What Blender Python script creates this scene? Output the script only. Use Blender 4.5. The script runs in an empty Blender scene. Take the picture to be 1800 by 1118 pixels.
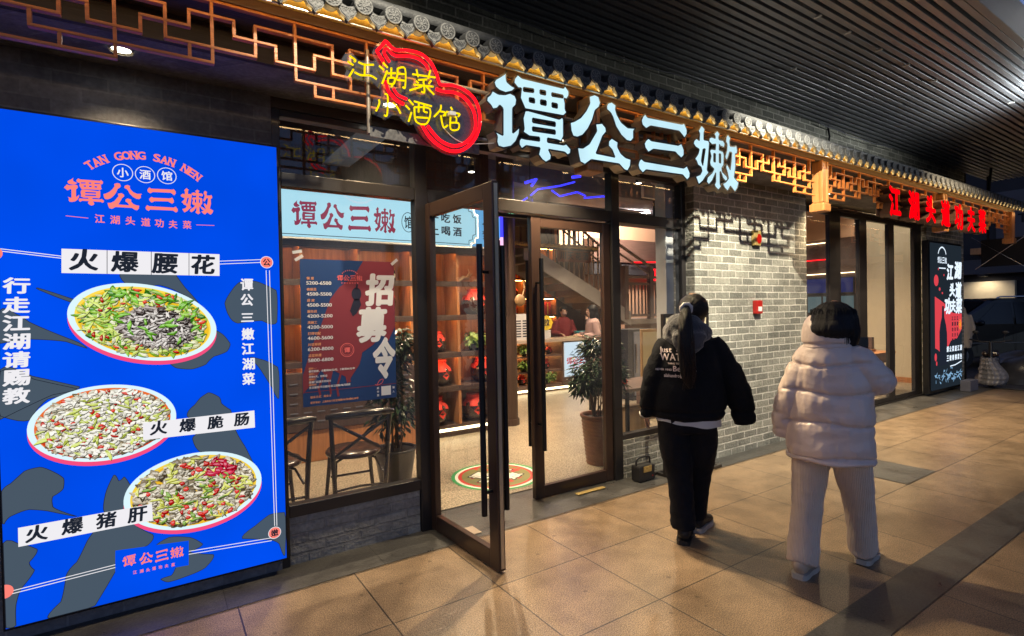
import bpy, bmesh, math, random
from mathutils import Vector, Matrix, noise
from mathutils.geometry import tessellate_polygon
from mathutils.bvhtree import BVHTree
R = math.radians
rng = random.Random(7)
scene = bpy.context.scene
C = scene.collection

# ---------------------------------------------------------------- camera, world, exposure
cam_data = bpy.data.cameras.new('camera'); cam = bpy.data.objects.new('camera', cam_data); C.objects.link(cam)
cam_data.sensor_width = 36.0; cam_data.lens = 36.0 * 944.99 / 1800.0
cam_data.clip_start = 0.05; cam_data.clip_end = 400.0
rx, ux = Vector((0.83211647, -0.55425613, -0.01955291)), Vector((0.02396152, 0.00070639, 0.99971263))
bx = rx.cross(ux)
cam.matrix_world = Matrix(((rx.x, ux.x, bx.x, 0), (rx.y, ux.y, bx.y, 0), (rx.z, ux.z, bx.z, 1.62), (0, 0, 0, 1)))
scene.camera = cam
world = bpy.data.worlds.new('World'); scene.world = world; world.use_nodes = True
wn = world.node_tree.nodes; wl = world.node_tree.links
sky = wn.new('ShaderNodeTexSky'); sky.sky_type = 'NISHITA'; sky.sun_disc = False
sky.sun_elevation = R(9.0); sky.sun_rotation = R(20.0)
wn['Background'].inputs['Strength'].default_value = 0.1
dusk = wn.new('ShaderNodeVectorMath'); dusk.operation = 'MULTIPLY'; dusk.inputs[1].default_value = (0.76, 0.79, 1.26)   # blue city dusk
wl.new(sky.outputs[0], dusk.inputs[0]); wl.new(dusk.outputs[0], wn['Background'].inputs['Color'])
scene.view_settings.view_transform = 'Standard'; scene.view_settings.look = 'None'
scene.view_settings.gamma = 1.0; scene.view_settings.exposure = 0.12
scene.cycles.use_denoising = True
scene.cycles.max_bounces = 8; scene.cycles.transparent_max_bounces = 16
scene.cycles.sample_clamp_indirect = 4.0; scene.cycles.caustics_reflective = False; scene.cycles.caustics_refractive = False

# ---------------------------------------------------------------- materials
def lin(c):
    return tuple(((x / 255.0) / 12.92 if x <= 10 else (((x / 255.0) + 0.055) / 1.055) ** 2.4) for x in c)
def new_mat(name):
    m = bpy.data.materials.new(name); m.use_nodes = True
    nt = m.node_tree
    return m, nt, nt.nodes['Principled BSDF']
def mat(name, col, rough=0.6, metal=0.0, var=0.12, scale=6.0, bump=0.0, bscale=None, coat=0.0, spec=0.5, stretch=None, sheen=0.0):
    """plain surface whose colour and relief vary with procedural noise; col is linear albedo"""
    m, nt, p = new_mat(name)
    geo = nt.nodes.new('ShaderNodeNewGeometry')
    tc = nt.nodes.new('ShaderNodeTexCoord')
    vec = tc.outputs['Object']
    if stretch:
        mp = nt.nodes.new('ShaderNodeMapping'); mp.inputs['Scale'].default_value = stretch
        nt.links.new(vec, mp.inputs['Vector']); vec = mp.outputs[0]
    n = nt.nodes.new('ShaderNodeTexNoise'); n.inputs['Scale'].default_value = scale; n.inputs['Detail'].default_value = 5
    nt.links.new(vec, n.inputs['Vector'])
    r = nt.nodes.new('ShaderNodeMapRange'); r.inputs[3].default_value = 1 - var * 1.6; r.inputs[4].default_value = 1 + var * 1.6
    nt.links.new(n.outputs['Fac'], r.inputs[0])
    mul = nt.nodes.new('ShaderNodeVectorMath'); mul.operation = 'SCALE'; mul.inputs[0].default_value = col
    nt.links.new(r.outputs[0], mul.inputs['Scale']); nt.links.new(mul.outputs[0], p.inputs['Base Color'])
    p.inputs['Roughness'].default_value = rough; p.inputs['Metallic'].default_value = metal
    p.inputs['Coat Weight'].default_value = coat; p.inputs['Specular IOR Level'].default_value = spec
    p.inputs['Sheen Weight'].default_value = sheen
    if bump:
        n2 = nt.nodes.new('ShaderNodeTexNoise'); n2.inputs['Scale'].default_value = bscale or scale * 6; n2.inputs['Detail'].default_value = 6
        nt.links.new(vec, n2.inputs['Vector'])
        b = nt.nodes.new('ShaderNodeBump'); b.inputs['Strength'].default_value = bump; b.inputs['Distance'].default_value = 0.01
        nt.links.new(n2.outputs['Fac'], b.inputs['Height']); nt.links.new(b.outputs[0], p.inputs['Normal'])
    return m
def glow(name, col, strength=1.0):
    """a surface that gives off light"""
    m, nt, p = new_mat(name)
    e = nt.nodes.new('ShaderNodeEmission'); e.inputs[0].default_value = (*col, 1); e.inputs[1].default_value = strength
    nt.links.new(e.outputs[0], nt.nodes['Material Output'].inputs[0]); nt.nodes.remove(p)
    return m
def print_mat(name, rgb, strength=1.0): return glow(name, lin(rgb), strength)
def wood(name, col, rough=0.45, axis=0, var=0.35, scale=3.0):
    st = [40, 40, 40]; st[axis] = 2.5
    return mat(name, col, rough, var=var, scale=scale / 3, bump=0.25, bscale=scale, stretch=tuple(st))
def brick(name, c1, c2, mortar, bw=0.24, bh=0.0775, msize=0.009, bump=0.6, rough=0.85, offset=0.5):
    m, nt, p = new_mat(name); N = nt.nodes; L = nt.links
    geo = N.new('ShaderNodeNewGeometry'); sp = N.new('ShaderNodeSeparateXYZ'); L.new(geo.outputs['Position'], sp.inputs[0])
    ad = N.new('ShaderNodeMath'); ad.operation = 'ADD'; L.new(sp.outputs[0], ad.inputs[0]); L.new(sp.outputs[1], ad.inputs[1])
    cb = N.new('ShaderNodeCombineXYZ'); L.new(ad.outputs[0], cb.inputs[0]); L.new(sp.outputs[2], cb.inputs[1])
    nz = N.new('ShaderNodeTexNoise'); nz.inputs['Scale'].default_value = 9; nz.inputs['Detail'].default_value = 4; L.new(geo.outputs['Position'], nz.inputs['Vector'])
    sc = N.new('ShaderNodeVectorMath'); sc.operation = 'SCALE'; sc.inputs['Scale'].default_value = 0.012; L.new(nz.outputs['Color'], sc.inputs[0])
    av = N.new('ShaderNodeVectorMath'); L.new(cb.outputs[0], av.inputs[0]); L.new(sc.outputs[0], av.inputs[1])
    t = N.new('ShaderNodeTexBrick'); t.offset = offset
    t.inputs['Scale'].default_value = 1.0; t.inputs['Brick Width'].default_value = bw; t.inputs['Row Height'].default_value = bh
    t.inputs['Mortar Size'].default_value = msize; t.inputs['Mortar Smooth'].default_value = 0.35; t.inputs['Bias'].default_value = -0.1
    t.inputs['Color1'].default_value = (*c1, 1); t.inputs['Color2'].default_value = (*c2, 1); t.inputs['Mortar'].default_value = (*mortar, 1)
    L.new(av.outputs[0], t.inputs['Vector'])
    n2 = N.new('ShaderNodeTexNoise'); n2.inputs['Scale'].default_value = 38; n2.inputs['Detail'].default_value = 7; L.new(geo.outputs['Position'], n2.inputs['Vector'])
    r = N.new('ShaderNodeMapRange'); r.inputs[3].default_value = 0.55; r.inputs[4].default_value = 1.4; L.new(n2.outputs['Fac'], r.inputs[0])
    n4 = N.new('ShaderNodeTexNoise'); n4.inputs['Scale'].default_value = 2.6; n4.inputs['Detail'].default_value = 8; n4.inputs['Roughness'].default_value = 0.7; L.new(geo.outputs['Position'], n4.inputs['Vector'])   # stains and grime
    r4 = N.new('ShaderNodeMapRange'); r4.inputs[1].default_value = 0.32; r4.inputs[2].default_value = 0.62; r4.inputs[3].default_value = 0.62; r4.inputs[4].default_value = 1.12; L.new(n4.outputs['Fac'], r4.inputs[0])
    m4 = N.new('ShaderNodeMath'); m4.operation = 'MULTIPLY'; L.new(r.outputs[0], m4.inputs[0]); L.new(r4.outputs[0], m4.inputs[1])
    mu = N.new('ShaderNodeVectorMath'); mu.operation = 'SCALE'; L.new(t.outputs['Color'], mu.inputs[0]); L.new(m4.outputs[0], mu.inputs['Scale'])
    L.new(mu.outputs[0], p.inputs['Base Color']); p.inputs['Roughness'].default_value = rough
    inv = N.new('ShaderNodeMath'); inv.operation = 'MULTIPLY_ADD'; inv.inputs[1].default_value = -1.0; L.new(t.outputs['Fac'], inv.inputs[0]); L.new(n2.outputs['Fac'], inv.inputs[2])
    b = N.new('ShaderNodeBump'); b.inputs['Strength'].default_value = bump; b.inputs['Distance'].default_value = 0.012
    L.new(inv.outputs[0], b.inputs['Height']); L.new(b.outputs[0], p.inputs['Normal'])
    return m
def stone_tiles(name, c1, c2, joint, bw, bh, ox, oy, msize=0.0025, rough=0.42, speck=0.5, offset=0.0, patch=0.25, rvar=1.0, sscale=170):
    """flamed granite slabs: grid joints, per slab tone, fine speckle, worn gloss patches"""
    m, nt, p = new_mat(name); N = nt.nodes; L = nt.links
    geo = N.new('ShaderNodeNewGeometry')
    mp = N.new('ShaderNodeMapping'); mp.inputs['Location'].default_value = (-ox, -oy, 0); L.new(geo.outputs['Position'], mp.inputs['Vector'])
    t = N.new('ShaderNodeTexBrick'); t.offset = offset; t.squash = 1
    t.inputs['Scale'].default_value = 1.0; t.inputs['Brick Width'].default_value = bw; t.inputs['Row Height'].default_value = bh
    t.inputs['Mortar Size'].default_value = msize; t.inputs['Mortar Smooth'].default_value = 0.2
    t.inputs['Color1'].default_value = (*c1, 1); t.inputs['Color2'].default_value = (*c2, 1); t.inputs['Mortar'].default_value = (*joint, 1)
    L.new(mp.outputs[0], t.inputs['Vector'])
    n1 = N.new('ShaderNodeTexNoise'); n1.inputs['Scale'].default_value = sscale; n1.inputs['Detail'].default_value = 3; L.new(geo.outputs['Position'], n1.inputs['Vector'])
    r1 = N.new('ShaderNodeMapRange'); r1.inputs[1].default_value = 0.3; r1.inputs[2].default_value = 0.7; r1.inputs[3].default_value = 1 - speck; r1.inputs[4].default_value = 1 + speck; L.new(n1.outputs['Fac'], r1.inputs[0])
    n2 = N.new('ShaderNodeTexNoise'); n2.inputs['Scale'].default_value = 3.4; n2.inputs['Detail'].default_value = 10; n2.inputs['Distortion'].default_value = 0.2; n2.inputs['Roughness'].default_value = 0.65; L.new(geo.outputs['Position'], n2.inputs['Vector'])
    r2 = N.new('ShaderNodeMapRange'); r2.inputs[1].default_value = 0.3; r2.inputs[2].default_value = 0.7; r2.inputs[3].default_value = 1 - patch; r2.inputs[4].default_value = 1 + patch; L.new(n2.outputs['Fac'], r2.inputs[0])
    mm = N.new('ShaderNodeMath'); mm.operation = 'MULTIPLY'; L.new(r1.outputs[0], mm.inputs[0]); L.new(r2.outputs[0], mm.inputs[1])
    mu = N.new('ShaderNodeVectorMath'); mu.operation = 'SCALE'; L.new(t.outputs['Color'], mu.inputs[0]); L.new(mm.outputs[0], mu.inputs['Scale'])
    L.new(mu.outputs[0], p.inputs['Base Color'])
    vo = N.new('ShaderNodeTexVoronoi'); vo.inputs['Scale'].default_value = 5.5; L.new(geo.outputs['Position'], vo.inputs['Vector'])   # scattered gum spots and drips
    vr = N.new('ShaderNodeMapRange'); vr.inputs[1].default_value = 0.06; vr.inputs[2].default_value = 0.09; vr.inputs[3].default_value = 0.55; vr.inputs[4].default_value = 1.0; L.new(vo.outputs['Distance'], vr.inputs[0])
    n6 = N.new('ShaderNodeTexNoise'); n6.inputs['Scale'].default_value = 0.9; n6.inputs['Detail'].default_value = 12; n6.inputs['Roughness'].default_value = 0.75; L.new(geo.outputs['Position'], n6.inputs['Vector'])
    r6 = N.new('ShaderNodeMapRange'); r6.inputs[1].default_value = 0.4; r6.inputs[2].default_value = 0.6; r6.inputs[3].default_value = 1.0 - patch * .9; r6.inputs[4].default_value = 1.06; L.new(n6.outputs['Fac'], r6.inputs[0])
    q1 = N.new('ShaderNodeMath'); q1.operation = 'MULTIPLY'; L.new(vr.outputs[0], q1.inputs[0]); L.new(r6.outputs[0], q1.inputs[1])
    q2 = N.new('ShaderNodeMath'); q2.operation = 'MULTIPLY'; L.new(mm.outputs[0], q2.inputs[0]); L.new(q1.outputs[0], q2.inputs[1]); L.new(q2.outputs[0], mu.inputs['Scale'])
    r3 = N.new('ShaderNodeMapRange'); r3.inputs[1].default_value = 0.3; r3.inputs[2].default_value = 0.7; r3.inputs[3].default_value = rough - 0.12 * rvar; r3.inputs[4].default_value = rough + 0.16 * rvar; L.new(n2.outputs['Fac'], r3.inputs[0])
    L.new(r3.outputs[0], p.inputs['Roughness'])
    n3 = N.new('ShaderNodeTexNoise'); n3.inputs['Scale'].default_value = 55; n3.inputs['Detail'].default_value = 6; L.new(geo.outputs['Position'], n3.inputs['Vector'])
    iv = N.new('ShaderNodeMath'); iv.operation = 'MULTIPLY_ADD'; iv.inputs[1].default_value = -0.8; L.new(t.outputs['Fac'], iv.inputs[0]); L.new(n3.outputs['Fac'], iv.inputs[2])
    b = N.new('ShaderNodeBump'); b.inputs['Strength'].default_value = 0.35; b.inputs['Distance'].default_value = 0.006
    L.new(iv.outputs[0], b.inputs['Height']); L.new(b.outputs[0], p.inputs['Normal'])
    return m
def glass_mat(name, tint=(0.93, 0.95, 0.97), rough=0.0, refl=1.0):
    m, nt, p = new_mat(name); N = nt.nodes; L = nt.links; N.remove(p)
    tr = N.new('ShaderNodeBsdfTransparent'); tr.inputs[0].default_value = (*tint, 1)
    gl = N.new('ShaderNodeBsdfGlossy'); gl.inputs['Roughness'].default_value = rough
    fr = N.new('ShaderNodeFresnel'); fr.inputs[0].default_value = 1.5
    k = N.new('ShaderNodeMath'); k.operation = 'MULTIPLY'; k.inputs[1].default_value = refl; L.new(fr.outputs[0], k.inputs[0])
    mx = N.new('ShaderNodeMixShader'); L.new(k.outputs[0], mx.inputs[0]); L.new(tr.outputs[0], mx.inputs[1]); L.new(gl.outputs[0], mx.inputs[2])
    # thin film of dust and smears, with blue light haze put into its colour
    df = N.new('ShaderNodeBsdfDiffuse'); df.inputs[0].default_value = (0.7, 0.74, 0.85, 1)
    geo = N.new('ShaderNodeNewGeometry'); nz = N.new('ShaderNodeTexNoise'); nz.inputs['Scale'].default_value = 2.2; nz.inputs['Detail'].default_value = 7; nz.inputs['Distortion'].default_value = 1.5; L.new(geo.outputs['Position'], nz.inputs['Vector'])
    mr = N.new('ShaderNodeMapRange'); mr.inputs[1].default_value = 0.35; mr.inputs[2].default_value = 0.75; mr.inputs[3].default_value = 0.010; mr.inputs[4].default_value = 0.055; L.new(nz.outputs['Fac'], mr.inputs[0])
    m2 = N.new('ShaderNodeMixShader'); L.new(mr.outputs[0], m2.inputs[0]); L.new(mx.outputs[0], m2.inputs[1]); L.new(df.outputs[0], m2.inputs[2])
    L.new(m2.outputs[0], N['Material Output'].inputs[0])
    return m

M = {}
M['pave'] = stone_tiles('granite_paving', (0.27, 0.192, 0.122), (0.212, 0.15, 0.095), (0.045, 0.035, 0.03), 0.65, 0.645, 1.65, 1.385, msize=0.0045, rough=0.31, speck=0.85, patch=0.30, rvar=0.3)
M['dark_stone'] = stone_tiles('dark_granite', (0.055, 0.055, 0.055), (0.075, 0.072, 0.07), (0.02, 0.02, 0.02), 0.9, 0.6, 0.3, 3.2, rough=0.36)
M['terrazzo'] = stone_tiles('terrazzo_floor', (0.30, 0.255, 0.19), (0.26, 0.22, 0.165), (0.14, 0.12, 0.1), 1.2, 1.2, 0.4, 4.0, rough=0.32, speck=0.9, patch=0.12, rvar=0.15, sscale=70)
M['asphalt'] = mat('asphalt', (0.035, 0.035, 0.04), 0.8, var=0.25, scale=8, bump=0.5, bscale=160)
M['brick'] = brick('grey_brick', (0.17, 0.17, 0.15), (0.32, 0.315, 0.27), (0.52, 0.50, 0.45), bump=0.9)
M['brick_dark'] = brick('dark_grey_brick', (0.14, 0.14, 0.16), (0.20, 0.20, 0.22), (0.20, 0.20, 0.22), bh=0.075, msize=0.006, bump=0.35)
M['brick_low'] = brick('painted_grey_brick', (0.24, 0.24, 0.23), (0.36, 0.36, 0.33), (0.26, 0.26, 0.25), bw=0.23, bh=0.066, bump=1.0)
M['brick_lower_light'] = brick('pale_mortar_brick', (0.16, 0.155, 0.13), (0.26, 0.25, 0.2), (0.4, 0.38, 0.33), bw=0.22, bh=0.066, bump=1.0)
M['slat'] = mat('dark_metal_slat', (0.27, 0.285, 0.32), 0.36, metal=0.2, var=0.15, scale=2, stretch=(0.6, 6, 6))
M['void'] = mat('black_ceiling_void', (0.008, 0.008, 0.01), 0.9)
M['frame'] = mat('bronze_black_frame', (0.022, 0.02, 0.021), 0.35, metal=0.2, var=0.2, scale=3, coat=0.1)
M['door_frame'] = mat('dark_brown_door_frame', (0.045, 0.026, 0.02), 0.32, metal=0.3, var=0.2, scale=4, coat=0.2)
M['steel_black'] = mat('black_steel', (0.02, 0.02, 0.022), 0.3, metal=0.6)
M['lattice'] = wood('orange_lattice_wood', (0.55, 0.18, 0.04), 0.4)
M['post_wood'] = wood('golden_post_wood', (0.45, 0.19, 0.06), 0.35, axis=2)
M['fascia'] = wood('dark_fascia_wood', (0.045, 0.032, 0.028), 0.5)
M['beam'] = wood('dark_beam_wood', (0.07, 0.03, 0.022), 0.4)
M['gold'] = mat('gold_soffit_board', (0.50, 0.34, 0.07), 0.45, metal=0.2, var=0.3, scale=5, bump=0.5, bscale=14)
M['tile'] = mat('grey_roof_tile', (0.06, 0.063, 0.068), 0.5, var=0.35, scale=20, bump=0.4, bscale=60)
M['tile_relief'] = mat('pale_tile_relief', (0.18, 0.185, 0.19), 0.6, var=0.4, scale=120, bump=1.0, bscale=150)
M['glass'] = glass_mat('window_glass', refl=1.7)
M['acrylic'] = glass_mat('clear_acrylic', (0.95, 0.94, 0.93), 0.02, 1.0)
M['letter_face'] = print_mat('lit_letter_face', (196, 234, 246), 1.0)
M['letter_side'] = mat('brushed_letter_side', (0.34, 0.29, 0.23), 0.35, metal=0.45, var=0.3, scale=12)
M['letter_edge'] = mat('dark_letter_edge', (0.03, 0.028, 0.025), 0.4)
M['red_face'] = glow('lit_red_face', (1.0, 0.0, 0.004), 1.1)
M['red_side'] = wood('dark_red_letter_side', (0.09, 0.045, 0.03), 0.35)
M['neon_red'] = glow('red_neon', (1.0, 0.004, 0.01), 2.6)
M['neon_yellow'] = glow('yellow_neon', (1.0, 0.72, 0.0), 1.15)
M['p_blue'] = print_mat('print_blue', (0, 74, 228))
def uneven(m, scale=1.6, lo=.90, hi=1.10):
    nt = m.node_tree; e = [n for n in nt.nodes if n.type == 'EMISSION'][0]; g = nt.nodes.new('ShaderNodeNewGeometry'); n = nt.nodes.new('ShaderNodeTexNoise'); n.inputs['Scale'].default_value = scale
    r = nt.nodes.new('ShaderNodeMapRange'); k = e.inputs[1].default_value; r.inputs[1].default_value = .3; r.inputs[2].default_value = .7; r.inputs[3].default_value = lo * k; r.inputs[4].default_value = hi * k
    nt.links.new(g.outputs['Position'], n.inputs['Vector']); nt.links.new(n.outputs['Fac'], r.inputs[0]); nt.links.new(r.outputs[0], e.inputs[1])
uneven(M['p_blue']); uneven(M['letter_face'], 2.5, .88, 1.1)
M['p_slate'] = print_mat('print_slate', (70, 84, 98))
M['p_coral'] = print_mat('print_coral', (252, 128, 116))
M['p_white'] = print_mat('print_white', (232, 230, 234))
M['p_ink'] = print_mat('print_ink', (30, 36, 48))
M['p_rim'] = print_mat('print_plate_rim', (214, 240, 248))
M['p_pink'] = print_mat('print_plate_pink', (238, 76, 124))
M['warm_strip'] = glow('warm_led_strip', (1.0, 0.45, 0.12), 48.0)
M['floor_strip'] = glow('bright_led_strip', (1.0, 0.80, 0.45), 7.0)
M['blue_tube'] = glow('blue_led_tube', (0.03, 0.03, 1.0), 2.6)
M['pink_tube'] = glow('pink_led_tube', (1.0, 0.55, 0.85), 1.1)
M['lamp_white'] = glow('lamp_lens', (1.0, 0.93, 0.78), 12.0)
M['lamp_ring'] = mat('lamp_ring', (0.55, 0.5, 0.38), 0.3, metal=0.6)
M['cyan_box'] = print_mat('lit_sign_cyan', (176, 226, 240), 0.98)
M['cyan_box_b'] = print_mat('lit_sign_blue', (104, 176, 226), 0.95)
M['p_maroon'] = print_mat('print_maroon', (140, 36, 66))
M['shelf_wood'] = wood('shelf_wood', (0.40, 0.17, 0.065), 0.5, axis=2)
M['shelf_dark'] = wood('dark_shelf_wood', (0.06, 0.035, 0.028), 0.5, axis=2)
M['jar'] = mat('glazed_dark_jar', (0.035, 0.018, 0.014), 0.2, var=0.3, scale=8, coat=0.5)
M['red_cloth'] = mat('red_jar_cloth', (0.62, 0.035, 0.02), 0.7, var=0.25, scale=20, bump=0.4, bscale=50)
M['leaf'] = mat('plant_leaf', (0.05, 0.11, 0.03), 0.4, var=0.5, scale=15)
M['leaf_light'] = mat('pothos_leaf', (0.16, 0.26, 0.05), 0.45, var=0.5, scale=25)
M['leaf_dark'] = mat('ficus_leaf', (0.022, 0.05, 0.02), 0.3, var=0.5, scale=12)
M['stem'] = mat('plant_stem', (0.12, 0.075, 0.04), 0.7, bump=0.4)
M['pot_brown'] = mat('ribbed_brown_pot', (0.15, 0.055, 0.025), 0.42, var=0.25, scale=8, bump=0.2)
M['pot_dark'] = mat('dark_planter', (0.02, 0.02, 0.02), 0.35)
M['soil'] = mat('soil', (0.03, 0.02, 0.015), 0.9, bump=1.0)
M['chair_wood'] = mat('black_lacquered_wood', (0.014, 0.010, 0.009), 0.25, coat=0.4)
M['seat_leather'] = mat('dark_brown_leather', (0.05, 0.026, 0.02), 0.25, coat=0.3, bump=0.1)
M['peach'] = mat('peach_plaster', (0.62, 0.38, 0.25), 0.8, var=0.06, scale=2)
M['beige_wall'] = mat('beige_plaster', (0.56, 0.48, 0.36), 0.7, var=0.05, scale=2)
M['navy_ceiling'] = mat('dark_navy_paint', (0.11, 0.115, 0.16), 0.6, var=0.3, scale=3)
M['pipe'] = mat('grey_duct_paint', (0.12, 0.125, 0.16), 0.5, var=0.2)
M['stair'] = mat('grey_stair_paint', (0.32, 0.28, 0.26), 0.5, var=0.2, scale=4)
M['stringer'] = mat('pale_stair_stringer', (0.36, 0.33, 0.31), 0.6, var=0.1)
M['rail'] = mat('brown_grey_rail', (0.24, 0.18, 0.155), 0.4, var=0.2)
M['counter'] = wood('counter_wood', (0.10, 0.06, 0.05), 0.4)
M['counter_top'] = mat('pale_counter_top', (0.42, 0.34, 0.27), 0.35)
M['straw'] = mat('straw_rope', (0.45, 0.29, 0.10), 0.9, var=0.4, scale=40, bump=1.0, bscale=90)
M['plaque'] = wood('dark_red_plaque', (0.16, 0.05, 0.035), 0.5)
M['bamboo'] = mat('pale_stool_wood', (0.40, 0.28, 0.15), 0.5, var=0.25, scale=2, stretch=(12, 12, 1), bump=0.3, bscale=30)
M['white_plastic'] = mat('white_plastic', (0.62, 0.62, 0.62), 0.4)
M['cream'] = mat('cream_board', (0.55, 0.48, 0.33), 0.6)
M['black_plastic'] = mat('black_plastic', (0.015, 0.015, 0.017), 0.45, bump=0.1)
M['red_plastic'] = mat('red_alarm_plastic', (0.32, 0.015, 0.012), 0.35)
M['yellow_card'] = mat('yellow_card', (0.75, 0.55, 0.03), 0.5)
M['brass'] = mat('dull_brass', (0.45, 0.33, 0.12), 0.4, metal=0.5, var=0.4, scale=60)
M['wood_ball'] = mat('turned_wood', (0.33, 0.2, 0.1), 0.5, var=0.2)
M['white_paint'] = mat('white_soffit_paint', (0.62, 0.6, 0.62), 0.7, var=0.05)
M['bg_dark'] = mat('dark_concrete', (0.018, 0.018, 0.024), 0.8, var=0.3, scale=1.5, bump=0.2)
M['bg_grey'] = mat('grey_render', (0.075, 0.075, 0.09), 0.8, var=0.2, scale=1.0)
M['bg_beige'] = mat('beige_cladding', (0.42, 0.36, 0.27), 0.7, var=0.1)
M['car_paint'] = mat('black_car_paint', (0.005, 0.005, 0.006), 0.3, coat=0.25, spec=0.3, var=0.05)
M['car_glass'] = mat('dark_car_glass', (0.004, 0.004, 0.006), 0.1, spec=0.3)
M['chrome'] = mat('chrome_trim', (0.6, 0.6, 0.62), 0.15, metal=1.0)
M['tyre'] = mat('tyre_rubber', (0.015, 0.015, 0.016), 0.8)
M['quilt'] = mat('silver_quilt', (0.16, 0.16, 0.17), 0.4, var=0.2, scale=12, bump=0.3, bscale=30)
M['speckled'] = mat('speckled_grey_panel', (0.14, 0.135, 0.13), 0.4, var=0.5, scale=60)
M['cover'] = mat('dark_vinyl_cover', (0.05, 0.05, 0.055), 0.3, bump=0.5, bscale=9, scale=4)
M['skin'] = mat('skin', (0.46, 0.27, 0.19), 0.5, var=0.08, scale=12)
M['hair'] = mat('black_hair', (0.007, 0.007, 0.009), 0.45, var=0.5, scale=4, stretch=(60, 60, 3), bump=0.6, bscale=6, spec=0.25)
M['hair_brown'] = mat('brown_hair_ends', (0.022, 0.010, 0.008), 0.5, spec=0.2, var=0.5, scale=4, stretch=(60, 60, 3), bump=0.6, bscale=6)
M['black_fleece'] = mat('black_fleece', (0.007, 0.008, 0.011), 0.9, var=0.3, scale=8, bump=0.5, bscale=70, spec=0.15)
M['grey_fleece'] = mat('grey_hood_fleece', (0.055, 0.058, 0.068), 0.95, var=0.3, scale=10, bump=0.8, bscale=80, sheen=0.4)
M['black_denim'] = mat('black_trouser_cloth', (0.006, 0.007, 0.011), 0.85, var=0.3, scale=9, bump=0.3, bscale=120, spec=0.2)
M['puffer'] = mat('pale_pink_nylon', (0.74, 0.61, 0.55), 0.36, var=0.06, scale=5, bump=0.35, bscale=22, sheen=0.1)
M['cord'] = None
M['white_cotton'] = mat('white_cotton', (0.6, 0.6, 0.58), 0.85)
M['shoe_black'] = mat('black_sneaker', (0.012, 0.012, 0.013), 0.6, bump=0.3)
M['shoe_cream'] = mat('cream_sneaker', (0.52, 0.42, 0.32), 0.65, bump=0.3, bscale=40)
M['sole_white'] = mat('white_sole', (0.46, 0.42, 0.37), 0.6)
M['print_pink'] = mat('pale_pink_print', (0.85, 0.70, 0.66), 0.6)
M['staff_red'] = mat('maroon_uniform', (0.20, 0.02, 0.025), 0.8)
M['pink_knit'] = mat('dusty_pink_knit', (0.36, 0.24, 0.22), 0.9, bump=0.4, bscale=40)
M['beige_coat'] = mat('beige_padded_coat', (0.40, 0.33, 0.25), 0.7, bump=0.2)
M['teal'] = mat('teal_bowl_glaze', (0.03, 0.22, 0.26), 0.3)
def corduroy():
    m = mat('cream_corduroy', (0.70, 0.56, 0.45), 0.9, var=0.08, scale=8, sheen=0.3)
    nt = m.node_tree; p = nt.nodes['Principled BSDF']
    tc = nt.nodes.new('ShaderNodeTexCoord'); w = nt.nodes.new('ShaderNodeTexWave'); w.wave_type = 'BANDS'; w.bands_direction = 'X'
    w.inputs['Scale'].default_value = 32; w.inputs['Distortion'].default_value = 1.2; w.inputs['Detail Scale'].default_value = 0.6
    nt.links.new(tc.outputs['Object'], w.inputs['Vector'])
    b = nt.nodes.new('ShaderNodeBump'); b.inputs['Strength'].default_value = 0.7; b.inputs['Distance'].default_value = 0.006
    nt.links.new(w.outputs['Fac'], b.inputs['Height']); nt.links.new(b.outputs[0], p.inputs['Normal'])
    return m
M['cord'] = corduroy()

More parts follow.
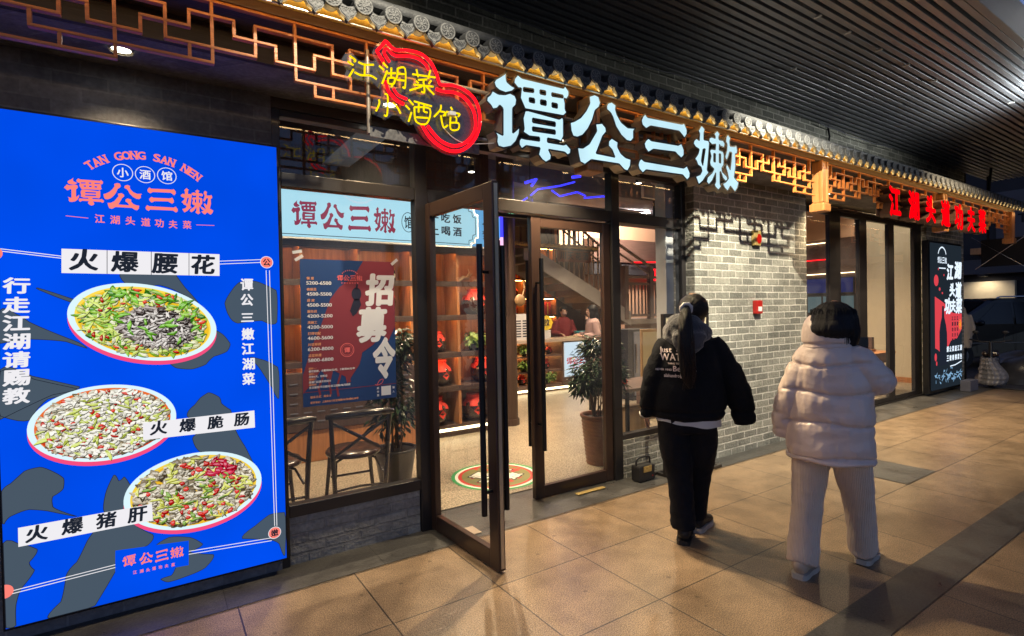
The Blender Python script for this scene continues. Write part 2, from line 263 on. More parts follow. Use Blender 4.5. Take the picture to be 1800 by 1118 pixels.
# ---------------------------------------------------------------- object helpers
def tag(o, label=None, cat=None, group=None, kind=None):
    if label: o['label'] = label
    if cat: o['category'] = cat
    if group: o['group'] = group
    if kind: o['kind'] = kind
    return o
def thing(name, label, cat, loc=(0, 0, 0), rz=0.0, group=None):
    o = bpy.data.objects.new(name, None); C.objects.link(o); o.empty_display_size = 0.1
    o.location = loc; o.rotation_euler = (0, 0, rz)
    return tag(o, label, cat, group)
def copy_tree(o, parent=None):
    c = o.copy(); C.objects.link(c); c.parent = parent
    for ch in list(o.children): copy_tree(ch, c)
    return c
def base_matrix(p):
    m = Matrix.Identity(4)
    while p is not None:
        m = Matrix.Translation(p.location) @ p.rotation_euler.to_matrix().to_4x4() @ m
        p = p.parent
    return m
class MB:
    """collects shapes and links them as ONE mesh object"""
    def __init__(self): self.v = []; self.f = []; self.sm = []
    def add(self, vs, fs, smooth=False):
        n = len(self.v); self.v += [tuple(x) for x in vs]
        for f in fs: self.f.append(tuple(i + n for i in f)); self.sm.append(smooth)
        return self
    def box(self, x0, x1, y0, y1, z0, z1, bev=0.0, mtx=None):
        if x0 > x1: x0, x1 = x1, x0
        if y0 > y1: y0, y1 = y1, y0
        if z0 > z1: z0, z1 = z1, z0
        b = min(bev, (x1 - x0) * .45, (y1 - y0) * .45, (z1 - z0) * .45)
        if b <= 0:
            vs = [(x, y, z) for x in (x0, x1) for y in (y0, y1) for z in (z0, z1)]
            fs = [(0, 1, 3, 2), (4, 6, 7, 5), (0, 4, 5, 1), (2, 3, 7, 6), (0, 2, 6, 4), (1, 5, 7, 3)]
        else:
            bm = bmesh.new(); bmesh.ops.create_cube(bm, size=1.0)
            for v in bm.verts: v.co = ((x0 + x1) / 2 + v.co.x * (x1 - x0), (y0 + y1) / 2 + v.co.y * (y1 - y0), (z0 + z1) / 2 + v.co.z * (z1 - z0))
            bmesh.ops.bevel(bm, geom=list(bm.edges), offset=b, segments=2, profile=0.6, affect='EDGES')
            bm.verts.index_update(); vs = [tuple(v.co) for v in bm.verts]; fs = [[v.index for v in f.verts] for f in bm.faces]; bm.free()
        if mtx: vs = [tuple(mtx @ Vector(v)) for v in vs]
        return self.add(vs, fs)
    def cyl(self, p0, p1, r0, r1=None, n=16, cap=True, smooth=True):
        r1 = r0 if r1 is None else r1
        p0, p1 = Vector(p0), Vector(p1); d = (p1 - p0).normalized()
        a = d.orthogonal().normalized(); b = d.cross(a)
        vs = [p0 + (a * math.cos(2 * math.pi * i / n) + b * math.sin(2 * math.pi * i / n)) * r0 for i in range(n)]
        vs += [p1 + (a * math.cos(2 * math.pi * i / n) + b * math.sin(2 * math.pi * i / n)) * r1 for i in range(n)]
        self.add(vs, [(i, (i + 1) % n, n + (i + 1) % n, n + i) for i in range(n)], smooth)
        if cap: self.add(vs[:n][::-1], [tuple(range(n))]); self.add(vs[n:], [tuple(range(n))])
        return self
    def tube(self, path, r, n=8, closed=False, smooth=True):
        path = [Vector(p) for p in path]; m = len(path); rings = []; prev = None
        for i, p in enumerate(path):
            if closed: t = (path[(i + 1) % m] - path[i - 1]).normalized()
            else: t = (path[min(i + 1, m - 1)] - path[max(i - 1, 0)]).normalized()
            a = t.orthogonal().normalized() if prev is None else (prev - t * prev.dot(t)).normalized()
            prev = a; b = t.cross(a); rr = r[i] if isinstance(r, (list, tuple)) else r
            rings.append([p + (a * math.cos(2 * math.pi * k / n) + b * math.sin(2 * math.pi * k / n)) * rr for k in range(n)])
        vs = [v for ring in rings for v in ring]; fs = []
        for i in range(m if closed else m - 1):
            j = (i + 1) % m
            fs += [(i * n + k, i * n + (k + 1) % n, j * n + (k + 1) % n, j * n + k) for k in range(n)]
        self.add(vs, fs, smooth)
        if not closed: self.add(rings[0][::-1], [tuple(range(n))]); self.add(rings[-1], [tuple(range(n))])
        return self
    def lathe(self, prof, c=(0, 0, 0), n=24, smooth=True, wob=None):
        vs = []; fs = []
        for r, z in prof:
            for k in range(n):
                a = 2 * math.pi * k / n; q = r * (1 + (wob(a, z) if wob else 0))
                vs.append((c[0] + q * math.cos(a), c[1] + q * math.sin(a), c[2] + z))
        for i in range(len(prof) - 1):
            fs += [(i * n + k, i * n + (k + 1) % n, (i + 1) * n + (k + 1) % n, (i + 1) * n + k) for k in range(n)]
        self.add(vs, fs, smooth)
        self.add(vs[:n][::-1], [tuple(range(n))]); self.add(vs[-n:], [tuple(range(n))])
        return self
    def ball(self, c, r, n=16, m=10):
        r = (r, r, r) if not isinstance(r, (tuple, list)) else r
        vs = []; fs = []
        for i in range(m + 1):
            t = math.pi * i / m
            for k in range(n):
                a = 2 * math.pi * k / n
                vs.append((c[0] + r[0] * math.sin(t) * math.cos(a), c[1] + r[1] * math.sin(t) * math.sin(a), c[2] - r[2] * math.cos(t)))
        for i in range(m): fs += [(i * n + k, i * n + (k + 1) % n, (i + 1) * n + (k + 1) % n, (i + 1) * n + k) for k in range(n)]
        return self.add(vs, fs, True)
    def quad(self, a, b, c, d): return self.add([a, b, c, d], [(0, 1, 2, 3)])
    def poly(self, outer, holes=(), F=None, d0=0.0, d1=None):
        """flat polygon (u, v) with holes put on the plane map F; with d1 it is extruded from d0 to d1"""
        loops = [list(outer)] + [list(h) for h in holes]
        flat = [p for l in loops for p in l]
        tris = tessellate_polygon([[Vector((u, v, 0)) for u, v in l] for l in loops])
        def orient(t):
            (ax, ay), (bx_, by), (cx, cy) = (flat[i] for i in t)
            return t if (bx_ - ax) * (cy - ay) - (by - ay) * (cx - ax) > 0 else tuple(reversed(t))
        tris = [orient(t) for t in tris]
        self.add([F(u, v, d0) for u, v in flat], tris)
        if d1 is not None:
            self.add([F(u, v, d1) for u, v in flat], [tuple(reversed(t)) for t in tris])
            for l in loops:
                n = len(l); self.add([F(u, v, d0) for u, v in l] + [F(u, v, d1) for u, v in l], [(i, (i + 1) % n, n + (i + 1) % n, n + i) for i in range(n)])
        return self
    def each(self, name, material, parent=None, boxes=(), bev=0.0, label=None):
        """every box a part of its own"""
        return [MB().box(*q, bev).build(name, material, parent) for q in boxes]
    def build(self, name, material, parent=None, world=True, auto=False):
        me = bpy.data.meshes.new(name)
        vs = self.v
        if parent is not None and world:
            inv = base_matrix(parent).inverted(); vs = [tuple(inv @ Vector(v)) for v in vs]
        me.from_pydata(vs, [], self.f); me.polygons.foreach_set('use_smooth', self.sm); me.update()
        if material is not None: me.materials.append(material)
        o = bpy.data.objects.new(name, me); C.objects.link(o); o.parent = parent
        return o
def mesh_obj(name, vs, fs, material, parent=None, world=True, smooth=True):
    b = MB(); b.add(vs, fs, smooth); return b.build(name, material, parent, world)
def facade(Y, X0=0.0, Z0=0.0):                 # plane facing the street: u right, v up, d towards the street
    return lambda u, v, d=0.0: (X0 + u, Y - d, Z0 + v)
def ellipse(c, a, b, n=40, rot=0.0):
    return [(c[0] + a * math.cos(t) * math.cos(rot) - b * math.sin(t) * math.sin(rot), c[1] + a * math.cos(t) * math.sin(rot) + b * math.sin(t) * math.cos(rot)) for t in [2 * math.pi * i / n for i in range(n)]]
def ribbon(p, w):
    """thin stroke polygon along a 2D polyline"""
    out = []; back = []
    for i, q in enumerate(p):
        a = p[max(i - 1, 0)]; b = p[min(i + 1, len(p) - 1)]
        dx, dy = b[0] - a[0], b[1] - a[1]; l = math.hypot(dx, dy) or 1
        nx, ny = -dy / l * w / 2, dx / l * w / 2
        out.append((q[0] + nx, q[1] + ny)); back.append((q[0] - nx, q[1] - ny))
    return back + out[::-1]
_glyphs = {}
def glyph(ch):
    if ch not in _glyphs:
        c = bpy.data.curves.new('t', 'FONT'); c.body = ch; c.resolution_u = 3
        o = bpy.data.objects.new('t', c); C.objects.link(o)
        dg = bpy.context.evaluated_depsgraph_get()
        me = bpy.data.meshes.new_from_object(o.evaluated_get(dg))
        vs = [(v.co.x, v.co.y) for v in me.vertices]; fs = [tuple(p.vertices) for p in me.polygons]
        bpy.data.objects.remove(o); bpy.data.curves.remove(c); bpy.data.meshes.remove(me)
        xs = [v[0] for v in vs] or [0]; ys = [v[1] for v in vs] or [0]
        _glyphs[ch] = (vs, fs, min(xs), max(xs), min(ys), max(ys))
    return _glyphs[ch]
def weight(bold):
    """offsets (em) that thicken a stroke like a broad brush: more across than down"""
    if bold < 0.012: return [(0, 0)]
    n = 6 if bold < .035 else 10
    return [(0, 0)] + [(bold * 1.15 * math.cos(2 * math.pi * i / n + .4), bold * .8 * math.sin(2 * math.pi * i / n + .4)) for i in range(n)]
def put_char(b, ch, F, cx, cz, w, h, bold=0.02, d=0.0, shear=0.0, rot=0.0, depth=None):
    """one character fitted into a w x h box centred on (cx, cz)"""
    vs, fs, x0, x1, y0, y1 = glyph(ch)
    if not vs: return
    ex = bold * 1.15; ey = bold * .8
    sx, sy = w / max(x1 - x0 + 2 * ex, 1e-6), h / max(y1 - y0 + 2 * ey, 1e-6)
    for k, (ox, oy) in enumerate(weight(bold)):
        def T(p):
            u = (p[0] + ox - (x0 + x1) / 2) * sx; v = (p[1] + oy - (y0 + y1) / 2) * sy; u += shear * v
            return (cx + u * math.cos(rot) - v * math.sin(rot), cz + u * math.sin(rot) + v * math.cos(rot))
        pts = [T(p) for p in vs]; dd = d + k * 4e-5
        b.add([F(u, v, dd) for u, v in pts], fs)
        if depth:
            b.add([F(u, v, dd - depth) for u, v in pts], [f[::-1] for f in fs])
            ed = {}
            for f in fs:
                for i in range(len(f)): ed[(f[i], f[(i + 1) % len(f)])] = 1
            for (i, j) in ed:
                if (j, i) not in ed:
                    (u0, v0), (u1, v1) = pts[i], pts[j]
                    b.add([F(u0, v0, dd), F(u0, v0, dd - depth), F(u1, v1, dd - depth), F(u1, v1, dd)], [(0, 1, 2, 3)])
def put_line(b, s, F, x, z, size, bold=0.015, d=0.0, align='L', shear=0.0, sx=1.0):
    """a run of text with its baseline at z"""
    adv = []; X = 0.0
    for ch in s:
        if ch == ' ': adv.append((ch, X, None)); X += 0.32; continue
        g = glyph(ch); wide = ord(ch) > 0x2000
        adv.append((ch, X if wide else X - g[2], g)); X += 1.0 if wide else (g[3] - g[2]) + 0.09
    off = 0 if align == 'L' else (-X / 2 if align == 'C' else -X)
    ww = [(0, 0), (bold, 0), (-bold, 0), (0, bold * .7)] if bold >= .012 else [(0, 0)]
    for ch, ax, g in adv:
        if g is None: continue
        for k, (ox, oy) in enumerate(ww):
            b.add([F(x + (ax + off + p[0] + ox + shear * p[1]) * size * sx, z + (p[1] + oy) * size, d + k * 4e-5) for p in g[0]], g[1])
    return X * size * sx
def logo(b, F, boxes, d=0.0):
    """the shop's four hand-cut characters, each fitted to (cx, cz, w, h)"""
    for nm, (cx, cz, w, h) in zip(('tan', 'gong', 'san', 'nen'), boxes):
        allp = [p for o, hs in G[nm] for p in o]
        x0, x1 = min(p[0] for p in allp), max(p[0] for p in allp); y0, y1 = min(p[1] for p in allp), max(p[1] for p in allp)
        f = lambda p: (cx + (p[0] - (x0 + x1) / 2) / (x1 - x0) * w, cz + (p[1] - (y0 + y1) / 2) / (y1 - y0) * h)
        for o, hs in G[nm]: b.poly([f(p) for p in o], [[f(p) for p in hh] for hh in hs], F, d)
def row_boxes(cx, cz, w, h, gap=0.06):
    cw = w / (4 + 3 * gap); return [(cx - w / 2 + cw / 2 + i * cw * (1 + gap), cz, cw, h) for i in range(4)]
def spot(parent, loc, target, power, angle, blend=0.4, radius=0.04, col=(1.0, 0.8, 0.52)):
    l = bpy.data.lights.new('lamp', 'SPOT'); l.energy = power; l.color = col; l.spot_size = R(angle); l.spot_blend = blend; l.shadow_soft_size = radius
    o = bpy.data.objects.new('lamp', l); C.objects.link(o); o.parent = parent
    o.location = base_matrix(parent).inverted() @ Vector(loc)
    o.rotation_euler = (Vector(target) - Vector(loc)).to_track_quat('-Z', 'Y').to_euler()
    return o
def area(parent, loc, target, power, sx, sy, col):
    l = bpy.data.lights.new('lamp', 'AREA'); l.energy = power; l.color = col; l.shape = 'RECTANGLE'; l.size = sx; l.size_y = sy
    o = bpy.data.objects.new('lamp', l); C.objects.link(o); o.parent = parent
    o.location = base_matrix(parent).inverted() @ Vector(loc)
    o.rotation_euler = (Vector(target) - Vector(loc)).to_track_quat('-Z', 'Y').to_euler()
    return o

# ---------------------------------------------------------------- outlines (metres on the facade)
G={'tan':[([(1.894,3.138),(1.887,3.099),(1.892,3.067),(1.924,3.05),(1.959,3.042),(1.932,3.015),(1.882,2.995),(1.835,3.0),(1.807,3.015),(1.795,3.043),(1.809,3.065),(1.845,3.09),(1.877,3.114)],[]),([(1.782,2.989),(1.826,2.976),(1.874,2.983),(1.915,3.001),(1.952,2.992),(1.965,2.967),(1.958,2.932),(1.933,2.907),(1.929,2.75),(1.95,2.767),(1.986,2.801),(1.979,2.752),(1.953,2.7),(1.915,2.663),(1.858,2.645),(1.818,2.649),(1.807,2.677),(1.812,2.711),(1.793,2.741),(1.82,2.732),(1.854,2.724),(1.858,2.892),(1.836,2.908),(1.816,2.884),(1.784,2.873),(1.769,2.895),(1.739,2.916),(1.743,2.94),(1.767,2.961)],[]),([(1.976,3.132),(2.008,3.116),(2.353,3.124),(2.365,3.145),(2.4,3.112),(2.399,3.083),(2.38,3.054),(2.356,3.056),(2.365,3.025),(2.364,2.982),(2.378,2.963),(2.349,2.936),(2.029,2.922),(2.017,2.943),(1.993,2.987),(1.998,3.022),(2.003,3.05),(1.978,3.045),(1.945,3.072),(1.95,3.1)],[[(2.02,3.057),(2.101,3.064),(2.1,3.043),(2.019,3.034)],[(2.153,3.069),(2.199,3.072),(2.198,3.046),(2.153,3.045)],[(2.251,3.071),(2.348,3.074),(2.347,3.057),(2.251,3.05)],[(2.065,3.001),(2.106,3.003),(2.106,2.975),(2.064,2.975)],[(2.156,3.005),(2.202,3.008),(2.201,2.978),(2.155,2.977)],[(2.251,3.005),(2.297,3.006),(2.296,2.978),(2.251,2.977)]]),([(2.029,2.911),(2.054,2.916),(2.311,2.907),(2.339,2.927),(2.348,2.907),(2.346,2.798),(2.326,2.758),(2.289,2.764),(2.208,2.762),(2.207,2.736),(2.344,2.739),(2.368,2.75),(2.408,2.72),(2.404,2.69),(2.38,2.674),(2.353,2.69),(2.215,2.688),(2.237,2.652),(2.232,2.623),(2.191,2.599),(2.16,2.613),(2.13,2.643),(2.144,2.688),(2.032,2.685),(1.998,2.659),(1.977,2.683),(1.978,2.71),(1.991,2.73),(2.025,2.728),(2.141,2.733),(2.141,2.757),(2.059,2.751),(2.009,2.77),(2.018,2.792),(2.011,2.86)],[[(2.088,2.872),(2.276,2.879),(2.275,2.852),(2.087,2.846)],[(2.086,2.815),(2.274,2.825),(2.274,2.8),(2.086,2.791)]])],'gong':[([(2.585,3.117),(2.636,3.139),(2.676,3.132),(2.691,3.089),(2.675,3.056),(2.638,3.026),(2.611,2.954),(2.569,2.886),(2.519,2.833),(2.47,2.81),(2.431,2.811),(2.413,2.845),(2.406,2.902),(2.443,2.916),(2.502,2.953),(2.553,3.01),(2.589,3.069)],[]),([(2.764,3.104),(2.801,3.12),(2.844,3.104),(2.838,3.072),(2.853,3.036),(2.895,2.989),(2.961,2.961),(3.046,2.971),(3.022,2.947),(3.021,2.891),(2.992,2.863),(2.948,2.864),(2.893,2.894),(2.84,2.948),(2.81,3.012),(2.789,3.039),(2.752,3.056),(2.751,3.082)],[]),([(2.641,2.933),(2.703,2.949),(2.739,2.923),(2.743,2.893),(2.706,2.856),(2.679,2.799),(2.641,2.725),(2.824,2.724),(2.799,2.771),(2.762,2.796),(2.765,2.831),(2.795,2.857),(2.859,2.838),(2.853,2.802),(2.885,2.76),(2.934,2.736),(2.989,2.731),(2.982,2.679),(2.953,2.639),(2.92,2.643),(2.866,2.679),(2.595,2.673),(2.534,2.631),(2.49,2.644),(2.476,2.693),(2.468,2.74),(2.517,2.744),(2.577,2.783),(2.619,2.842),(2.65,2.885)],[])],'san':[([(3.15,3.097),(3.176,3.077),(3.577,3.095),(3.605,3.107),(3.638,3.061),(3.637,3.024),(3.608,2.988),(3.564,3.019),(3.542,3.032),(3.21,3.016),(3.159,2.987),(3.119,3.008),(3.108,3.041),(3.126,3.075)],[]),([(3.183,2.918),(3.213,2.905),(3.528,2.918),(3.567,2.939),(3.597,2.892),(3.596,2.848),(3.565,2.82),(3.515,2.843),(3.493,2.858),(3.237,2.842),(3.18,2.81),(3.146,2.839),(3.136,2.872),(3.157,2.9)],[]),([(3.099,2.752),(3.133,2.736),(3.591,2.744),(3.631,2.767),(3.668,2.716),(3.664,2.679),(3.632,2.652),(3.601,2.671),(3.578,2.687),(3.152,2.673),(3.116,2.644),(3.077,2.67),(3.065,2.699),(3.078,2.732)],[])],'nen':[([(3.827,3.13),(3.868,3.104),(3.855,3.068),(3.854,3.014),(3.915,3.016),(3.927,2.995),(3.919,2.94),(3.905,2.846),(3.891,2.767),(3.915,2.747),(3.871,2.711),(3.834,2.669),(3.779,2.632),(3.74,2.695),(3.799,2.718),(3.824,2.751),(3.813,2.78),(3.771,2.793),(3.754,2.825),(3.731,2.837),(3.779,2.889),(3.792,2.925),(3.745,2.937),(3.717,2.962),(3.729,2.99),(3.759,3.01),(3.794,2.997),(3.801,3.059),(3.784,3.078)],[[(3.84,2.932),(3.872,2.941),(3.858,2.885),(3.835,2.797),(3.816,2.83),(3.827,2.881)]]),([(4.035,3.121),(4.073,3.096),(4.053,3.069),(4.059,3.047),(4.116,3.048),(4.141,3.024),(4.128,2.991),(4.077,2.995),(4.064,3.008),(4.057,2.96),(4.114,2.953),(4.126,2.924),(4.118,2.836),(4.091,2.809),(4.097,2.778),(4.161,2.746),(4.173,2.72),(4.147,2.701),(4.109,2.724),(4.078,2.776),(4.065,2.774),(4.063,2.672),(4.081,2.65),(4.042,2.615),(4.005,2.634),(3.987,2.655),(4.006,2.681),(4.008,2.759),(3.956,2.683),(3.912,2.647),(3.882,2.667),(3.895,2.707),(3.958,2.753),(3.984,2.787),(3.941,2.808),(3.929,2.834),(3.936,2.858),(3.949,2.89),(3.931,2.934),(3.95,2.952),(4.006,2.953),(4.014,3.001),(3.963,2.989),(3.921,3.009),(3.928,3.041),(3.959,3.054),(4.008,3.05),(4.009,3.07),(3.991,3.086)],[[(3.982,2.918),(4.008,2.919),(4.006,2.849),(3.98,2.85)],[(4.057,2.926),(4.081,2.927),(4.08,2.851),(4.056,2.852)]]),([(4.182,3.112),(4.221,3.088),(4.207,3.054),(4.213,3.015),(4.273,3.021),(4.306,3.034),(4.319,2.991),(4.311,2.966),(4.287,2.959),(4.29,2.851),(4.266,2.751),(4.333,2.711),(4.311,2.66),(4.277,2.624),(4.238,2.652),(4.211,2.669),(4.171,2.621),(4.133,2.64),(4.101,2.676),(4.147,2.697),(4.187,2.734),(4.172,2.78),(4.15,2.824),(4.163,2.854),(4.189,2.833),(4.212,2.808),(4.23,2.89),(4.238,2.963),(4.205,2.963),(4.184,2.916),(4.164,2.885),(4.139,2.91),(4.166,2.969),(4.174,3.025),(4.155,3.046),(4.162,3.087)],[])]}
N={'yellow':[[(0.891,2.979),(0.921,2.964),(0.914,2.954)],[(0.88,2.948),(0.91,2.934)],[(0.91,2.913),(0.886,2.869)],[(0.937,2.957),(0.97,2.952),(1.021,2.963)],[(0.972,2.952),(0.969,2.896)],[(0.915,2.899),(0.949,2.891),(1.002,2.9),(1.036,2.888)],[(1.073,2.988),(1.1,2.965)],[(1.051,2.965),(1.079,2.947)],[(1.096,2.948),(1.066,2.871)],[(1.099,2.934),(1.145,2.946)],[(1.121,2.97),(1.118,2.914)],[(1.101,2.909),(1.102,2.881),(1.133,2.886),(1.137,2.917),(1.101,2.909)],[(1.157,2.975),(1.152,2.927),(1.119,2.866)],[(1.157,2.975),(1.201,2.984),(1.199,2.88),(1.184,2.88)],[(1.156,2.945),(1.196,2.952)],[(1.154,2.911),(1.195,2.916)],[(1.245,2.963),(1.387,2.976)],[(1.27,2.996),(1.279,2.955)],[(1.356,3.009),(1.341,2.959)],[(1.28,2.938),(1.333,2.953)],[(1.265,2.93),(1.281,2.92)],[(1.314,2.946),(1.311,2.928)],[(1.36,2.952),(1.344,2.931)],[(1.251,2.906),(1.372,2.92)],[(1.313,2.928),(1.316,2.877),(1.297,2.876)],[(1.301,2.906),(1.226,2.868)],[(1.328,2.911),(1.377,2.875)],[(1.079,2.818),(1.096,2.808),(1.09,2.707),(1.073,2.702)],[(1.046,2.781),(1.047,2.758),(1.028,2.715)],[(1.124,2.78),(1.151,2.758),(1.169,2.728)],[(1.218,2.815),(1.247,2.79)],[(1.199,2.78),(1.224,2.76)],[(1.234,2.747),(1.215,2.692)],[(1.251,2.812),(1.36,2.805)],[(1.252,2.778),(1.261,2.7),(1.327,2.701),(1.348,2.788),(1.252,2.779)],[(1.28,2.807),(1.277,2.755)],[(1.313,2.807),(1.31,2.768),(1.332,2.764)],[(1.264,2.725),(1.335,2.733)],[(1.419,2.824),(1.414,2.795),(1.374,2.748)],[(1.414,2.786),(1.445,2.785),(1.433,2.763)],[(1.417,2.763),(1.432,2.698),(1.46,2.714)],[(1.482,2.825),(1.494,2.808)],[(1.449,2.787),(1.445,2.765)],[(1.453,2.791),(1.538,2.795),(1.53,2.777)],[(1.481,2.775),(1.479,2.696),(1.528,2.701),(1.533,2.738),(1.48,2.732)],[(1.481,2.771),(1.517,2.771),(1.517,2.74)]],'red':[[(1.08,2.994),(1.043,3.045),(1.096,3.114),(1.124,3.088),(1.155,3.079),(1.224,3.093),(1.298,3.094),(1.358,3.064),(1.396,3.009),(1.414,2.957),(1.433,2.947),(1.506,2.959),(1.579,2.949),(1.645,2.912),(1.678,2.852),(1.685,2.772),(1.662,2.694),(1.613,2.627),(1.546,2.58),(1.472,2.569),(1.401,2.591),(1.341,2.634),(1.297,2.696)],[(1.115,3.002),(1.084,3.045),(1.102,3.073),(1.144,3.046),(1.224,3.062),(1.283,3.063),(1.327,3.043),(1.35,3.013)],[(1.393,2.914),(1.44,2.91),(1.513,2.918),(1.578,2.902),(1.627,2.857),(1.651,2.803),(1.65,2.729),(1.614,2.664),(1.555,2.618),(1.489,2.601),(1.418,2.618),(1.372,2.653),(1.334,2.692)],[(1.088,2.893),(1.104,2.843),(1.145,2.804),(1.192,2.786)],[(1.133,2.862),(1.16,2.831),(1.211,2.819)]],'acrylic':[(1.09,3.13),(1.114,3.127),(1.16,3.101),(1.236,3.117),(1.318,3.114),(1.387,3.078),(1.416,3.011),(1.439,2.973),(1.511,2.978),(1.602,2.965),(1.668,2.92),(1.705,2.845),(1.708,2.756),(1.671,2.661),(1.601,2.584),(1.517,2.546),(1.445,2.55),(1.375,2.579),(1.315,2.632),(1.278,2.682),(1.256,2.692),(1.226,2.68),(1.197,2.695),(1.169,2.724),(1.133,2.721),(1.09,2.686),(1.049,2.699),(1.015,2.709),(1.012,2.741),(1.03,2.795),(1.065,2.815),(1.066,2.845),(1.032,2.871),(0.925,2.874),(0.886,2.852),(0.867,2.874),(0.881,2.915),(0.853,2.96),(0.876,3.001),(0.915,3.01),(0.947,2.979),(1.015,2.992),(1.042,2.999),(1.023,3.04),(1.037,3.077)]}
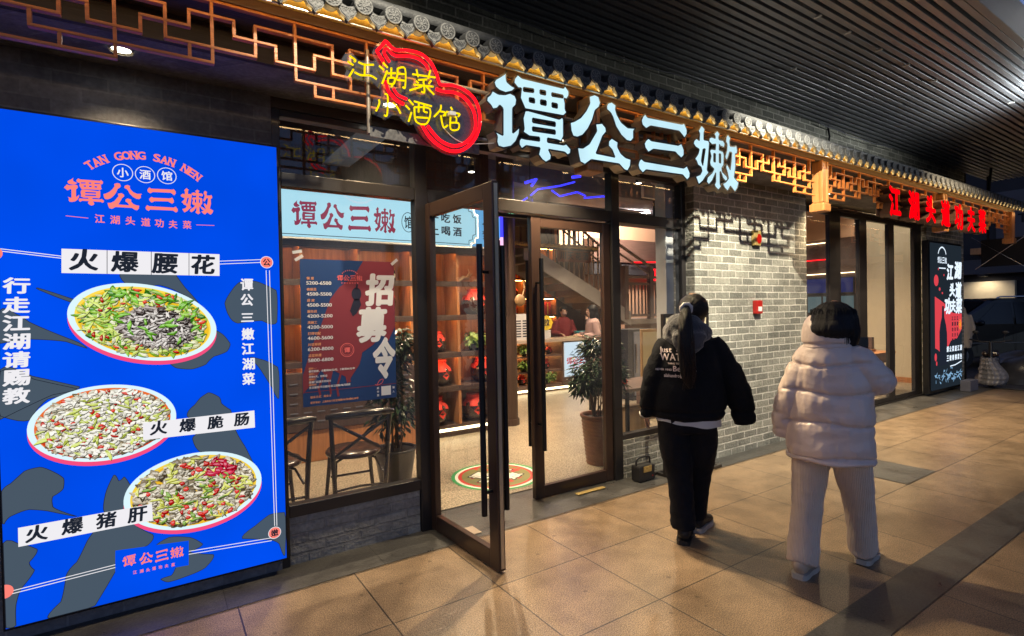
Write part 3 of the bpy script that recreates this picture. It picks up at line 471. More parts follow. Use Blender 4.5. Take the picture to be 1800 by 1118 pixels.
P={'corners':[(-0.603,2.66),(0.663,2.663),(0.648,0.087),(-0.664,0.103)],'brush':[[(-0.627,1.671),(-0.569,1.651),(-0.521,1.61),(-0.441,1.56),(-0.337,1.502),(-0.295,1.465),(-0.38,1.504),(-0.513,1.523),(-0.631,1.507)],[(-0.133,1.871),(-0.118,1.799),(0.026,1.801),(0.126,1.757),(0.215,1.696),(0.152,1.787),(0.103,1.869)],[(0.43,1.821),(0.51,1.83),(0.576,1.806),(0.635,1.774),(0.635,1.577),(0.548,1.588),(0.417,1.576),(0.369,1.624),(0.35,1.695),(0.394,1.781)],[(0.066,1.363),(0.143,1.395),(0.236,1.481),(0.278,1.541),(0.332,1.516),(0.372,1.459),(0.357,1.413),(0.288,1.386),(0.246,1.343),(0.18,1.32),(0.103,1.33)],[(-0.487,1.782),(-0.426,1.758),(-0.311,1.708),(-0.322,1.694),(-0.406,1.731),(-0.482,1.772)],[(-0.634,1.38),(-0.517,1.338),(-0.332,1.267),(-0.439,1.236),(-0.64,1.134)],[(0.477,1.366),(0.557,1.345),(0.632,1.298),(0.635,1.104),(0.598,1.17),(0.534,1.29)],[(-0.634,1.37),(-0.508,1.32),(-0.344,1.258),(-0.46,1.215),(-0.533,1.117),(-0.639,1.151)],[(0.184,1.115),(0.211,1.15),(0.252,1.177),(0.305,1.148),(0.318,1.108),(0.365,1.063),(0.371,1.0),(0.397,0.918),(0.438,0.832),(0.506,0.66),(0.512,0.611),(0.324,0.788),(0.204,0.838),(0.167,0.92),(0.22,0.958),(0.144,1.052)],[(-0.648,0.77),(-0.609,0.814),(-0.559,0.864),(-0.499,0.875),(-0.439,0.835),(-0.408,0.802),(-0.41,0.748),(-0.452,0.716),(-0.453,0.662),(-0.36,0.593),(-0.474,0.646),(-0.544,0.669),(-0.613,0.651),(-0.638,0.618),(-0.651,0.641)],[(-0.202,0.777),(-0.18,0.744),(-0.156,0.761),(-0.134,0.721),(-0.054,0.603),(-0.127,0.518),(-0.034,0.416),(-0.059,0.363),(-0.154,0.352),(-0.202,0.265),(-0.25,0.18),(-0.296,0.103),(-0.482,0.096),(-0.434,0.168),(-0.41,0.297),(-0.366,0.354),(-0.321,0.452),(-0.275,0.518),(-0.196,0.52),(-0.246,0.588),(-0.238,0.685)],[(-0.024,0.347),(0.039,0.382),(0.14,0.357),(0.204,0.302),(0.138,0.274),(0.256,0.227),(0.214,0.161),(0.096,0.135),(0.033,0.131),(-0.004,0.157),(0.046,0.164),(0.073,0.217),(-0.013,0.27)],[(-0.655,0.499),(-0.587,0.507),(-0.519,0.463),(-0.55,0.405),(-0.531,0.36),(-0.583,0.282),(-0.604,0.209),(-0.607,0.105),(-0.664,0.114)],[(0.41,0.281),(0.484,0.343),(0.559,0.39),(0.65,0.386),(0.647,0.122),(0.615,0.196),(0.57,0.232)]],'lines':[[(-0.619,1.972),(-0.388,1.945)],[(-0.62,1.961),(-0.388,1.934)],[(0.328,1.944),(0.562,1.962)],[(0.328,1.927),(0.562,1.945)],[(0.58,1.897),(0.591,0.315)],[(0.599,1.897),(0.604,0.312)],[(0.134,0.278),(0.573,0.245)],[(0.133,0.261),(0.572,0.228)],[(-0.635,0.28),(-0.201,0.296)],[(-0.636,0.266),(-0.202,0.281)]],'dishes':[[(-0.035,1.5939999999999999),(0.303,1.5394999999999999),(-0.04,1.385)],[(-0.22600000000000003,1.0645),(0.091,1.058),(-0.23900000000000005,0.863)],[(0.181,0.621),(0.523,0.6105),(0.16299999999999998,0.405)]],'plates':[[(-0.387,1.983),(0.329,1.984),(0.326,1.857),(-0.39,1.858)],[(-0.064,1.042),(0.493,1.045),(0.494,0.941),(-0.066,0.948)],[(-0.587,0.589),(-0.034,0.589),(-0.032,0.496),(-0.588,0.494)],[(-0.203,0.372),(0.135,0.34),(0.131,0.2),(-0.207,0.224)]],'dots':[(0.584,1.946),(0.59,0.273),(-0.66,0.285),(-0.62,1.95)],'t_logo':[(-0.288,2.286,0.162,0.14),(-0.123,2.277,0.17,0.141),(0.051,2.276,0.151,0.133),(0.223,2.283,0.161,0.144)],'t_circ':[(-0.122,2.407,0.068,0.079),(-0.022,2.408,0.068,0.084),(0.079,2.414,0.065,0.086)],'t_sub':[(-0.227,2.15,0.039,0.048),(-0.162,2.149,0.04,0.049),(-0.095,2.149,0.041,0.049),(-0.025,2.147,0.041,0.05),(0.037,2.146,0.042,0.051),(0.102,2.144,0.043,0.052),(0.17,2.146,0.044,0.052)],'t_arc':[(-0.263,2.427),(-0.033,2.511),(0.227,2.428)],'t_d1':[(-0.296,1.929,0.103,0.107),(-0.122,1.925,0.11,0.11),(0.059,1.921,0.118,0.115),(0.244,1.921,0.126,0.118)],'t_d2':[(0.008,1.006,0.069,0.082),(0.146,1.003,0.072,0.084),(0.285,1.001,0.075,0.086),(0.423,1.0,0.079,0.088)],'t_d3':[(-0.516,0.546,0.061,0.08),(-0.376,0.55,0.064,0.082),(-0.237,0.547,0.067,0.085),(-0.1,0.546,0.071,0.087)],'t_left':[(-0.564,1.792,0.082,0.096),(-0.567,1.696,0.081,0.096),(-0.569,1.606,0.082,0.096),(-0.571,1.515,0.082,0.095),(-0.573,1.425,0.082,0.096),(-0.575,1.335,0.082,0.096),(-0.578,1.245,0.081,0.096)],'t_right':[(0.471,1.808,0.081,0.089),(0.469,1.716,0.081,0.089),(0.469,1.609,0.08,0.089),(0.47,1.51,0.081,0.089),(0.468,1.421,0.081,0.09),(0.469,1.329,0.081,0.089),(0.467,1.239,0.081,0.09)],'t_small':[(-0.144,0.302,0.06,0.062),(-0.067,0.296,0.062,0.063),(0.004,0.29,0.063,0.064),(0.076,0.29,0.065,0.064)],'t_small2':[(-0.12,0.232,0.02,0.025),(-0.09,0.23,0.02,0.025),(-0.061,0.228,0.021,0.025),(-0.033,0.229,0.021,0.025),(-0.004,0.228,0.021,0.026),(0.025,0.226,0.021,0.026),(0.056,0.224,0.021,0.026)],'sub_lines':[[(-0.367,2.154),(-0.275,2.149)],[(0.215,2.149),(0.307,2.152)]]}
# ---------------------------------------------------------------- ground
def sheet(name, x0, x1, y0, y1, z, m):
    o = MB().quad((x0, y0, z), (x1, y0, z), (x1, y1, z), (x0, y1, z)).build(name, m); return tag(o, kind='structure')
sheet('ground', -120, 160, -150, 150, -0.03, M['asphalt'])
sheet('pavement', -10, 12.9, -12, 3.69, 0.0, M['pave'])
sheet('road', 12.9, 90, -60, 60, -0.018, M['asphalt'])
sheet('stone_strip', -10, 12.9, 3.33, 3.96, 0.004, M['dark_stone'])
sheet('stone_strip', -10, 12.9, 1.155, 1.395, 0.004, M['dark_stone'])
sheet('dark_paver', 5.555, 6.195, 2.035, 2.67, 0.004, M['dark_stone'])
sheet('floor', -5, 12.6, 3.94, 13.9, 0.012, M['terrazzo'])
k = MB(); k.box(12.9, 13.05, -12, 3.6, -0.02, 0.02, 0.01); tag(k.build('kerb', M['dark_stone']), kind='structure')

# ---------------------------------------------------------------- brick walls and piers
def wall(name, label, x0, x1, y0, y1, z0, z1, m, cat='wall', bev=0.004):
    o = MB().box(x0, x1, y0, y1, z0, z1, bev).build(name, m); return tag(o, label, cat)
wall('brick_wall', 'dark brick wall behind the big blue menu lightbox', -6, 0.642, 3.65, 3.9, 0, 2.998, M['brick_dark'])
wall('brick_wall', 'low grey brick wall under the left shop window', 0.69, 1.60, 3.675, 3.86, 0, 0.312, M['brick_low'])
wall('brick_wall', 'low pale-jointed brick wall behind the black carry box', 3.672, 4.60, 3.655, 3.86, 0, 0.368, M['brick_lower_light'])
wall('brick_pier', 'wide grey brick pier with a lattice shadow across its top', 4.625, 6.80, 3.55, 3.9, 0, 2.998, M['brick'], 'pier')
wall('brick_pier', 'narrow brick pier between the glass doors and the dark poster lightbox', 11.24, 13.0, 3.80, 3.95, 0, 2.998, M['brick'], 'pier')
wall('brick_wall', 'grey brick parapet strip between the tiled eave and the slatted ceiling', -6, 12.6, 3.66, 3.9, 3.03, 4.3, M['brick'])
wall('end_wall', 'beige end wall seen through the last folding glass doors', 12.6, 12.8, 3.955, 5.50, 0.013, 4.24, M['beige_wall'])
wall('end_wall', 'dark brown end wall with added glow strips behind the first folding glass doors', 12.62, 12.8, 5.503, 8.6, 0.013, 4.24, M['counter'])
wall('end_pier', 'dark end pier at the far right corner of the shop', 12.62, 13.0, 3.75, 3.95, 3.0, 4.3, M['bg_dark'])

# ---------------------------------------------------------------- slatted canopy ceiling
t = thing('canopy_ceiling', 'dark slatted metal canopy ceiling over the walkway', 'ceiling', (4, 2.6, 4.0))
b = MB()
y = 1.56
while y < 3.62:
    b.box(-7, 14.0, y, y + 0.05, 4.0, 4.10, 0.004); y += 0.0812
o = b.build('slat', M['slat'], t); o['kind'] = 'stuff'
b = MB(); b.box(-7, 14.0, 1.5, 3.95, 4.24, 4.28)
for x in (-5.2, -2.6, 0, 2.6, 5.2, 7.8, 10.4, 13.0): b.box(x, x + 0.05, 1.56, 3.62, 4.102, 4.16)
b.build('backing_panel', M['void'], t)
b = MB(); b.box(-7, 14.0, 1.485, 1.545, 3.985, 4.3, 0.006); b.build('edge_trim', M['slat'], t)
for x, y in ((4.05, 2.26), (4.6, 2.26), (5.1, 2.26), (5.7, 2.26), (6.3, 2.26), (7.0, 2.26), (3.2, 2.75), (5.4, 2.9), (8.6, 2.02), (9.3, 2.02)):
    b = MB(); b.box(x, x + .02, y, y + .06, 3.985, 3.998, .002); b.build('clip', M['white_plastic'], t)
for x0, w in ((-4.0, 3.1), (2.0, 2.9), (7.2, 2.2)):
    b = MB(); b.tube([(x0 + i * w / 12, 3.58 + 0.012 * math.sin(i * 1.7), 3.965 - 0.03 * math.sin(math.pi * i / 12)) for i in range(13)], 0.006); b.build('loose_cable', M['pipe'], t)
tag(MB().box(3, 16, 0.55, 1.40, 4.42, 4.5).build('white_soffit', M['white_paint']), 'white soffit beyond the canopy edge in the top right corner', 'soffit')

# ---------------------------------------------------------------- tiled eave
t = thing('tiled_eave', 'grey tiled eave with round patterned tile ends over the shop front', 'eave', (4, 3.2, 3.2))
b = MB(); Xa, Xb = -3.0, 12.45
b.quad((Xa, 2.80, 3.255), (Xb, 2.80, 3.255), (Xb, 3.655, 3.60), (Xa, 3.655, 3.60)); b.build('roof_bed', M['tile'], t)
b = MB(); b.tube([(Xa, 2.835, 3.285), (Xb, 2.835, 3.285)], 0.036, n=12); b.build('eave_ridge', M['tile'], t)
b = MB(); b.tube([(Xa, 3.60, 3.62), (Xb, 3.60, 3.62)], 0.045, n=12); b.box(Xa, Xb, 3.58, 3.655, 3.5, 3.6); b.build('top_ridge', M['tile'], t)
b = MB(); b.box(Xa, Xb, 2.792, 2.935, 3.186, 3.2); b.build('gold_soffit', M['gold'], t)
n_t = 96
pitch = 0.1613
x = 0.946 - 24 * pitch
protos = None
for i in range(n_t):
    xc = x + i * pitch
    if protos is None:
        b = MB(); Fd = facade(2.752, xc, 3.216)
        b.cyl((xc, 2.75, 3.216), (xc, 2.81, 3.222), 0.049, 0.049, 20)
        nseg = 10
        ring = lambda y_, z_: [(xc + 0.047 * math.cos(math.pi * q / nseg), y_, z_ + 0.047 * math.sin(math.pi * q / nseg)) for q in range(nseg + 1)]
        r0, r1 = ring(2.80, 3.225), ring(3.58, 3.545)
        b.add(r0 + r1, [(q, q + 1, nseg + 2 + q, nseg + 1 + q) for q in range(nseg)], True)
        disc = b.build('round_tile_end', M['tile'], t)
        b = MB(); b.poly(ellipse((0, 0), 0.046, 0.046, 24), [ellipse((0, 0), 0.039, 0.039, 24)], Fd, 0.006, 0.0)
        for a in range(8):
            aa = a * math.pi / 4
            b.poly(ribbon([(0.012 * math.cos(aa), 0.012 * math.sin(aa)), (0.026 * math.cos(aa + .35), 0.026 * math.sin(aa + .35)), (0.034 * math.cos(aa), 0.034 * math.sin(aa))], 0.006), (), Fd, 0.005)
        b.poly(ellipse((0, 0), 0.009, 0.009, 10), (), Fd, 0.005)
        rel = b.build('relief', M['tile_relief'], disc)
        xd = xc + pitch / 2; Fp = facade(2.765, xd, 3.216)
        shape = [(-0.058, 0.012), (-0.03, -0.012), (0.0, -0.02), (0.03, -0.012), (0.058, 0.012), (0.055, -0.028), (0.034, -0.062), (0.014, -0.074), (0.0, -0.096), (-0.014, -0.074), (-0.034, -0.062), (-0.055, -0.028)]
        b = MB(); b.poly(shape, (), Fp, 0.0, -0.03)
        b.quad((xd - 0.075, 2.79, 3.205), (xd + 0.075, 2.79, 3.205), (xd + 0.075, 3.0, 3.26), (xd - 0.075, 3.0, 3.26))
        drip = b.build('drip_tile', M['tile'], t)
        b = MB(); s2 = [(u * 0.86, v * 0.86 - 0.004) for u, v in shape]; s3 = [(u * 0.72, v * 0.72 - 0.008) for u, v in shape]
        b.poly(s2, [s3], Fp, 0.004)
        for q in (-0.03, -0.01, 0.012, 0.03): b.poly(ribbon([(q - 0.006, -0.03), (q, -0.042), (q + 0.008, -0.03), (q + 0.002, -0.024)], 0.005), (), Fp, 0.004)
        b.poly(ellipse((0, -0.062), 0.009, 0.009, 8), (), Fp, 0.004)
        rel2 = b.build('relief', M['tile_relief'], drip)
        protos = (disc, drip); base_x = xc
    else:
        for pr_ in protos:
            c = copy_tree(pr_, t); c.location.x += xc - base_x; c.location.z += rng.uniform(-.0025, .0025); c.rotation_euler.y = rng.uniform(-.03, .03) * 0

# led strip hidden behind the drip tiles
t = thing('eave_light', 'warm light strip tucked behind the drip tiles of the eave', 'light strip', (4, 2.83, 3.15))
for xs in range(8):
    xm = -1.6 + xs * 1.95
    area(t, (xm, 2.80, 3.135), (xm, 2.803, 3.20), 2.4, 1.9, 0.02, (1.0, 0.66, 0.25))
    area(t, (xm, 2.80, 3.128), (xm, 2.95, 2.98), 1.6, 1.9, 0.02, (1.0, 0.62, 0.25))
b = MB(); b.box(-2.6, 12.4, 2.792, 2.806, 3.128, 3.133); b.build('channel', M['lamp_ring'], t)

# ---------------------------------------------------------------- beam, fascia, soffit
tag(MB().box(-3, 12.4, 2.925, 3.0, 3.138, 3.186, 0.004).build('beam', M['beam']), 'long dark red-brown beam under the tiled eave', 'beam')
t = thing('fascia_board', 'dark timber fascia and soffit behind the wooden lattice', 'fascia', (4, 3.2, 3.0))
MB().box(-6, 12.5, 3.2, 3.23, 3.0, 3.30).build('fascia', M['fascia'], t)
MB().box(-6, 12.5, 3.232, 3.655, 3.0, 3.025).build('soffit', M['brick_dark'], t)
MB().box(-6, 12.5, 3.002, 3.198, 3.145, 3.165).build('upper_soffit', M['fascia'], t)
tag(MB().box(0.64, 4.62, 3.655, 3.80, 2.93, 2.998).build('header', M['fascia']), 'dark header board over the shop windows and doors', 'header')
tag(MB().box(6.803, 11.237, 3.83, 3.95, 2.965, 2.998).build('header', M['fascia']), 'dark header board over the folding glass doors', 'header')

# ---------------------------------------------------------------- lattice bays and posts
ROW = [3.130, 3.060, 2.985, 2.908, 2.835, 2.770]
VERT = {0: [(0, 5)], 1: [(1, 2), (3, 4)], 2: [(1, 3), (4, 5)], 3: [(2, 3), (4, 5)], 4: [(0, 4)], 5: [(2, 3)], 6: [(1, 3)], 7: [(1, 2)], 8: [(0, 4)], 9: [(1, 2), (3, 4)], 10: [(1, 3)], 11: [(2, 3)], 12: [(0, 5)], 13: [(2, 3)], 14: [(1, 3), (4, 5)], 15: [(0, 2), (3, 4)]}
HOR = {0: [(0, 16)], 1: [(0, 1), (2, 6), (7, 9), (10, 14)], 2: [(1, 3), (5, 7), (9, 11), (13, 15)], 3: [(1, 2), (3, 5), (6, 10), (11, 13), (14, 16)], 4: [(0, 4), (8, 15)], 5: [(0, 3), (12, 16)]}
def lattice_bay(xc, dx, label):
    b = MB(); w, dpt = 0.0070, 0.014; YL = 2.95
    for s in (-1, 1):
        for d, spans in VERT.items():
            if d == 0 and s == 1: continue
            xx = xc + s * d * dx
            for r0, r1 in spans: b.box(xx - w, xx + w, YL - dpt, YL + dpt, ROW[r1] + w, ROW[r0] - w)
        for r, spans in HOR.items():
            for d0, d1 in spans:
                e0 = -w if d0 else 0
                xa, xb = sorted((xc + s * (d0 * dx) + s * e0, xc + s * d1 * dx + s * (w if d1 < 16 else 0)))
                b.box(xa, xb, YL - dpt - 0.0015, YL + dpt + 0.0015, ROW[r] - w, ROW[r] + w, 0.003)
    o = b.build('lattice_panel', M['lattice']); tag(o, label, 'lattice', 'lattice panels under the eave')
for xc, lb in ((-2.26, 'orange wood lattice panel at the far left end, above the wall'), (1.02, 'orange wood lattice panel above the blue menu lightbox and the gourd sign'), (4.30, 'orange wood lattice panel behind the big white characters'),
               (7.58, 'orange wood lattice panel right of the hanging post, left of the red characters'), (10.86, 'orange wood lattice panel behind the last red characters')):
    lattice_bay(xc, 0.0945, lb)
def hanging_post(x, label):
    t = thing('hanging_post', label, 'post', (x, 2.95, 2.6), group='carved hanging posts')
    b = MB(); b.box(x - .055, x + .055, 2.90, 3.01, 2.70, 3.137, 0.010); b.box(x - .066, x - .03, 2.892, 2.93, 2.70, 3.136, .009); b.box(x + .03, x + .066, 2.891, 2.93, 2.70, 3.1355, .009)
    b.build('shaft', M['post_wood'], t)
    b = MB(); b.box(x - .078, x + .078, 2.875, 3.03, 2.605, 2.69, 0.014); b.box(x - .06, x + .06, 2.895, 3.012, 2.692, 2.70, 0.0); b.build('foot_block', M['post_wood'], t)
for x, lb in ((2.66, 'hanging wooden post half hidden behind the big white characters'), (5.94, 'hanging wooden post with a square foot above the pier edge'),
              (9.22, 'hanging wooden post behind the middle red characters'), (12.25, 'hanging wooden post at the right end of the eave')):
    hanging_post(x, lb)

# ---------------------------------------------------------------- lamps of the place
t = thing('flood_light', 'flood light under the canopy edge aimed at the brick pier', 'lamp', (4.3, 1.66, 3.9))
b = MB(); b.box(4.2, 4.4, 1.60, 1.66, 3.88, 3.985, 0.01); b.build('housing', M['black_plastic'], t)
spot(t, (4.3, 1.68, 3.92), (5.6, 3.55, 1.55), 1250, 84, 1.0, 0.025, (1.0, 0.9, 0.68))
t = thing('flood_light', 'flood light on the outer canopy edge shining along the slats at the far right', 'lamp', (8.3, 1.42, 3.75))
b = MB(); b.box(8.2, 8.4, 1.38, 1.46, 3.66, 3.74, 0.01); b.tube([(8.3, 1.44, 3.74), (8.3, 1.5, 4.0)], .012); b.build('housing', M['black_plastic'], t)
spot(t, (8.3, 1.42, 3.77), (8.0, 2.0, 4.6), 160, 165, 0.6, 0.10, (0.95, 1.0, 0.95))
t = thing('flood_light', 'flood light under the canopy aimed at the left shop window', 'lamp', (0.9, 1.66, 3.9))
b = MB(); b.box(0.8, 1.0, 1.60, 1.66, 3.88, 3.985, 0.01); b.build('housing', M['black_plastic'], t)
spot(t, (0.9, 1.68, 3.9), (1.1, 3.45, 2.85), 230, 66, 0.9, 0.03, (1.0, 0.88, 0.66))
t = thing('flood_light', 'flood light under the canopy aimed at the far glass doors', 'lamp', (8.6, 1.66, 3.9))
b = MB(); b.box(8.5, 8.7, 1.60, 1.66, 3.88, 3.985, 0.01); b.build('housing', M['black_plastic'], t)
spot(t, (8.6, 1.68, 3.9), (9.6, 3.2, 0.2), 420, 110, 0.7, 0.05, (1.0, 0.78, 0.48))
for i, x in enumerate((-1.55, -0.107, 1.33, 2.77, 7.0, 8.5, 10.0)):
    lb = ['round recessed downlight over the left end of the menu lightbox', 'round recessed downlight glowing above the blue menu lightbox', 'round recessed downlight above the left shop window', 'round recessed downlight above the open glass door',
          'round recessed downlight just right of the brick pier', 'round recessed downlight above the second glass door panel', 'round recessed downlight above the last glass door panel'][i]
    t = thing('downlight', lb, 'downlight', (x, 3.40, 2.99), group='soffit downlights')
    b = MB(); b.poly(ellipse((0, 0), 0.058, 0.058, 28), [ellipse((0, 0), 0.043, 0.043, 28)], lambda u, v, d=0, x=x: (x + u, 3.40 + v, 2.992 - d * 0), 0); 
    b.cyl((x, 3.40, 2.998), (x, 3.40, 2.985), 0.058, 0.052, 28, cap=False); b.build('ring', M['lamp_ring'], t)
    b = MB(); b.poly(ellipse((0, 0), 0.042, 0.042, 24), (), lambda u, v, d=0, x=x: (x + u, 3.40 - v, 2.994)); b.build('lens', M['lamp_white'], t)
    spot(t, (x, 3.40, 2.975), (x, 3.0, 0), (50, 50, 90, 420, 150, 150, 150)[i], 120, 0.8, 0.04, (1.0, 0.76, 0.45))

# ---------------------------------------------------------------- shop windows, door frame, doors
def frame_window(name, label, posts, rails, panes, base):
    t = thing(name, label, 'window', base)
    b = MB()
    for x0, x1, z0, z1 in posts: b.box(x0, x1, 3.655, 3.745, z0, z1, 0.005)
    b.build('frame', M['frame'], t)
    b = MB()
    for x0, x1, z0, z1 in rails: b.box(x0, x1, 3.66, 3.74, z0, z1, 0.005)
    b.build('rail', M['frame'], t)
    for x0, x1, z0, z1 in panes:
        b = MB(); b.quad((x0, 3.70, z0), (x1, 3.70, z0), (x1, 3.70, z1), (x0, 3.70, z1)); b.build('pane', M['glass'], t)
    return t
frame_window('shop_window', 'left shop window behind the recruitment poster, over low brick', [(0.642, 0.692, 0.002, 2.928), (1.605, 1.70, 0.002, 2.928)],
             [(0.693, 1.604, 0.313, 0.39), (0.693, 1.604, 2.44, 2.53), (0.693, 1.604, 2.885, 2.928)], [(0.69, 1.607, 0.388, 2.442), (0.69, 1.607, 2.528, 2.887)], (1.15, 3.7, 0.31))
frame_window('transom_window', 'dark transom window above the entrance doors', [(3.57, 3.67, 0.002, 2.928)], [(1.701, 3.569, 2.43, 2.53), (1.701, 3.569, 2.885, 2.928)], [(1.698, 3.572, 2.528, 2.887)], (2.6, 3.7, 2.43))
frame_window('shop_window', 'narrow shop window between the entrance and the brick pier', [(4.56, 4.622, 0.002, 2.928)],
             [(3.671, 4.559, 0.369, 0.42), (3.671, 4.559, 2.43, 2.53), (3.671, 4.559, 2.885, 2.928)], [(3.668, 4.562, 0.418, 2.432), (3.668, 4.562, 2.528, 2.887)], (4.1, 3.7, 0.37))
def handle_bar(b, mk, z0, z1, mounts):
    b.cyl(mk(z0), mk(z1), 0.019, n=14)
    for p, q in mounts: b.cyl(p, q, 0.011, n=10)
# closed leaf (in the door plane)
t = thing('glass_door', 'closed glass door leaf in a dark brown frame', 'door', (3.1, 3.7, 0))
b = MB(); b.box(2.655, 2.755, 3.675, 3.725, 0.012, 2.415, 0.006); b.box(3.475, 3.562, 3.675, 3.725, 0.012, 2.415, 0.006)
b.box(2.756, 3.474, 3.677, 3.723, 0.012, 0.115, 0.005); b.box(2.756, 3.474, 3.677, 3.723, 2.325, 2.415, 0.005); b.build('frame', M['door_frame'], t)
b = MB(); b.quad((2.753, 3.70, 0.113), (3.477, 3.70, 0.113), (3.477, 3.70, 2.327), (2.753, 3.70, 2.327)); b.build('pane', M['glass'], t)
for yy in (3.60, 3.80):
    b = MB(); handle_bar(b, lambda z, yy=yy: (2.70, yy, z), 0.44, 2.05, [((2.70, 3.70, 0.65), (2.70, yy, 0.65)), ((2.70, 3.70, 1.85), (2.70, yy, 1.85))]); b.build('handle', M['steel_black'], t)
# open leaf, swung out towards the street; local x runs along the leaf from the hinge
t = thing('glass_door', 'open glass door leaf swung out over the pavement', 'door', (1.705, 3.69, 0.0), R(-87.0))
b = MB(); L_ = 0.90
b.box(0.0, 0.095, -0.025, 0.025, 0.012, 2.415, 0.006); b.box(L_ - 0.1, L_, -0.025, 0.025, 0.012, 2.415, 0.006)
b.box(0.096, L_ - 0.101, -0.023, 0.023, 0.012, 0.125, 0.005); b.box(0.096, L_ - 0.101, -0.023, 0.023, 2.315, 2.415, 0.005); b.build('frame', M['door_frame'], t, world=False)
b = MB(); b.quad((0.093, 0, 0.123), (L_ - 0.098, 0, 0.123), (L_ - 0.098, 0, 2.317), (0.093, 0, 2.317)); b.build('pane', M['glass'], t, world=False)
b = MB(); b.box(L_ + 0.0005, L_ + 0.006, -0.012, 0.012, 0.03, 2.4); b.build('edge_seal', M['lamp_ring'], t, world=False)
for yy in (-0.085, 0.085):
    b = MB(); xh = L_ - 0.2 if yy < 0 else L_ - 0.05
    xh = L_ - 0.06
    handle_bar(b, lambda z, yy=yy: (xh, yy, z), 0.36, 2.03, [((xh, 0, 0.5), (xh, yy, 0.5)), ((xh, 0, 1.86), (xh, yy, 1.86))]); b.build('handle', M['steel_black'], t, world=False)
# threshold and floor spring plate
tag(MB().box(1.80, 1.95, 3.38, 3.52, 0.008, 0.012, 0.001).build('floor_plate', M['counter_top']), 'pale square floor plate beside the open door', 'floor plate')
tag(MB().box(3.02, 3.34, 3.55, 3.60, 0.008, 0.016, 0.002).build('metal_strip', M['brass']), 'worn brass strip on the step below the closed door', 'floor strip')

# folding glass doors on the right
t = thing('folding_doors', 'row of tall folding glass doors right of the brick pier', 'door', (9.2, 3.88, 0))
for x0, x1 in ((6.805, 6.95), (8.02, 8.34), (8.92, 9.16), (9.92, 10.12), (10.90, 11.20)):
    b = MB(); b.box(x0, x1, 3.862, 3.92, 0.03, 2.96, 0.006); b.build('stile', M['frame'], t)
b = MB(); b.box(6.805, 11.2, 3.83, 3.95, 0.0, 0.028, 0.004); b.build('bottom_track', M['frame'], t)
for x0, x1 in ((6.948, 8.022), (8.338, 8.922), (9.158, 9.922), (10.118, 10.902)):
    b = MB(); b.quad((x0, 3.89, 0.04), (x1, 3.89, 0.04), (x1, 3.89, 2.955), (x0, 3.89, 2.955)); b.build('pane', M['glass'], t)
    b = MB(); b.box(x0 + .003, x1 - .003, 3.86, 3.92, 0.032, 0.10, .004); b.box(x0 + .003, x1 - .003, 3.86, 3.92, 2.9, 2.957, .004); b.build('rail', M['frame'], t)

# ---------------------------------------------------------------- signs on the eave
t = thing('character_sign', 'big white lit character sign with deep metal sides above the entrance', 'sign', (3.0, 2.9, 2.6))
Ff = facade(2.85)
for nm in ('tan', 'gong', 'san', 'nen'):
    a = MB(); s = MB(); e = MB()
    for outer, holes in G[nm]:
        a.poly(outer, holes, Ff, 0.0012)
        e.poly(outer, holes, Ff, 0.0, -0.004)
        cu = sum(p[0] for p in outer) / len(outer); cv = sum(p[1] for p in outer) / len(outer)
        for l in [outer] + holes:
            n = len(l); s.add([Ff(u, v, -0.004) for u, v in l] + [Ff(u, v, -0.105) for u, v in l], [(i, (i + 1) % n, n + (i + 1) % n, n + i) for i in range(n)])
        s.poly(outer, holes, Ff, -0.1052)
        # dark return edge framing the lit face
        for l in [outer] + holes:
            for i in range(len(l)): e.poly(ribbon([l[i], l[(i + 1) % len(l)]], 0.011), (), Ff, 0.0024)
    f = a.build('character', M['letter_face'], t); s.build('side', M['letter_side'], f); e.build('edge', M['letter_edge'], f)
b = MB(); b.tube([(1.75, 2.975, 2.72), (4.35, 2.975, 2.72)], 0.012); b.tube([(1.75, 2.975, 2.98), (4.35, 2.975, 2.98)], 0.012)
for x in (1.95, 2.6, 3.2, 4.1): b.tube([(x, 2.972, 2.66), (x, 2.972, 3.1)], 0.009)
b.build('support_rail', M['pipe'], t)

t = thing('neon_sign', 'red neon gourd sign with yellow neon characters', 'sign', (1.35, 2.87, 2.55))
b = MB(); b.poly(N['acrylic'], (), facade(2.86), 0.0, -0.006); b.build('acrylic_panel', M['acrylic'], t)
pl_ = MB(); pl_.poly(ellipse((1.47, 2.76), .2, .17, 30), (), facade(2.905), 0, -0.01); pl_.box(1.02, 1.72, 2.915, 2.925, 2.60, 2.66, 0.002); pl_.build('backing_plate', M['speckled'], t)
def smooth_path(p, n=5):
    out = []
    for i in range(len(p) - 1):
        a, b_, c, d = p[max(i - 1, 0)], p[i], p[i + 1], p[min(i + 2, len(p) - 1)]
        for k in range(n):
            s = k / n
            out.append(tuple(0.5 * (2 * b_[q] + (c[q] - a[q]) * s + (2 * a[q] - 5 * b_[q] + 4 * c[q] - d[q]) * s * s + (3 * b_[q] - a[q] - 3 * c[q] + d[q]) * s ** 3) for q in (0, 1)))
    return out + [p[-1]]
b = MB()
for i, p in enumerate(N['red']):
    q = smooth_path(p, 4) if i else p[:3] + smooth_path(p[2:], 4)[1:]
    b.tube([(u, 2.842, v) for u, v in q], 0.0092 if i in (0, 2, 3) else 0.0078, n=8)
b.build('red_tube', M['neon_red'], t)
b = MB()
for p in N['yellow']: b.tube([(u, 2.834, v) for u, v in (smooth_path(p, 4) if len(p) > 2 else p)], 0.0052, n=6)
b.build('yellow_tube', M['neon_yellow'], t)
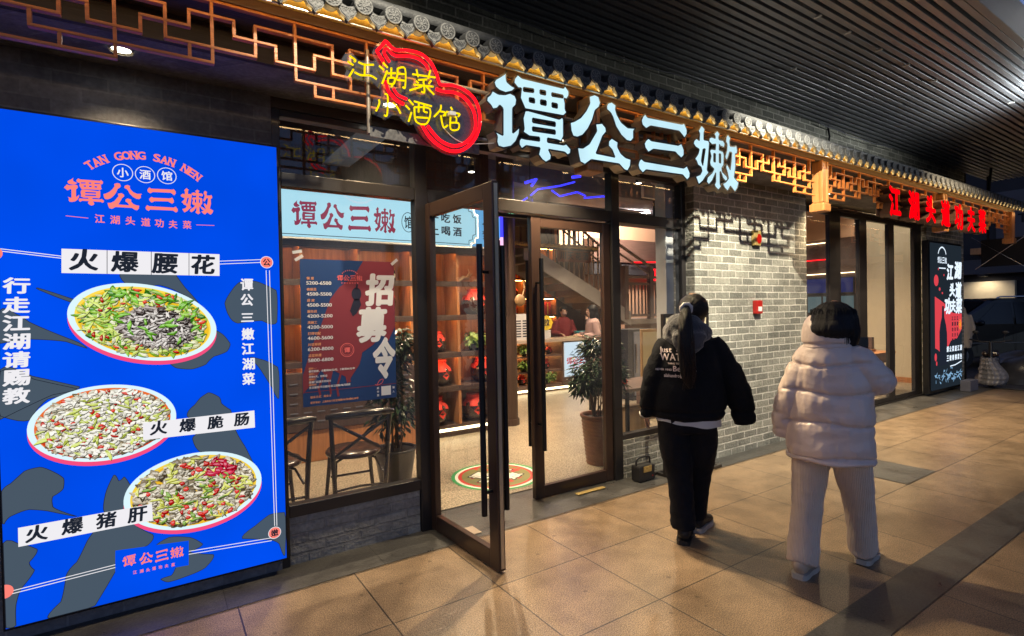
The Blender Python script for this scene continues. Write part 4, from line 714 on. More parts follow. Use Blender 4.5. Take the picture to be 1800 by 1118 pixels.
b = MB(); b.tube([(1.02, 2.93, 2.62), (1.02, 2.93, 3.08)], .012); b.tube([(1.02, 2.93, 2.62), (1.72, 2.93, 2.62)], .012); b.tube([(1.45, 2.93, 3.0), (1.8, 2.93, 3.0)], .014); b.build('bracket', M['letter_side'], t)
b = MB(); b.box(1.46, 1.50, 2.80, 2.835, 2.765, 2.79, .004); b.build('clip', M['white_plastic'], t)
b = MB(); b.tube([(u, 2.852, v) for u, v in smooth_path([(1.44, 2.70), (1.52, 2.645), (1.62, 2.635), (1.79, 2.665)], 5)], .0028, n=5); b.build('wire', M['white_plastic'], t)

t = thing('character_sign', 'row of seven red lit characters with deep dark sides on the right', 'sign', (9.0, 2.9, 2.66))
for ch, x, z in zip('江湖头道功夫菜', (7.50, 8.05, 8.58, 9.09, 9.58, 10.07, 10.54), (2.85, 2.85, 2.85, 2.84, 2.83, 2.83, 2.84)):
    a = MB(); put_char(a, ch, Ff, x, z, 0.33, 0.37, 0.055, 0.002, shear=-0.05); f = a.build('character', M['red_face'], t)
    s = MB(); put_char(s, ch, Ff, x, z, 0.335, 0.375, 0.06, 0.0, shear=-0.05, depth=0.11); s.build('side', M['red_side'], f)
b = MB(); b.box(7.3, 10.75, 2.963, 2.975, 2.68, 3.02); 
b.build('backing_panel', M['red_side'], t)

# ---------------------------------------------------------------- blue menu lightbox
t = thing('menu_lightbox', 'big glowing blue menu lightbox with three dishes', 'lightbox', (0.0, 3.6, 0.09))
b = MB(); b.box(-0.655, 0.668, 3.590, 3.648, 0.085, 2.672, 0.004); b.build('case', M['steel_black'], t)
Fp = facade(3.588)
b = MB(); b.poly([(-0.645, 0.098), (0.656, 0.098), (0.656, 2.66), (-0.645, 2.66)], (), Fp); panel = b.build('panel', M['p_blue'], t)
def clip(poly, x0=-0.644, x1=0.655, z0=0.099, z1=2.659): return [(min(max(u, x0), x1), min(max(v, z0), z1)) for u, v in poly]
b = MB(); e = MB()
for q in P['brush']:
    n_ = len(q); q = [p_ for i_ in range(n_) for p_ in [tuple(.5 * (2 * q[i_][k_] + (q[(i_ + 1) % n_][k_] - q[i_ - 1][k_]) * s_ * .7 + (2 * q[i_ - 1][k_] - 5 * q[i_][k_] + 4 * q[(i_ + 1) % n_][k_] - q[(i_ + 2) % n_][k_]) * s_ * s_ * .0 + 2 * (q[(i_ + 1) % n_][k_] - q[i_][k_] - .35 * (q[(i_ + 1) % n_][k_] - q[i_ - 1][k_])) * s_ * s_) for k_ in (0, 1)) for s_ in (0, .25, .5, .75)]]
    q = clip(q); b.poly(q, (), Fp, 0.0008); 
    for i in range(len(q)): e.poly(ribbon([q[i], q[(i + 1) % len(q)]], 0.003), (), Fp, 0.0012)
for cx, cz, r in ((-0.155, 1.93, .012), (-0.13, 1.92, .016), (-0.17, 1.935, .006)): e.poly(ellipse((cx, cz), r, r * .7, 12), (), Fp, 0.0008)
b.build('brush_marks', M['p_slate'], panel); e.build('brush_outline', M['p_ink'], panel)
b = MB()
for q in P['lines']: b.poly(ribbon(clip(q), 0.004), (), Fp, 0.0016)
for q in P['dots']:
    if q[0] > -0.6: b.poly(ellipse(q, 0.037, 0.037, 28), [ellipse(q, 0.0335, 0.0335, 28)], Fp, 0.003)
b.build('white_lines', M['p_white'], panel)
b = MB(); logo(b, Fp, P['t_logo'], 0.002)
for ch, bx_ in zip('江湖头道功夫菜', P['t_sub']): put_char(b, ch, Fp, bx_[0], bx_[1], 0.042, 0.046, 0.02, 0.002)
for q in P['sub_lines']: b.poly(ribbon(q, 0.003), (), Fp, 0.002)
b.build('logo', M['p_coral'], panel)
b = MB(); s = 'TAN GONG SAN NEN'; (ax, az), (mx_, mz), (ex, ez) = P['t_arc']
half = (ex - ax) / 2; sag = mz - (az + ez) / 2; rad = (half * half + sag * sag) / (2 * sag); ccx = (ax + ex) / 2; ccz = (az + ez) / 2 + sag - rad
amax = math.asin(half / rad)
for i, ch in enumerate(s):
    if ch == ' ': continue
    a = -amax + 2 * amax * i / (len(s) - 1)
    put_char(b, ch, Fp, ccx + rad * math.sin(a), ccz + rad * math.cos(a), 0.034 * (1.12 if ch in 'GO' else 1.0), 0.044, 0.03, 0.002, rot=-a)
    if ch not in 'GOS':
        for sg in (-1, 1):
            for wx in ((-.012, .012) if ch in 'ANE' else (0,)):
                if ch == 'A' and sg > 0: continue
                b.poly(ribbon([(ccx + (rad + sg * .020) * math.sin(a) + (wx - .008) * math.cos(a), ccz + (rad + sg * .020) * math.cos(a) - (wx - .008) * math.sin(a)), (ccx + (rad + sg * .020) * math.sin(a) + (wx + .008) * math.cos(a), ccz + (rad + sg * .020) * math.cos(a) - (wx + .008) * math.sin(a))], .005), (), Fp, .0022)
b.build('arched_lettering', M['p_coral'], panel)
for k, q in enumerate(P['dots']):
    b = MB()
    if q[0] > -0.6: b.poly(ellipse(q, 0.033, 0.033, 28), (), Fp, 0.003)
    else: b.poly([p for p in clip(ellipse((-0.645, q[1]), 0.034, 0.034, 28))], (), Fp, 0.003)
    o = b.build('badge', M['p_coral'], panel)
    if k < 2:
        b = MB(); put_char(b, '公嫩'[k], Fp, q[0], q[1], 0.044, 0.044, 0.03, 0.0045); b.build('character', M['p_ink'], o)
b = MB(); b.poly(P['plates'][3], (), Fp, 0.0034); bp = b.build('blue_patch', M['p_blue'], panel)
b = MB(); logo(b, Fp, P['t_small'], 0.005)
for ch, bx_ in zip('江湖头道功夫菜', P['t_small2']): put_char(b, ch, Fp, bx_[0], bx_[1], 0.017, 0.019, 0.03, 0.005)
b.build('small_logo', M['p_coral'], panel)
for ch, bx_ in zip('小酒馆', P['t_circ']):
    b = MB(); put_char(b, ch, Fp, bx_[0], bx_[1], 0.052, 0.052, 0.02, 0.002); b.poly(ellipse(bx_[:2], 0.046, 0.046, 30), [ellipse(bx_[:2], 0.0425, 0.0425, 30)], Fp, 0.0016); b.build('ringed_character', M['p_white'], panel)
b = MB()
for ch, bx_ in zip('行走江湖请赐教', P['t_left']): put_char(b, ch, Fp, bx_[0], bx_[1], 0.104, 0.081, 0.035, 0.002, shear=0.05)
b.build('slogan', M['p_white'], panel)
b = MB()
for ch, bx_ in zip('谭公三嫩江湖菜', P['t_right']): put_char(b, ch, Fp, bx_[0], bx_[1], 0.070, 0.072 if ch != '三' else 0.052, 0.035, 0.002)
b.build('slogan', M['p_white'], panel)
for k, (s, key, w) in enumerate((('火爆腰花', 't_d1', 0.122), ('火爆脆肠', 't_d2', 0.082), ('火爆猪肝', 't_d3', 0.088))):
    b = MB(); b.poly(P['plates'][k], (), Fp, 0.008); o = b.build('name_plate', M['p_white'], panel)
    b = MB()
    for ch, bx_ in zip(s, P[key]): put_char(b, ch, Fp, bx_[0], bx_[1], w, w * 0.93, 0.035, 0.0092, shear=0.08)
    if k == 0:
        for i in (1, 2, 3):
            u0, u1 = P['plates'][0][0], P['plates'][0][1]; v0, v1 = P['plates'][0][3], P['plates'][0][2]; f = (0.262, 0.535, 0.785)[i - 1]
            b.poly(ribbon([(u0[0] + (u1[0] - u0[0]) * f, u0[1] + (u1[1] - u0[1]) * f), (v0[0] + (v1[0] - v0[0]) * f, v0[1] + (v1[1] - v0[1]) * f)], 0.003), (), Fp, 0.0092)
    b.build('dish_name', M['p_ink'], o)
pal = {}
def pm(rgb):
    if rgb not in pal: pal[rgb] = print_mat('print_food', rgb)
    return pal[rgb]
def dish(ci, base, layers, seed):
    c, a, bq = P['dishes'][ci]; rr = random.Random(seed)
    ex, ez = a[0] - c[0], a[1] - c[1]; fx, fz = bq[0] - c[0], bq[1] - c[1]
    m = lambda s, t_, k=1.0, o=0.0: (c[0] + (ex * s + fx * t_) * k, c[1] + (ez * s + fz * t_) * k + o)
    ring = lambda k, o=0.0, n=72: [m(math.cos(2 * math.pi * i / n), math.sin(2 * math.pi * i / n), k, o) for i in range(n)]
    o = MB(); o.poly(ring(1.0, -0.022), (), Fp, 0.003); pl = o.build('dish_print', M['p_pink'], panel)
    o = MB(); o.poly(ring(1.0), (), Fp, 0.0034); o.build('rim', M['p_rim'], pl)
    o = MB(); o.poly(ring(0.915), (), Fp, 0.0038); o.build('broth', pm(base[1]), pl)
    o = MB(); o.poly(ring(0.885, -0.006), (), Fp, 0.0041); o.build('broth', pm(base[0]), pl)
    z = 0.0043
    by = {}
    for (rgb, n, lmin, lmax, wmin, wmax, rad, off) in layers:
        for q in range(int(n * 2.0)):
            s = math.sqrt(rr.random()) * rad; th = rr.uniform(0, 2 * math.pi); u, v = off[0] + s * math.cos(th), off[1] + s * math.sin(th)
            if u * u + v * v > 0.74: continue
            p0 = m(u, v); ln = rr.uniform(lmin, lmax) * 1.12; w = rr.uniform(wmin, wmax) * 1.32; an = rr.uniform(0, math.pi); cv = rr.uniform(-.6, .6)
            npt = 6; pts = []; bk = []
            for i in range(npt + 1):
                tt = i / npt - .5; x_ = tt * ln; y_ = cv * ln * (tt * tt - .1); wd = w * (1 - (2 * tt) ** 2 * .85) * rr.uniform(.75, 1.2) / 2
                for lst, sg in ((pts, 1), (bk, -1)):
                    yy = y_ + sg * wd; lst.append((p0[0] + x_ * math.cos(an) - yy * math.sin(an), p0[1] + (x_ * math.sin(an) + yy * math.cos(an)) * 0.8))
            j = tuple(min(255, max(0, int(cc + dj))) for cc, dj in zip(rgb, (rr.choice((-30, 0, 16)),) * 3))
            z += 0.0000003; pg = bk + pts[::-1]
            by.setdefault(tuple(int(c_ * .36) for c_ in rgb), []).append(([(u_ + .0022, v_ - .0034) for u_, v_ in pg], z)); z += 0.0000003
            by.setdefault(j, []).append((pg, z)); z += 0.0000003
            hl = tuple(min(255, int(c_ * .55 + 255 * .45)) for c_ in rgb); pc = (sum(p[0] for p in pg) / len(pg), sum(p[1] for p in pg) / len(pg))
            by.setdefault(hl, []).append(([(pc[0] + (u_ - pc[0]) * .62 - .001, pc[1] + (v_ - pc[1]) * .34 + .0022) for u_, v_ in pg], z))
    o = MB(); idx = []
    for k_, (rgb, polys) in enumerate(by.items()):
        for q, zz in polys:
            n0 = len(o.f); o.poly(q, (), Fp, zz); idx += [k_] * (len(o.f) - n0)
    o = o.build('food_print', None, pl)
    for rgb in by: o.data.materials.append(pm(rgb))
    o.data.polygons.foreach_set('material_index', idx)
dish(0, ((236, 190, 40), (246, 214, 80)), [((206, 206, 150), 90, .03, .06, .012, .024, .9, (0, 0)), ((74, 140, 44), 70, .04, .09, .012, .024, .9, (-.1, -.15)), ((150, 196, 70), 90, .04, .09, .010, .020, .9, (-.05, -.05)), ((226, 226, 186), 70, .02, .05, .008, .016, .9, (0, .2)), ((206, 222, 110), 60, .04, .08, .008, .016, .9, (-.35, .1)),
    ((206, 50, 26), 26, .015, .04, .008, .014, .85, (0, 0)), ((96, 84, 78), 120, .04, .08, .012, .026, .48, (.14, .10)), ((176, 164, 156), 120, .03, .06, .008, .016, .5, (.14, .10)), ((70, 60, 56), 80, .03, .05, .006, .012, .46, (.16, .08)), ((222, 214, 206), 60, .02, .045, .005, .010, .45, (.14, .14)), ((120, 186, 56), 16, .04, .07, .010, .018, .8, (.3, -.3))], 3)
dish(1, ((196, 56, 28), (226, 110, 50)), [((150, 132, 100), 120, .03, .06, .012, .022, .9, (0, 0)), ((206, 198, 172), 240, .025, .055, .012, .024, .9, (0, 0)), ((238, 234, 218), 200, .02, .045, .010, .018, .9, (0, 0)), ((200, 212, 100), 50, .04, .08, .009, .016, .85, (0, .15)), ((206, 44, 26), 34, .015, .035, .009, .016, .9, (0, 0)), ((240, 236, 224), 90, .015, .035, .008, .014, .88, (0, 0))], 4)
dish(2, ((230, 180, 44), (238, 204, 70)), [((132, 116, 90), 110, .04, .07, .018, .034, .88, (0, 0)), ((196, 182, 156), 130, .03, .07, .014, .028, .88, (0, 0)), ((110, 96, 74), 60, .03, .06, .010, .02, .86, (0, 0)), ((226, 216, 194), 110, .02, .05, .008, .016, .88, (0, 0)), ((214, 216, 100), 46, .03, .07, .009, .015, .85, (0, 0)), ((206, 40, 32), 30, .02, .04, .012, .020, .9, (0, 0)), ((190, 30, 60), 14, .04, .07, .018, .028, .3, (.35, -.62)), ((120, 160, 56), 20, .03, .06, .008, .014, .85, (0, .3))], 5)
# ---------------------------------------------------------------- recruitment poster on the left window
t = thing('recruitment_poster', 'blue and red recruitment poster taped to the left shop window', 'poster', (1.12, 3.69, 1.0))
Fr = facade(3.690)
def paper(name, rgb, rough=0.45): return mat(name, lin(rgb), rough, var=0.05)
M['r_blue'] = paper('poster_blue', (38, 70, 122)); M['r_red'] = paper('poster_red', (140, 58, 68)); M['r_white'] = paper('poster_white', (236, 236, 236)); M['r_orange'] = paper('poster_orange', (246, 170, 120)); M['r_ink'] = paper('poster_ink', (40, 42, 60)); M['r_coral'] = paper('poster_coral', (250, 120, 118))
b = MB(); b.box(0.80, 1.443, 3.6905, 3.6925, 1.012, 1.985); sheet_ = b.build('sheet', M['r_blue'], t)
b = MB()
b.poly([(1.22, 1.984), (1.442, 1.984), (1.442, 1.52), (1.39, 1.42), (1.35, 1.47), (1.28, 1.40), (1.2, 1.35), (1.18, 1.27), (1.13, 1.2), (1.09, 1.14), (1.08, 1.19), (1.0, 1.24), (0.96, 1.18), (0.92, 1.25), (0.87, 1.18), (0.802, 1.10), (0.802, 1.22), (0.86, 1.40), (0.93, 1.56), (0.99, 1.72), (1.05, 1.80), (1.15, 1.87)], (), Fr, 0.001)
for x0, z0, l in ((0.93, 1.2, .12), (1.05, 1.22, .16), (1.13, 1.25, .1), (1.0, 1.28, .2)): b.poly(ribbon([(x0, z0), (x0 - .03, z0 - l * .6), (x0 - .02, z0 - l)], 0.014), (), Fr, 0.0012)
b.poly(ribbon([(0.802, 1.107), (1.442, 1.112)], 0.004), (), Fr, 0.0014)
b.build('red_wash', M['r_red'], sheet_)
b = MB()
for ch, x, z, w, h, sh in (('招', 1.335, 1.785, .21, .23, .08), ('募', 1.275, 1.54, .22, .25, .1), ('令', 1.355, 1.30, .17, .30, .08)): put_char(b, ch, Fr, x, z, w, h, 0.05, 0.0022, shear=sh)
jobs = [('领 班', '5200-6500'), ('收银员', '4500-5500'), ('迎 宾', '4500-5500'), ('服务员', '4200-5200'), ('洗碗工', '4200-5000'), ('打荷切配', '4600-5600'), ('川菜师傅', '6200-8000'), ('凉菜师傅', '5800-6800')]
oj = MB()
for i, (j, p) in enumerate(jobs):
    z = 1.822 - i * 0.073
    put_line(b, p, Fr, 0.838, z - 0.005, 0.032, 0.03, 0.0022, sx=1.15); put_line(oj, j, Fr, 0.838, z + 0.029, 0.021, 0.03, 0.0022, shear=.1)
for i, l in enumerate(('餐饮装修、全勤奖100元/月，工龄奖100元/年', '月休4天，包吃住', '连锁门店晋升空间大', '生日福利/节日福利/员工团购/每月团建')): put_line(b, l, Fr, 0.838, 1.238 - i * .036, 0.016, 0.04, 0.0022, shear=.1); 
for i, l in enumerate(('福利一：', '福利二：', '福利三：', '福利四：')): put_line(oj, l, Fr, 0.838, 1.257 - i * .036, 0.015, 0.03, 0.0022, shear=.1)
put_line(oj, '联系方式：何女士', Fr, 0.845, 1.066, 0.017, 0.035, 0.0022, shear=.1); put_line(oj, '联系地址：上海市长宁区定西路998号13楼101,201号', Fr, 0.845, 1.030, 0.0165, 0.035, 0.0022, shear=.1, sx=.9)
for ch, z in zip('期待您', (1.09, 1.065, 1.04)): put_char(b, ch, Fr, 1.305, z, .016, .016, .03, .0022)
for ch, z in zip('加入', (1.085, 1.055)): put_char(b, ch, Fr, 1.42, z, .016, .016, .03, .0022)
b.build('white_lettering', M['r_white'], sheet_); oj.build('orange_lettering', M['r_orange'], sheet_)
b = MB(); logo(b, Fr, row_boxes(1.125, 1.865, 0.175, 0.04), 0.0022); 
for ch, x in zip('江湖头道功夫菜', [1.07 + i * .018 for i in range(7)]): put_char(b, ch, Fr, x, 1.83, .012, .012, .03, .0022)
for i in range(9): a = -1 + i * .25; b.poly(ellipse((1.125 + .06 * math.sin(a), 1.872 + .045 * math.cos(a)), .004, .005, 6), (), Fr, .0022)
b.poly(ellipse((1.095, 1.372), .048, .048, 30), [ellipse((1.095, 1.372), .044, .044, 30)], Fr, .0022); b.poly(ellipse((1.095, 1.372), .037, .037, 30), [ellipse((1.095, 1.372), .035, .035, 30)], Fr, .0022)
put_char(b, '谭', Fr, 1.095, 1.372, .042, .036, .04, .0024)
b.poly(ribbon(smooth_path([(1.30, 1.115), (1.32, 1.145), (1.345, 1.15), (1.335, 1.125), (1.30, 1.112), (1.285, 1.12)], 4), 0.004), (), Fr, .0024)
b.build('coral_lettering', M['r_coral'], sheet_)
b = MB(); b.poly(ellipse((1.168, 1.755), .034, .045, 20), (), Fr, .0022); b.poly([(1.15, 1.72), (1.19, 1.72), (1.2, 1.68), (1.165, 1.62), (1.14, 1.60), (1.12, 1.64)], (), Fr, .0022); b.poly(ribbon([(1.17, 1.79), (1.175, 1.83)], .012), (), Fr, .0022)
b.build('ink_drawing', M['r_ink'], sheet_)
b = MB(); b.box(1.33, 1.40, 3.6875, 3.689, 1.035, 1.1); b.build('blank_code_patch', M['r_white'], sheet_)
b = MB()
for x, z, a in ((0.795, 1.99, .6), (1.447, 1.985, .7), (0.785, 2.03, .2)): b.poly([(x + .03 * math.cos(a) * s - .01 * math.sin(a) * q, z + .03 * math.sin(a) * s + .01 * math.cos(a) * q) for s, q in ((-1, -1), (1, -1), (1, 1), (-1, 1))], (), Fr, .003)
b.build('tape', M['white_plastic'], t)

# ---------------------------------------------------------------- dark poster lightbox on the right
t = thing('poster_lightbox', 'tall dark lightbox with red ink wash at the far end of the shop', 'lightbox', (11.85, 3.7, 0.04))
b = MB(); b.box(11.03, 12.57, 3.705, 3.798, 0.045, 2.69, 0.006); b.build('case', M['steel_black'], t)
Fl = facade(3.70)
M['l_dark'] = print_mat('backlit_dark', (30, 38, 46)); M['l_red'] = print_mat('backlit_red', (214, 66, 76)); M['l_white'] = print_mat('backlit_white', (222, 236, 250), 1.1); M['l_cyan'] = print_mat('backlit_cyan', (128, 170, 205)); M['l_orange'] = print_mat('backlit_orange', (240, 150, 40))
b = MB(); b.poly([(11.09, 0.09), (12.55, 0.09), (12.55, 2.65), (11.09, 2.65)], (), Fl); panel = b.build('panel', M['l_dark'], t)
b = MB(); b.poly([(11.28, 1.72), (11.5, 1.66), (11.7, 1.60), (12.1, 1.42), (12.54, 1.40), (12.54, 1.12), (12.3, 0.95), (12.0, 0.92), (11.85, 0.8), (11.7, 0.95), (11.55, 0.7), (11.42, 0.78), (11.28, 0.82)], (), Fl, .002)
for x, z, rx_, rz_ in ((11.35, 2.0, .1, .1), (11.5, 1.85, .04, .03), (11.62, 1.78, .03, .02), (11.3, .66, .05, .07), (11.7, 2.1, .02, .02), (11.45, 2.2, .02, .02), (11.34, .55, .03, .04)): b.poly(ellipse((x, z), rx_, rz_, 18), (), Fl, .002)
b.build('red_wash', M['l_red'], panel)
b = MB(); b.poly([(11.47, .5), (11.47, 1.1), (11.52, 1.25), (11.58, 1.35), (11.6, 1.55), (11.68, 1.55), (11.70, 1.35), (11.78, 1.2), (11.82, 1.05), (11.82, .5)], (), Fl, .003)
for r_ in range(5):
    for q in range(3): put_char(b, '江湖功夫菜'[r_], Fl, 12.08 + q * .12, 1.32 - r_ * .1, .075, .075, .05, .003)
b.build('ink_bottle', M['p_ink'], panel)
b = MB()
for ch, x, z, s in (('江', 11.98, 2.16, .3), ('湖', 12.36, 2.2, .33), ('头', 12.08, 1.84, .25), ('道', 12.38, 1.84, .3), ('功', 11.86, 1.55, .3), ('夫', 12.12, 1.55, .24), ('菜', 12.40, 1.55, .3)): put_char(b, ch, Fl, x, z, s * 1.05, s, .06, .004, shear=.12)
logo(b, Fl, row_boxes(11.62, 2.36, .42, .12), .004); b.poly(ribbon(smooth_path([(11.44, 2.47), (11.5, 2.55), (11.62, 2.59), (11.74, 2.55), (11.8, 2.47)], 4), .025), (), Fl, .004); b.poly(ribbon([(11.47, 2.22), (11.78, 2.22)], .02), (), Fl, .004)
for r_, s in enumerate(('谭公菜道江湖', '三嫩春拂菜色')):
    for q, ch in enumerate(s): put_char(b, ch, Fl, 11.84 + q * .128, .77 - r_ * .16, .1, .105, .05, .004, shear=.08)
b.poly(ribbon([(11.95, .46), (12.2, .47), (12.52, .52)], .02), (), Fl, .004)
b.build('white_lettering', M['l_white'], panel)
b = MB()
for q in range(46):
    x, z = rng.uniform(11.3, 12.5), rng.gauss(.3, .05); b.poly(ribbon([(x, z), (x + rng.uniform(-.08, .08), z + rng.uniform(-.05, .05)), (x + rng.uniform(-.1, .1), z + rng.uniform(-.06, .06))], rng.uniform(.008, .03)), (), Fl, .003 + q * .00001)
b.build('ink_splash', M['l_cyan'], panel)
b = MB()
for q in range(9):
    a = q * .7; b.poly(ribbon(smooth_path([(12.45, 1.2), (12.45 + .05 * math.cos(a), 1.2 + .06 * math.sin(a)), (12.45 + .075 * math.cos(a + .5), 1.2 + .1 * math.sin(a + .5))], 3), .016), (), Fl, .004 + q * .0001)
b.build('orange_seal', M['l_orange'], panel)
tag(MB().box(12.1, 12.5, 3.45, 3.6, 0.006, 0.2, .01).build('junction_box', M['pipe']), 'small grey box on the ground at the foot of the dark lightbox', 'box')

# ---------------------------------------------------------------- alarms on the pier
t = thing('strobe_alarm', 'white wall strobe with a red lens on the brick pier', 'alarm', (5.69, 3.54, 2.37))
MB().box(5.62, 5.75, 3.505, 3.548, 2.30, 2.47, .008).build('body', M['brass'], t); MB().ball((5.70, 3.503, 2.375), (.035, .025, .055), 14, 10).build('lens', glow('red_strobe_lens', (.8, .02, .01), .8), t)
t = thing('fire_call_point', 'red fire alarm call point on the brick pier', 'alarm', (5.69, 3.54, 1.6))
MB().box(5.63, 5.745, 3.495, 3.548, 1.53, 1.68, .008).build('body', M['red_plastic'], t); MB().box(5.652, 5.722, 3.4915, 3.494, 1.56, 1.61).build('glass_plate', M['white_plastic'], t)

# ---------------------------------------------------------------- things on the pavement by the wall
t = thing('carry_box', 'small black box with a carry handle and yellow panel by the low brick wall', 'carry box', (3.79, 3.52, 0.005))
MB().box(3.685, 3.895, 3.465, 3.575, 0.008, 0.155, .018).build('body', M['black_plastic'], t)
b = MB(); b.tube(smooth_path([(3.70, 3.52, .14), (3.705, 3.52, .205), (3.735, 3.52, .222), (3.845, 3.52, .222), (3.875, 3.52, .205), (3.88, 3.52, .14)][:0] or [(3.70, .14), (3.703, .2), (3.735, .222), (3.845, .222), (3.877, .2), (3.88, .14)], 4) and [(x, 3.52, z) for x, z in smooth_path([(3.70, .14), (3.703, .2), (3.735, .222), (3.845, .222), (3.877, .2), (3.88, .14)], 4)], .010); b.build('handle', M['black_plastic'], t)
b = MB(); b.box(3.735, 3.84, 3.459, 3.4645, .095, .150, .002)
b.build('yellow_panel', M['brass'], t)
MB().box(3.845, 3.862, 3.4605, 3.4645, .045, .055).build('red_label', M['red_plastic'], t)
t = thing('sign_stand', 'black metal sign stand with a cream board beside the brick pier', 'sign stand', (4.35, 3.45, 0.005))
b = MB(); b.box(4.005, 4.04, 3.435, 3.47, .02, 1.56, .003); b.box(4.655, 4.69, 3.435, 3.47, .02, 1.56, .003); b.box(4.041, 4.654, 3.437, 3.468, 1.525, 1.56, .003); b.box(4.041, 4.654, 3.437, 3.468, .70, .735, .003)
b.box(3.97, 4.72, 3.33, 3.36, .006, .03, .003); b.box(3.97, 4.72, 3.545, 3.575, .006, .03, .003); b.box(4.005, 4.035, 3.361, 3.544, .008, .032, .003); b.box(4.66, 4.69, 3.361, 3.544, .008, .032, .003); b.build('frame', M['frame'], t)
MB().box(4.042, 4.653, 3.445, 3.458, .737, 1.523).build('board', M['cream'], t)

# ================================================================ inside the restaurant
b = MB(); b.box(-5, 12.8, 3.905, 13.9, 4.25, 4.35); o = b.build('interior_ceiling', M['navy_ceiling']); tag(o, 'dark painted restaurant ceiling', 'ceiling')
tag(MB().box(-5, 12.8, 13.9, 14.05, 0, 4.35).build('back_wall', M['beige_wall']), 'back wall of the restaurant', 'wall')
tag(MB().box(-0.15, 0.0, 3.905, 13.9, 0, 4.25).build('side_wall', M['brick_dark']), 'left side wall of the restaurant', 'wall')
tag(MB().box(9.3, 13.2, 11.6, 11.75, 0.013, 4.25).build('peach_wall', M['peach']), 'peach plaster wall at the back of the stairs', 'wall')
tag(MB().box(0.0, 4.05, 6.62, 6.72, 0.013, 4.25).build('partition_wall', M['shelf_dark']), 'dark partition wall behind the jar shelf', 'wall')
for i, y in enumerate((5.2, 7.2, 9.4)):
    tag(MB().box(0.05, 14, y, y + .22, 3.72 - i * .03, 4.0, .01).build('ceiling_beam', M['pipe']), ['front dark ceiling beam inside the restaurant', 'middle dark ceiling beam inside the restaurant', 'rear dark ceiling beam inside the restaurant'][i], 'beam')
b = MB(); b.cyl((0.1, 4.7, 3.45), (9, 4.75, 3.5), .12); tag(b.build('air_duct', M['pipe']), 'round grey air duct behind the transom glass', 'duct')
tag(MB().box(1.55, 1.85, 4.0, 6.0, 3.25, 3.5, .01).build('air_duct', M['pipe']), 'square grey air duct above the left window', 'duct')
# ceiling downlights
lights_in = [(1.3, 5.0), (2.9, 5.0), (1.6, 5.75), (3.3, 5.8), (5.6, 5.2), (5.2, 7.2), (7.2, 7.4), (8.2, 5.4), (10.2, 6.0), (10.6, 4.9), (9.0, 4.9)]
lab = ['over the left chairs', 'over the floor decal', 'over the left plant', 'before the jar shelf', 'inside the right narrow window', 'before the counter', 'above the counter customer', 'behind the brick pier', 'before the stairs', 'above the first folding door table', 'behind the narrow glass door pane']
for (x, y), l in zip(lights_in, lab):
    t = thing('track_spot', 'small black ceiling spotlight ' + l, 'spotlight', (x, y, 3.4), group='ceiling spotlights in the restaurant')
    b = MB(); b.cyl((x, y, 3.34), (x, y, 3.5), .045, n=14); b.cyl((x, y, 3.5), (x, y, 4.25), .008, n=6); b.build('can', M['black_plastic'], t)
    b = MB(); b.poly(ellipse((0, 0), .038, .038, 14), (), lambda u, v, d=0, x=x, y=y: (x + u, y - v, 3.3385)); b.build('lens', M['lamp_white'], t)
    spot(t, (x, y, 3.33), (x, y, 0), 380, 135, .7, .05, (1.0, .76, .48))
t = thing('added_wall_light', 'wide light panel added to brighten the peach wall over the stairs', 'lamp', (10.5, 10.2, 4.2))  # lamp added to brighten the peach wall, no known fixture there
MB().box(9.8, 11.2, 10.0, 10.3, 4.16, 4.2).build('housing', M['white_plastic'], t)
area(t, (10.5, 10.15, 4.14), (11, 11.6, 3.4), 420, 1.3, .25, (1.0, .80, .62))
t = thing('added_wall_light', 'wide light panel added to wash the beige end wall on the right', 'lamp', (11.4, 5, 4.2))  # lamp added to wash the end wall with warm light
MB().box(11.2, 11.6, 4.2, 5.4, 4.16, 4.2).build('housing', M['white_plastic'], t)
area(t, (11.4, 4.8, 4.14), (12.6, 4.8, 1.8), 60, .3, 1.1, (1.0, .86, .64))

# blue led tubes
t = thing('led_tube', 'tangle of blue led tubes under the dark ceiling', 'led tube', (5.6, 6.9, 3.6))
for i, p in enumerate(([(5.34, 7.68, 3.5), (5.2, 7.2, 3.5), (5.07, 6.82, 3.52), (5.18, 6.4, 3.5), (5.22, 6.1, 3.5)], [(5.27, 6.71, 3.5), (5.5, 6.8, 3.45), (5.7, 6.6, 3.5), (6.0, 6.75, 3.5)], [(6.1, 6.9, 3.5), (6.3, 6.64, 3.5), (6.55, 6.7, 3.5)], [(4.6, 6.5, 3.5), (4.75, 6.42, 3.55), (4.8, 6.6, 3.5)], [(5.0, 5.9, 3.5), (5.12, 5.85, 3.52)])):
    b = MB(); b.tube([tuple(Vector(q)) for q in p], .013 if i < 3 else .02, n=8); b.build('tube', M['blue_tube'], t)
area(t, (5.5, 6.7, 3.42), (5.0, 6.6, 0), 12, 1.2, .6, (.15, .15, 1.0))
t = thing('led_tube', 'upright pink and blue led tube beside the dark round pillar', 'led tube', (3.97, 6.18, 1.8))
b = MB(); b.cyl((3.97, 6.18, 1.82), (3.97, 6.18, 2.62), .022, n=10); b.build('pink_tube', M['pink_tube'], t); b = MB(); b.cyl((3.97, 6.18, 2.62), (3.97, 6.18, 3.05), .022, n=10); b.build('blue_tube', M['blue_tube'], t)
t = thing('pillar', 'dark wooden pillar inside the entrance', 'pillar', (4.15, 6.35, 0))
b = MB(); b.cyl((4.15, 6.35, .012), (4.15, 6.35, 4.25), .125, n=24); b.build('shaft', M['shelf_dark'], t)
b = MB(); b.cyl((4.15, 6.35, .013), (4.15, 6.35, .1), .145, .14, 24); b.build('base', M['shelf_dark'], t)
